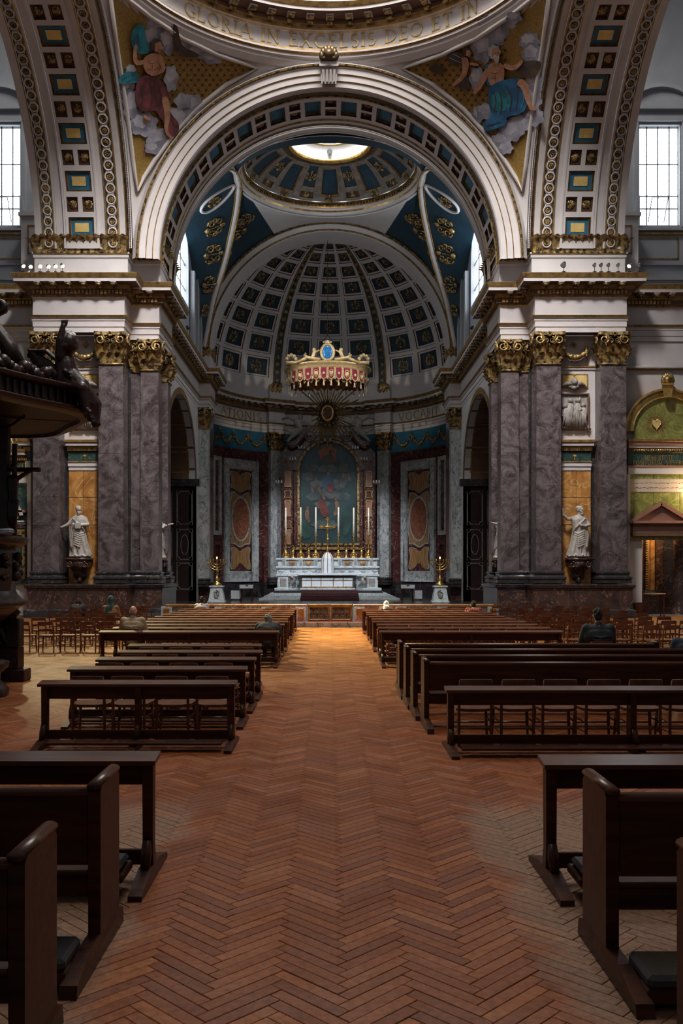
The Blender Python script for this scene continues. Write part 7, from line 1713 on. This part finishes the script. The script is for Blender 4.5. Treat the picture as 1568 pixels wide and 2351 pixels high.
# crucifix standing by the pulpit
cf = empty('pulpit_crucifix', (Xp(4, 17.2), 17.9, 2.64), label='dark crucifix figure mounted above the pulpit rail', cat='crucifix')
b = MB(); b.tube([(0,0,0),(0,0,1.85)], .05, 6); b.tube([(-.5,0,1.35),(.5,0,1.35)], .05, 6); b.obj('cross', M['pulpit'], cf)
b = MB(); b.capsule((0,-.08,.75), .08, (0,-.08,1.15), .11); b.sphere((0.02,-.12,1.38), (.075,.085,.10), 10, 8)
for sg in (-1, 1): b.capsule((sg*.1,-.08,1.18), .05, (sg*.3,-.08,1.30), .04); b.capsule((sg*.3,-.08,1.30), .038, (sg*.48,-.07,1.36), .025); b.capsule((sg*.05,-.08,.72), .07, (sg*.05,-.12,.42), .05); b.capsule((sg*.05,-.12,.42), .048, (sg*.02,-.07,.12), .03)
sculpt(b, 'figure', M['pulpit'], cf, .02, 2)
bn = MB(); bn.cbox(-.2,.2,-.1,.1,0,.10,.03); bn = bn.obj('striped_cushion', mat('blue_white_stripe', (.55,.6,.66), (.10,.14,.2), 22, .8, stretch=(.05,.05,1), contrast=(.49,.51), detail=0)); bn.location = (Xp(3, 15.6), 15.6, 2.635); tag(bn, 'small blue and white striped cushion on the pulpit rail', 'cushion')
# ------------------------------------------------------------------ people at prayer, all seen from behind
def cloth(name, c, c2=None, **k): return mat(name, c, c2 or tuple(x*.7 for x in c), 6, .85, **k)
SKIN = mat('skin', (.46,.25,.165), (.40,.21,.135), 6, .55)
def seated(x, d, top, label, shirt, trousers, hair, sh=1.0, lean=.12, bald=False, scarf=None, rz=0, skirt=None, girth=1.0, collar=None, drop=0):
    """person on a chair facing +y; top = height of the crown; lean in radians forward"""
    t = empty('person', (x, d, 0), rz, label, 'person')
    hip = Vector((0, -.04, .54-drop)); k = (top-.54+drop)/.76/math.cos(lean)
    def up(px, py, pz):                                   # torso space: rotates with the lean
        v = Vector((px, py, pz)); c, s_ = math.cos(lean), math.sin(lean)
        return hip+Vector((v.x, v.y*c+v.z*s_*1.0, v.z*c-v.y*s_))*1.0
    H_ = k
    b = MB()                                              # body in one mesh
    b.capsule(up(0,0,.0), .13, up(0,0,.30*H_), .12); b.capsule(up(0,0,.30*H_), .12, up(0,0,.42*H_), .10)
    b.capsule(up(0,.0,.46*H_), .058, up(0,.015,.56*H_), .055)
    hc = up(0, .03, .655*H_); b.sphere(hc, (.074,.095,.108), 16, 12); b.sphere(hc+Vector((0,.03,-.055)), (.055,.065,.06), 10, 8)
    b.capsule(hc+Vector((0,.09,.0)), .013, hc+Vector((0,.108,-.025)), .016, 8)                # nose
    for sg in (-1, 1):
        b.sphere(hc+Vector((sg*.077,.0,-.01)), (.013,.022,.032), 8, 6)                        # ear
        b.sphere(hc+Vector((sg*.03,.082,.015)), (.014,.01,.009), 6, 5)                        # eye
        S0, E0, W0 = up(sg*.19*sh, 0, .44*H_), up(sg*.24*sh, .10, .20*H_), up(sg*.07, .34, .20*H_)
        b.capsule(S0, .052, E0, .043); b.capsule(E0, .042, W0, .028)
        pm = W0+(W0-E0).normalized()*.05; b.sphere(pm, (.04,.045,.02), 8, 6); dr2 = (W0-E0).normalized()
        for f in range(4): q = pm+Vector((sg*(.027-.018*f),0,0)); b.capsule(q, .0095, q+dr2*(.085-.008*abs(f-1.5))+Vector((0,0,-.018)), .0075, 6)
        b.capsule(pm+Vector((-sg*.03,-.02,.0)), .011, pm+Vector((-sg*.055,.03,.01)), .009, 6)
        b.capsule(hip+Vector((sg*.09,.02,-.02)), .095, Vector((sg*.11,.42,.52-drop*.6)), .065); b.capsule(Vector((sg*.11,.42,.52-drop*.6)), .06, Vector((sg*.11,.40,.10)), .042); b.capsule(Vector((sg*.11,.38,.05)), .04, Vector((sg*.12,.58,.035)), .032)
    b.sphere(hc+Vector((0,.088,-.05)), (.022,.012,.008), 6, 5)
    sculpt(b, 'body', SKIN, t, .014, 2)
    g = 1.0*girth; b = MB()                               # upper garment
    b.capsule(up(0,-.005,-.06), .16*g, up(0,-.01,.16*H_), .165*g); b.capsule(up(-.10*sh,-.01,.30*H_), .14*g, up(.10*sh,-.01,.30*H_), .14*g); b.capsule(up(-.06*sh,-.01,.12*H_), .15*g, up(.06*sh,-.01,.12*H_), .15*g)
    b.capsule(up(-.14*sh,-.01,.40*H_), .088*g, up(.14*sh,-.01,.40*H_), .088*g); b.capsule(up(0,0,.42*H_), .085, up(0,.005,.50*H_), .068)
    for sg in (-1, 1):
        S0, E0, W0 = up(sg*.185*sh, 0, .43*H_), up(sg*.245*sh, .08, .19*H_), up(sg*.09, .30, .19*H_)
        b.capsule(S0, .078*g, E0, .064*g); b.capsule(E0, .064*g, W0, .048)
    for q in range(6): z = .02+.055*q; b.tube([up(-.14,-.14*g,z*H_), up(0,-.172*g,(z-.015)*H_), up(.14,-.14*g,z*H_)], .014, 5)
    sculpt(b, 'garment', shirt, t, .016, 3)
    if collar: q = MB(); q.lathe([(.066,0),(.072,.03),(.066,.055)], 16, up(0,.003,.475*H_)); q.obj('collar', collar, t, True)
    b = MB()
    if skirt:
        b.capsule(hip+Vector((-.08,.0,-.03)), .15, hip+Vector((.08,0,-.03)), .15); b.capsule(hip+Vector((0,.1,-.06)), .17, Vector((0,.44,.46)), .15); b.capsule(Vector((-.05,.44,.44)), .14, Vector((-.06,.42,.12)), .16); b.capsule(Vector((.05,.44,.44)), .14, Vector((.06,.42,.12)), .16); b.capsule(hip+Vector((-.1,-.06,-.05)), .1, Vector((-.14,-.02,.12)), .1); b.capsule(hip+Vector((.1,-.06,-.05)), .1, Vector((.14,-.02,.12)), .1); b.capsule(Vector((0,-.06,.42)), .12, Vector((0,-.03,.12)), .12)
    else:
        b.capsule(hip+Vector((-.08,0,-.03)), .125, hip+Vector((.08,0,-.03)), .125)
        for sg in (-1, 1): b.capsule(hip+Vector((sg*.09,.02,-.02)), .115, Vector((sg*.11,.42,.52-drop*.6)), .085); b.capsule(Vector((sg*.11,.42,.52-drop*.6)), .08, Vector((sg*.11,.40,.10)), .062)
    sculpt(b, 'skirt' if skirt else 'trousers', trousers, t, .018, 2)
    b = MB()                                              # shoes
    for sg in (-1, 1): b.capsule(Vector((sg*.11,.36,.05)), .05, Vector((sg*.12,.57,.042)), .042)
    sculpt(b, 'shoes', M['leather'], t, .018, 2)
    b = MB(); rnd = random.Random(int(abs(x)*100))
    if scarf:
        b.sphere(hc+Vector((0,-.008,.008)), (.093,.112,.128), 16, 12); b.capsule(hc+Vector((0,-.03,-.08)), .085, up(0,-.02,.43*H_), .12); b.capsule(up(-.05,-.09,.44*H_), .07, up(-.09,-.15,.16*H_), .05)
        for q in range(4): b.tube([hc+Vector((-.06+.04*q,-.10,.03)), hc+Vector((-.05+.035*q,-.11,-.08)), up(-.08+.05*q,-.13,.36*H_)], .016, 5)
        sculpt(b, 'headscarf', scarf, t, .014, 2)
    elif bald:
        for sg in (-1, 1): b.capsule(hc+Vector((sg*.074,-.02,.0)), .014, hc+Vector((sg*.055,-.075,-.045)), .018, 8)
        b.capsule(hc+Vector((-.05,-.08,-.05)), .016, hc+Vector((.05,-.08,-.05)), .016, 8); sculpt(b, 'hair', hair, t, .01, 1)
    else:
        b.sphere(hc+Vector((0,-.014,.018)), (.083,.098,.108), 16, 12); b.sphere(hc+Vector((0,-.045,-.035)), (.074,.062,.065), 12, 8)
        for q in range(30): a = rnd.uniform(0,2*pi); e = rnd.uniform(-.1,1.5); b.sphere(hc+Vector((.082*math.cos(a)*math.cos(e), -.02+.085*math.sin(a)*math.cos(e)-.01, .02+.105*math.sin(e))), .02, 6, 4)
        sculpt(b, 'hair', hair, t, .012, 1)
    return t
grey_h = cloth('grey_hair', (.30,.27,.23)); dark_h = cloth('dark_hair', (.020,.014,.011)); denim = cloth('dark_trousers', (.022,.024,.030)); tan = cloth('tan_cotton', (.38,.28,.17), (.31,.22,.13))
seated(*SPOTS[0], 1.24, 'bald person in a tan shirt sitting in the long rows nearest the pulpit', tan, denim, cloth('fringe_hair', (.22,.15,.10)), 1.05, .04, True, girth=1.08, collar=cloth('blue_collar', (.20,.28,.38)))
floral = mat('floral_skirt_cloth', (.50,.24,.14), (.10,.07,.06), 38, .85, contrast=(.45,.55))
seated(*SPOTS[1], 1.29, 'person in a green headscarf, brown top and patterned skirt near the pier', cloth('brown_cotton', (.22,.10,.04)), floral, dark_h, .9, .03, scarf=cloth('green_scarf', (.030,.075,.065)), skirt=True)
blk_ = cloth('black_wool', (.014,.014,.016))
seated(*SPOTS[2], 1.06, 'person in black bowed low among the loose chairs by the pier', blk_, blk_, cloth('brown_hair', (.06,.035,.025)), 1.0, .42, girth=1.1)
seated(*SPOTS[3], 1.10, 'dark-haired person in a white top kneeling close to the altar rail', cloth('white_pink_cotton', (.50,.44,.42)), denim, dark_h, .9, .1, drop=.05)
seated(*SPOTS[4], 1.02, 'grey-haired person in a dark jacket bowed beside the centre aisle', cloth('dark_green_jacket', (.030,.032,.030)), denim, grey_h, 1.05, .45, girth=1.1)
seated(*SPOTS[5], .98, 'person in a white headscarf and dark red top bowed at the rail', cloth('dark_red_cotton', (.065,.022,.022)), denim, dark_h, .95, .40, scarf=cloth('white_scarf', (.62,.58,.53)))
plaid = bpy.data.materials.new('red_plaid_shirt'); plaid.use_nodes = True
_nt = plaid.node_tree; _tc = _nt.nodes.new('ShaderNodeTexCoord'); _w = []
for ax in (0, 1):
    wv = _nt.nodes.new('ShaderNodeTexWave'); wv.bands_direction = 'X' if ax == 0 else 'Z'; wv.inputs['Scale'].default_value = 5.5; _nt.links.new(_tc.outputs['Object'], wv.inputs['Vector']); _w.append(wv)
_m = _nt.nodes.new('ShaderNodeMath'); _m.operation = 'MULTIPLY'; _nt.links.new(_w[0].outputs['Fac'], _m.inputs[0]); _nt.links.new(_w[1].outputs['Fac'], _m.inputs[1])
_r = _nt.nodes.new('ShaderNodeValToRGB'); _r.color_ramp.elements[0].color = (.03,.012,.016,1); _r.color_ramp.elements[1].color = (.55,.07,.05,1); _r.color_ramp.elements[1].position = .45; _nt.links.new(_m.outputs[0], _r.inputs[0]); _nt.links.new(_r.outputs[0], _nt.nodes['Principled BSDF'].inputs['Base Color']); _nt.nodes['Principled BSDF'].inputs['Roughness'].default_value = .85
seated(*SPOTS[6], 1.02, 'dark-haired person in a red plaid shirt in the long rows', plaid, denim, dark_h, .98, .16, drop=.03)
navy = cloth('black_navy_coat', (.012,.016,.022))
seated(*SPOTS[7], 1.33, 'person in a black coat sitting ahead of the long pews', navy, denim, cloth('short_dark_hair', (.018,.016,.015)), 1.12, .02, girth=1.18)
seated(Xp(1566,14.3), 14.0, 1.20, 'person in a navy jacket sitting at the far end of a long pew', cloth('navy_jacket', (.016,.024,.045)), denim, cloth('dark_brown_hair', (.04,.022,.015)), 1.05, .15, girth=1.08)
for (x, d), who in zip(SPOTS, ('bald person in tan', 'person in the green headscarf', 'bowed person in black', 'person in the white top', 'bowed grey-haired person', 'person in the white headscarf', 'person in red plaid', 'person in the black coat')):
    c_ = chair(x, d+.02, 'wooden church chair under the '+who, None, own=True)
# ------------------------------------------------------------------ floodlights standing on the cornice
def lamp(px, py, s, lit, side, aim, label, group, d=39.33, cone=34, warm=(1.0,.84,.44)):
    z = 14.87; t = empty('floodlight', (Xp(px, d), d, z), label=label, cat='lamp', group=group)
    hz = Zp(py, d)-z
    b = MB(); b.lathe([(.09,0),(.09,.02),(.015,.03),(.015,max(hz-.06,.05))], 10); b.obj('stand', M['iron'], t)
    v = (Vector(aim)-Vector((Xp(px,d), d, z+hz))).normalized(); q = v.to_track_quat('Z', 'Y').to_matrix().to_4x4()
    b = MB(); b.lathe([(.01,-.12),(.05,-.11),(.07,-.02),(.09,.06),(.085,.06),(.06,.0)], 14); b.xf(Matrix.Translation((0,0,hz)) @ q @ Matrix.Scale(s, 4)); b.obj('housing', M['iron'], t, True)
    b = MB(); b.lathe([(.001,.045),(.078,.04)], 14); b.xf(Matrix.Translation((0,0,hz)) @ q @ Matrix.Scale(s, 4)); b.obj('lens', M['lamp'] if lit else M['altar'], t)
    if lit:
        l = bpy.data.lights.new('floodlight_beam', 'SPOT'); l.energy = lit; l.color = warm; l.spot_size = math.radians(cone); l.spot_blend = .7; l.shadow_soft_size = .12
        o = bpy.data.objects.new('floodlight_beam', l); col.objects.link(o); o.location = Vector((Xp(px,d), d, z+hz))+v*.2; o.rotation_euler = v.to_track_quat('-Z', 'Y').to_euler()
AIM = [(-.2,29,0),(-2.8,25,.5),(-1.0,23,0),(2.8,26,.5),(.6,26,0),(.2,31,0)]
for k, (x, y, e, cn) in enumerate(((53,610,46000,24),(70,612,9000,40),(92,611,20000,26),(111,612,9000,40),(127,611,20000,26),(143,610,46000,24))): lamp(x, y, 1.0, e, -1, AIM[k], 'lit cornice floodlight, %s from the outer edge of the pulpit-side pier' % ord_[k], 'lit floodlights on the cornice', cone=cn)
lamp(1445, 610, 1.0, 30000, 1, (0, 28, 0), 'lit floodlight among unlit ones on the cornice across from the pulpit', None, cone=24)
for sx in (-1, 1): lamp(757+sx*7.8*FPX/47.4, 722, 1.2, 3000, sx, (sx*.4, 58.4, 14.9), 'lit floodlight on the chancel cornice aimed at the canopy, '+('pulpit side' if sx < 0 else 'away from the pulpit'), None, d=47.4, cone=20, warm=(1.0,.90,.74))
for sx in (-1, 1): lamp(757+sx*7.8*FPX/50.2, 752, 1.2, 9000, sx, (sx*1.2, 64.5, 3.4), 'added floodlight on the chancel cornice brightening the high altar, '+('pulpit side' if sx < 0 else 'away from the pulpit'), None, d=50.2, cone=44, warm=(.92,.95,1.0))  # extra pair added to brighten the altar and lower apse
for k, (x, y) in enumerate(((1294,607),(1365,608),(1380,608),(1397,608),(1419,608),(1467,609))): lamp(x, y, 1.35 if k == 0 else .9, 0, 1, (2, 26, 0), 'large unlit chrome floodlight standing alone on the cornice' if k == 0 else 'small unlit floodlight, %s past the large chrome one on the cornice' % ord_[k-1], None if k == 0 else 'unlit floodlights on the cornice')
# ------------------------------------------------------------------ lanterns added out of view to warm the chapel walls and passage
for s in (-1, 1):
    t = empty('added_wall_lantern', (s*16.6, 41.1, 6.2), label='added brass wall lantern out of view beside the '+('gilded niche behind the pulpit' if s < 0 else 'green marble doorway'), cat='lantern')
    b = MB(); b.tube([(0,.5,.1),(0,.2,.22),(0,0,.12)], .025, 6); b.obj('bracket', M['brass'], t)
    b = MB(); b.lathe([(.02,.12),(.16,.02),(.14,-.02),(.12,-.36),(.05,-.42),(.01,-.44)], 8); b.obj('frame', M['brass'], t)
    b = MB(); b.sphere((0,0,-.18), .06, 10, 8); b.obj('bulb', M['lamp'], t, True)
    l = bpy.data.lights.new('chapel_fill_light', 'POINT'); l.energy = 150; l.color = (1.0,.74,.42); l.shadow_soft_size = .15
    o = bpy.data.objects.new('chapel_fill_light', l); col.objects.link(o); o.location = (s*16.6, 40.7, 5.6)
t = empty('added_passage_lantern', (15.5, 42.9, 4.6), label='added hanging lantern hidden in the passage beyond the marble doorway', cat='lantern')  # unseen lamp added to warm the strips behind the doorway
b = MB(); b.tube([(0,0,0),(0,0,1.0)], .012, 5); b.obj('chain', M['brass'], t); b = MB(); b.lathe([(.02,.02),(.12,-.04),(.10,-.26),(.02,-.32)], 8); b.obj('frame', M['brass'], t); b = MB(); b.sphere((0,0,-.38), .04, 8, 6); b.obj('bulb', M['lamp'], t, True)
l = bpy.data.lights.new('passage_fill_light', 'POINT'); l.energy = 130; l.color = (1.0,.66,.34); l.shadow_soft_size = .1
o = bpy.data.objects.new('passage_fill_light', l); col.objects.link(o); o.location = (15.5, 42.9, 4.05)
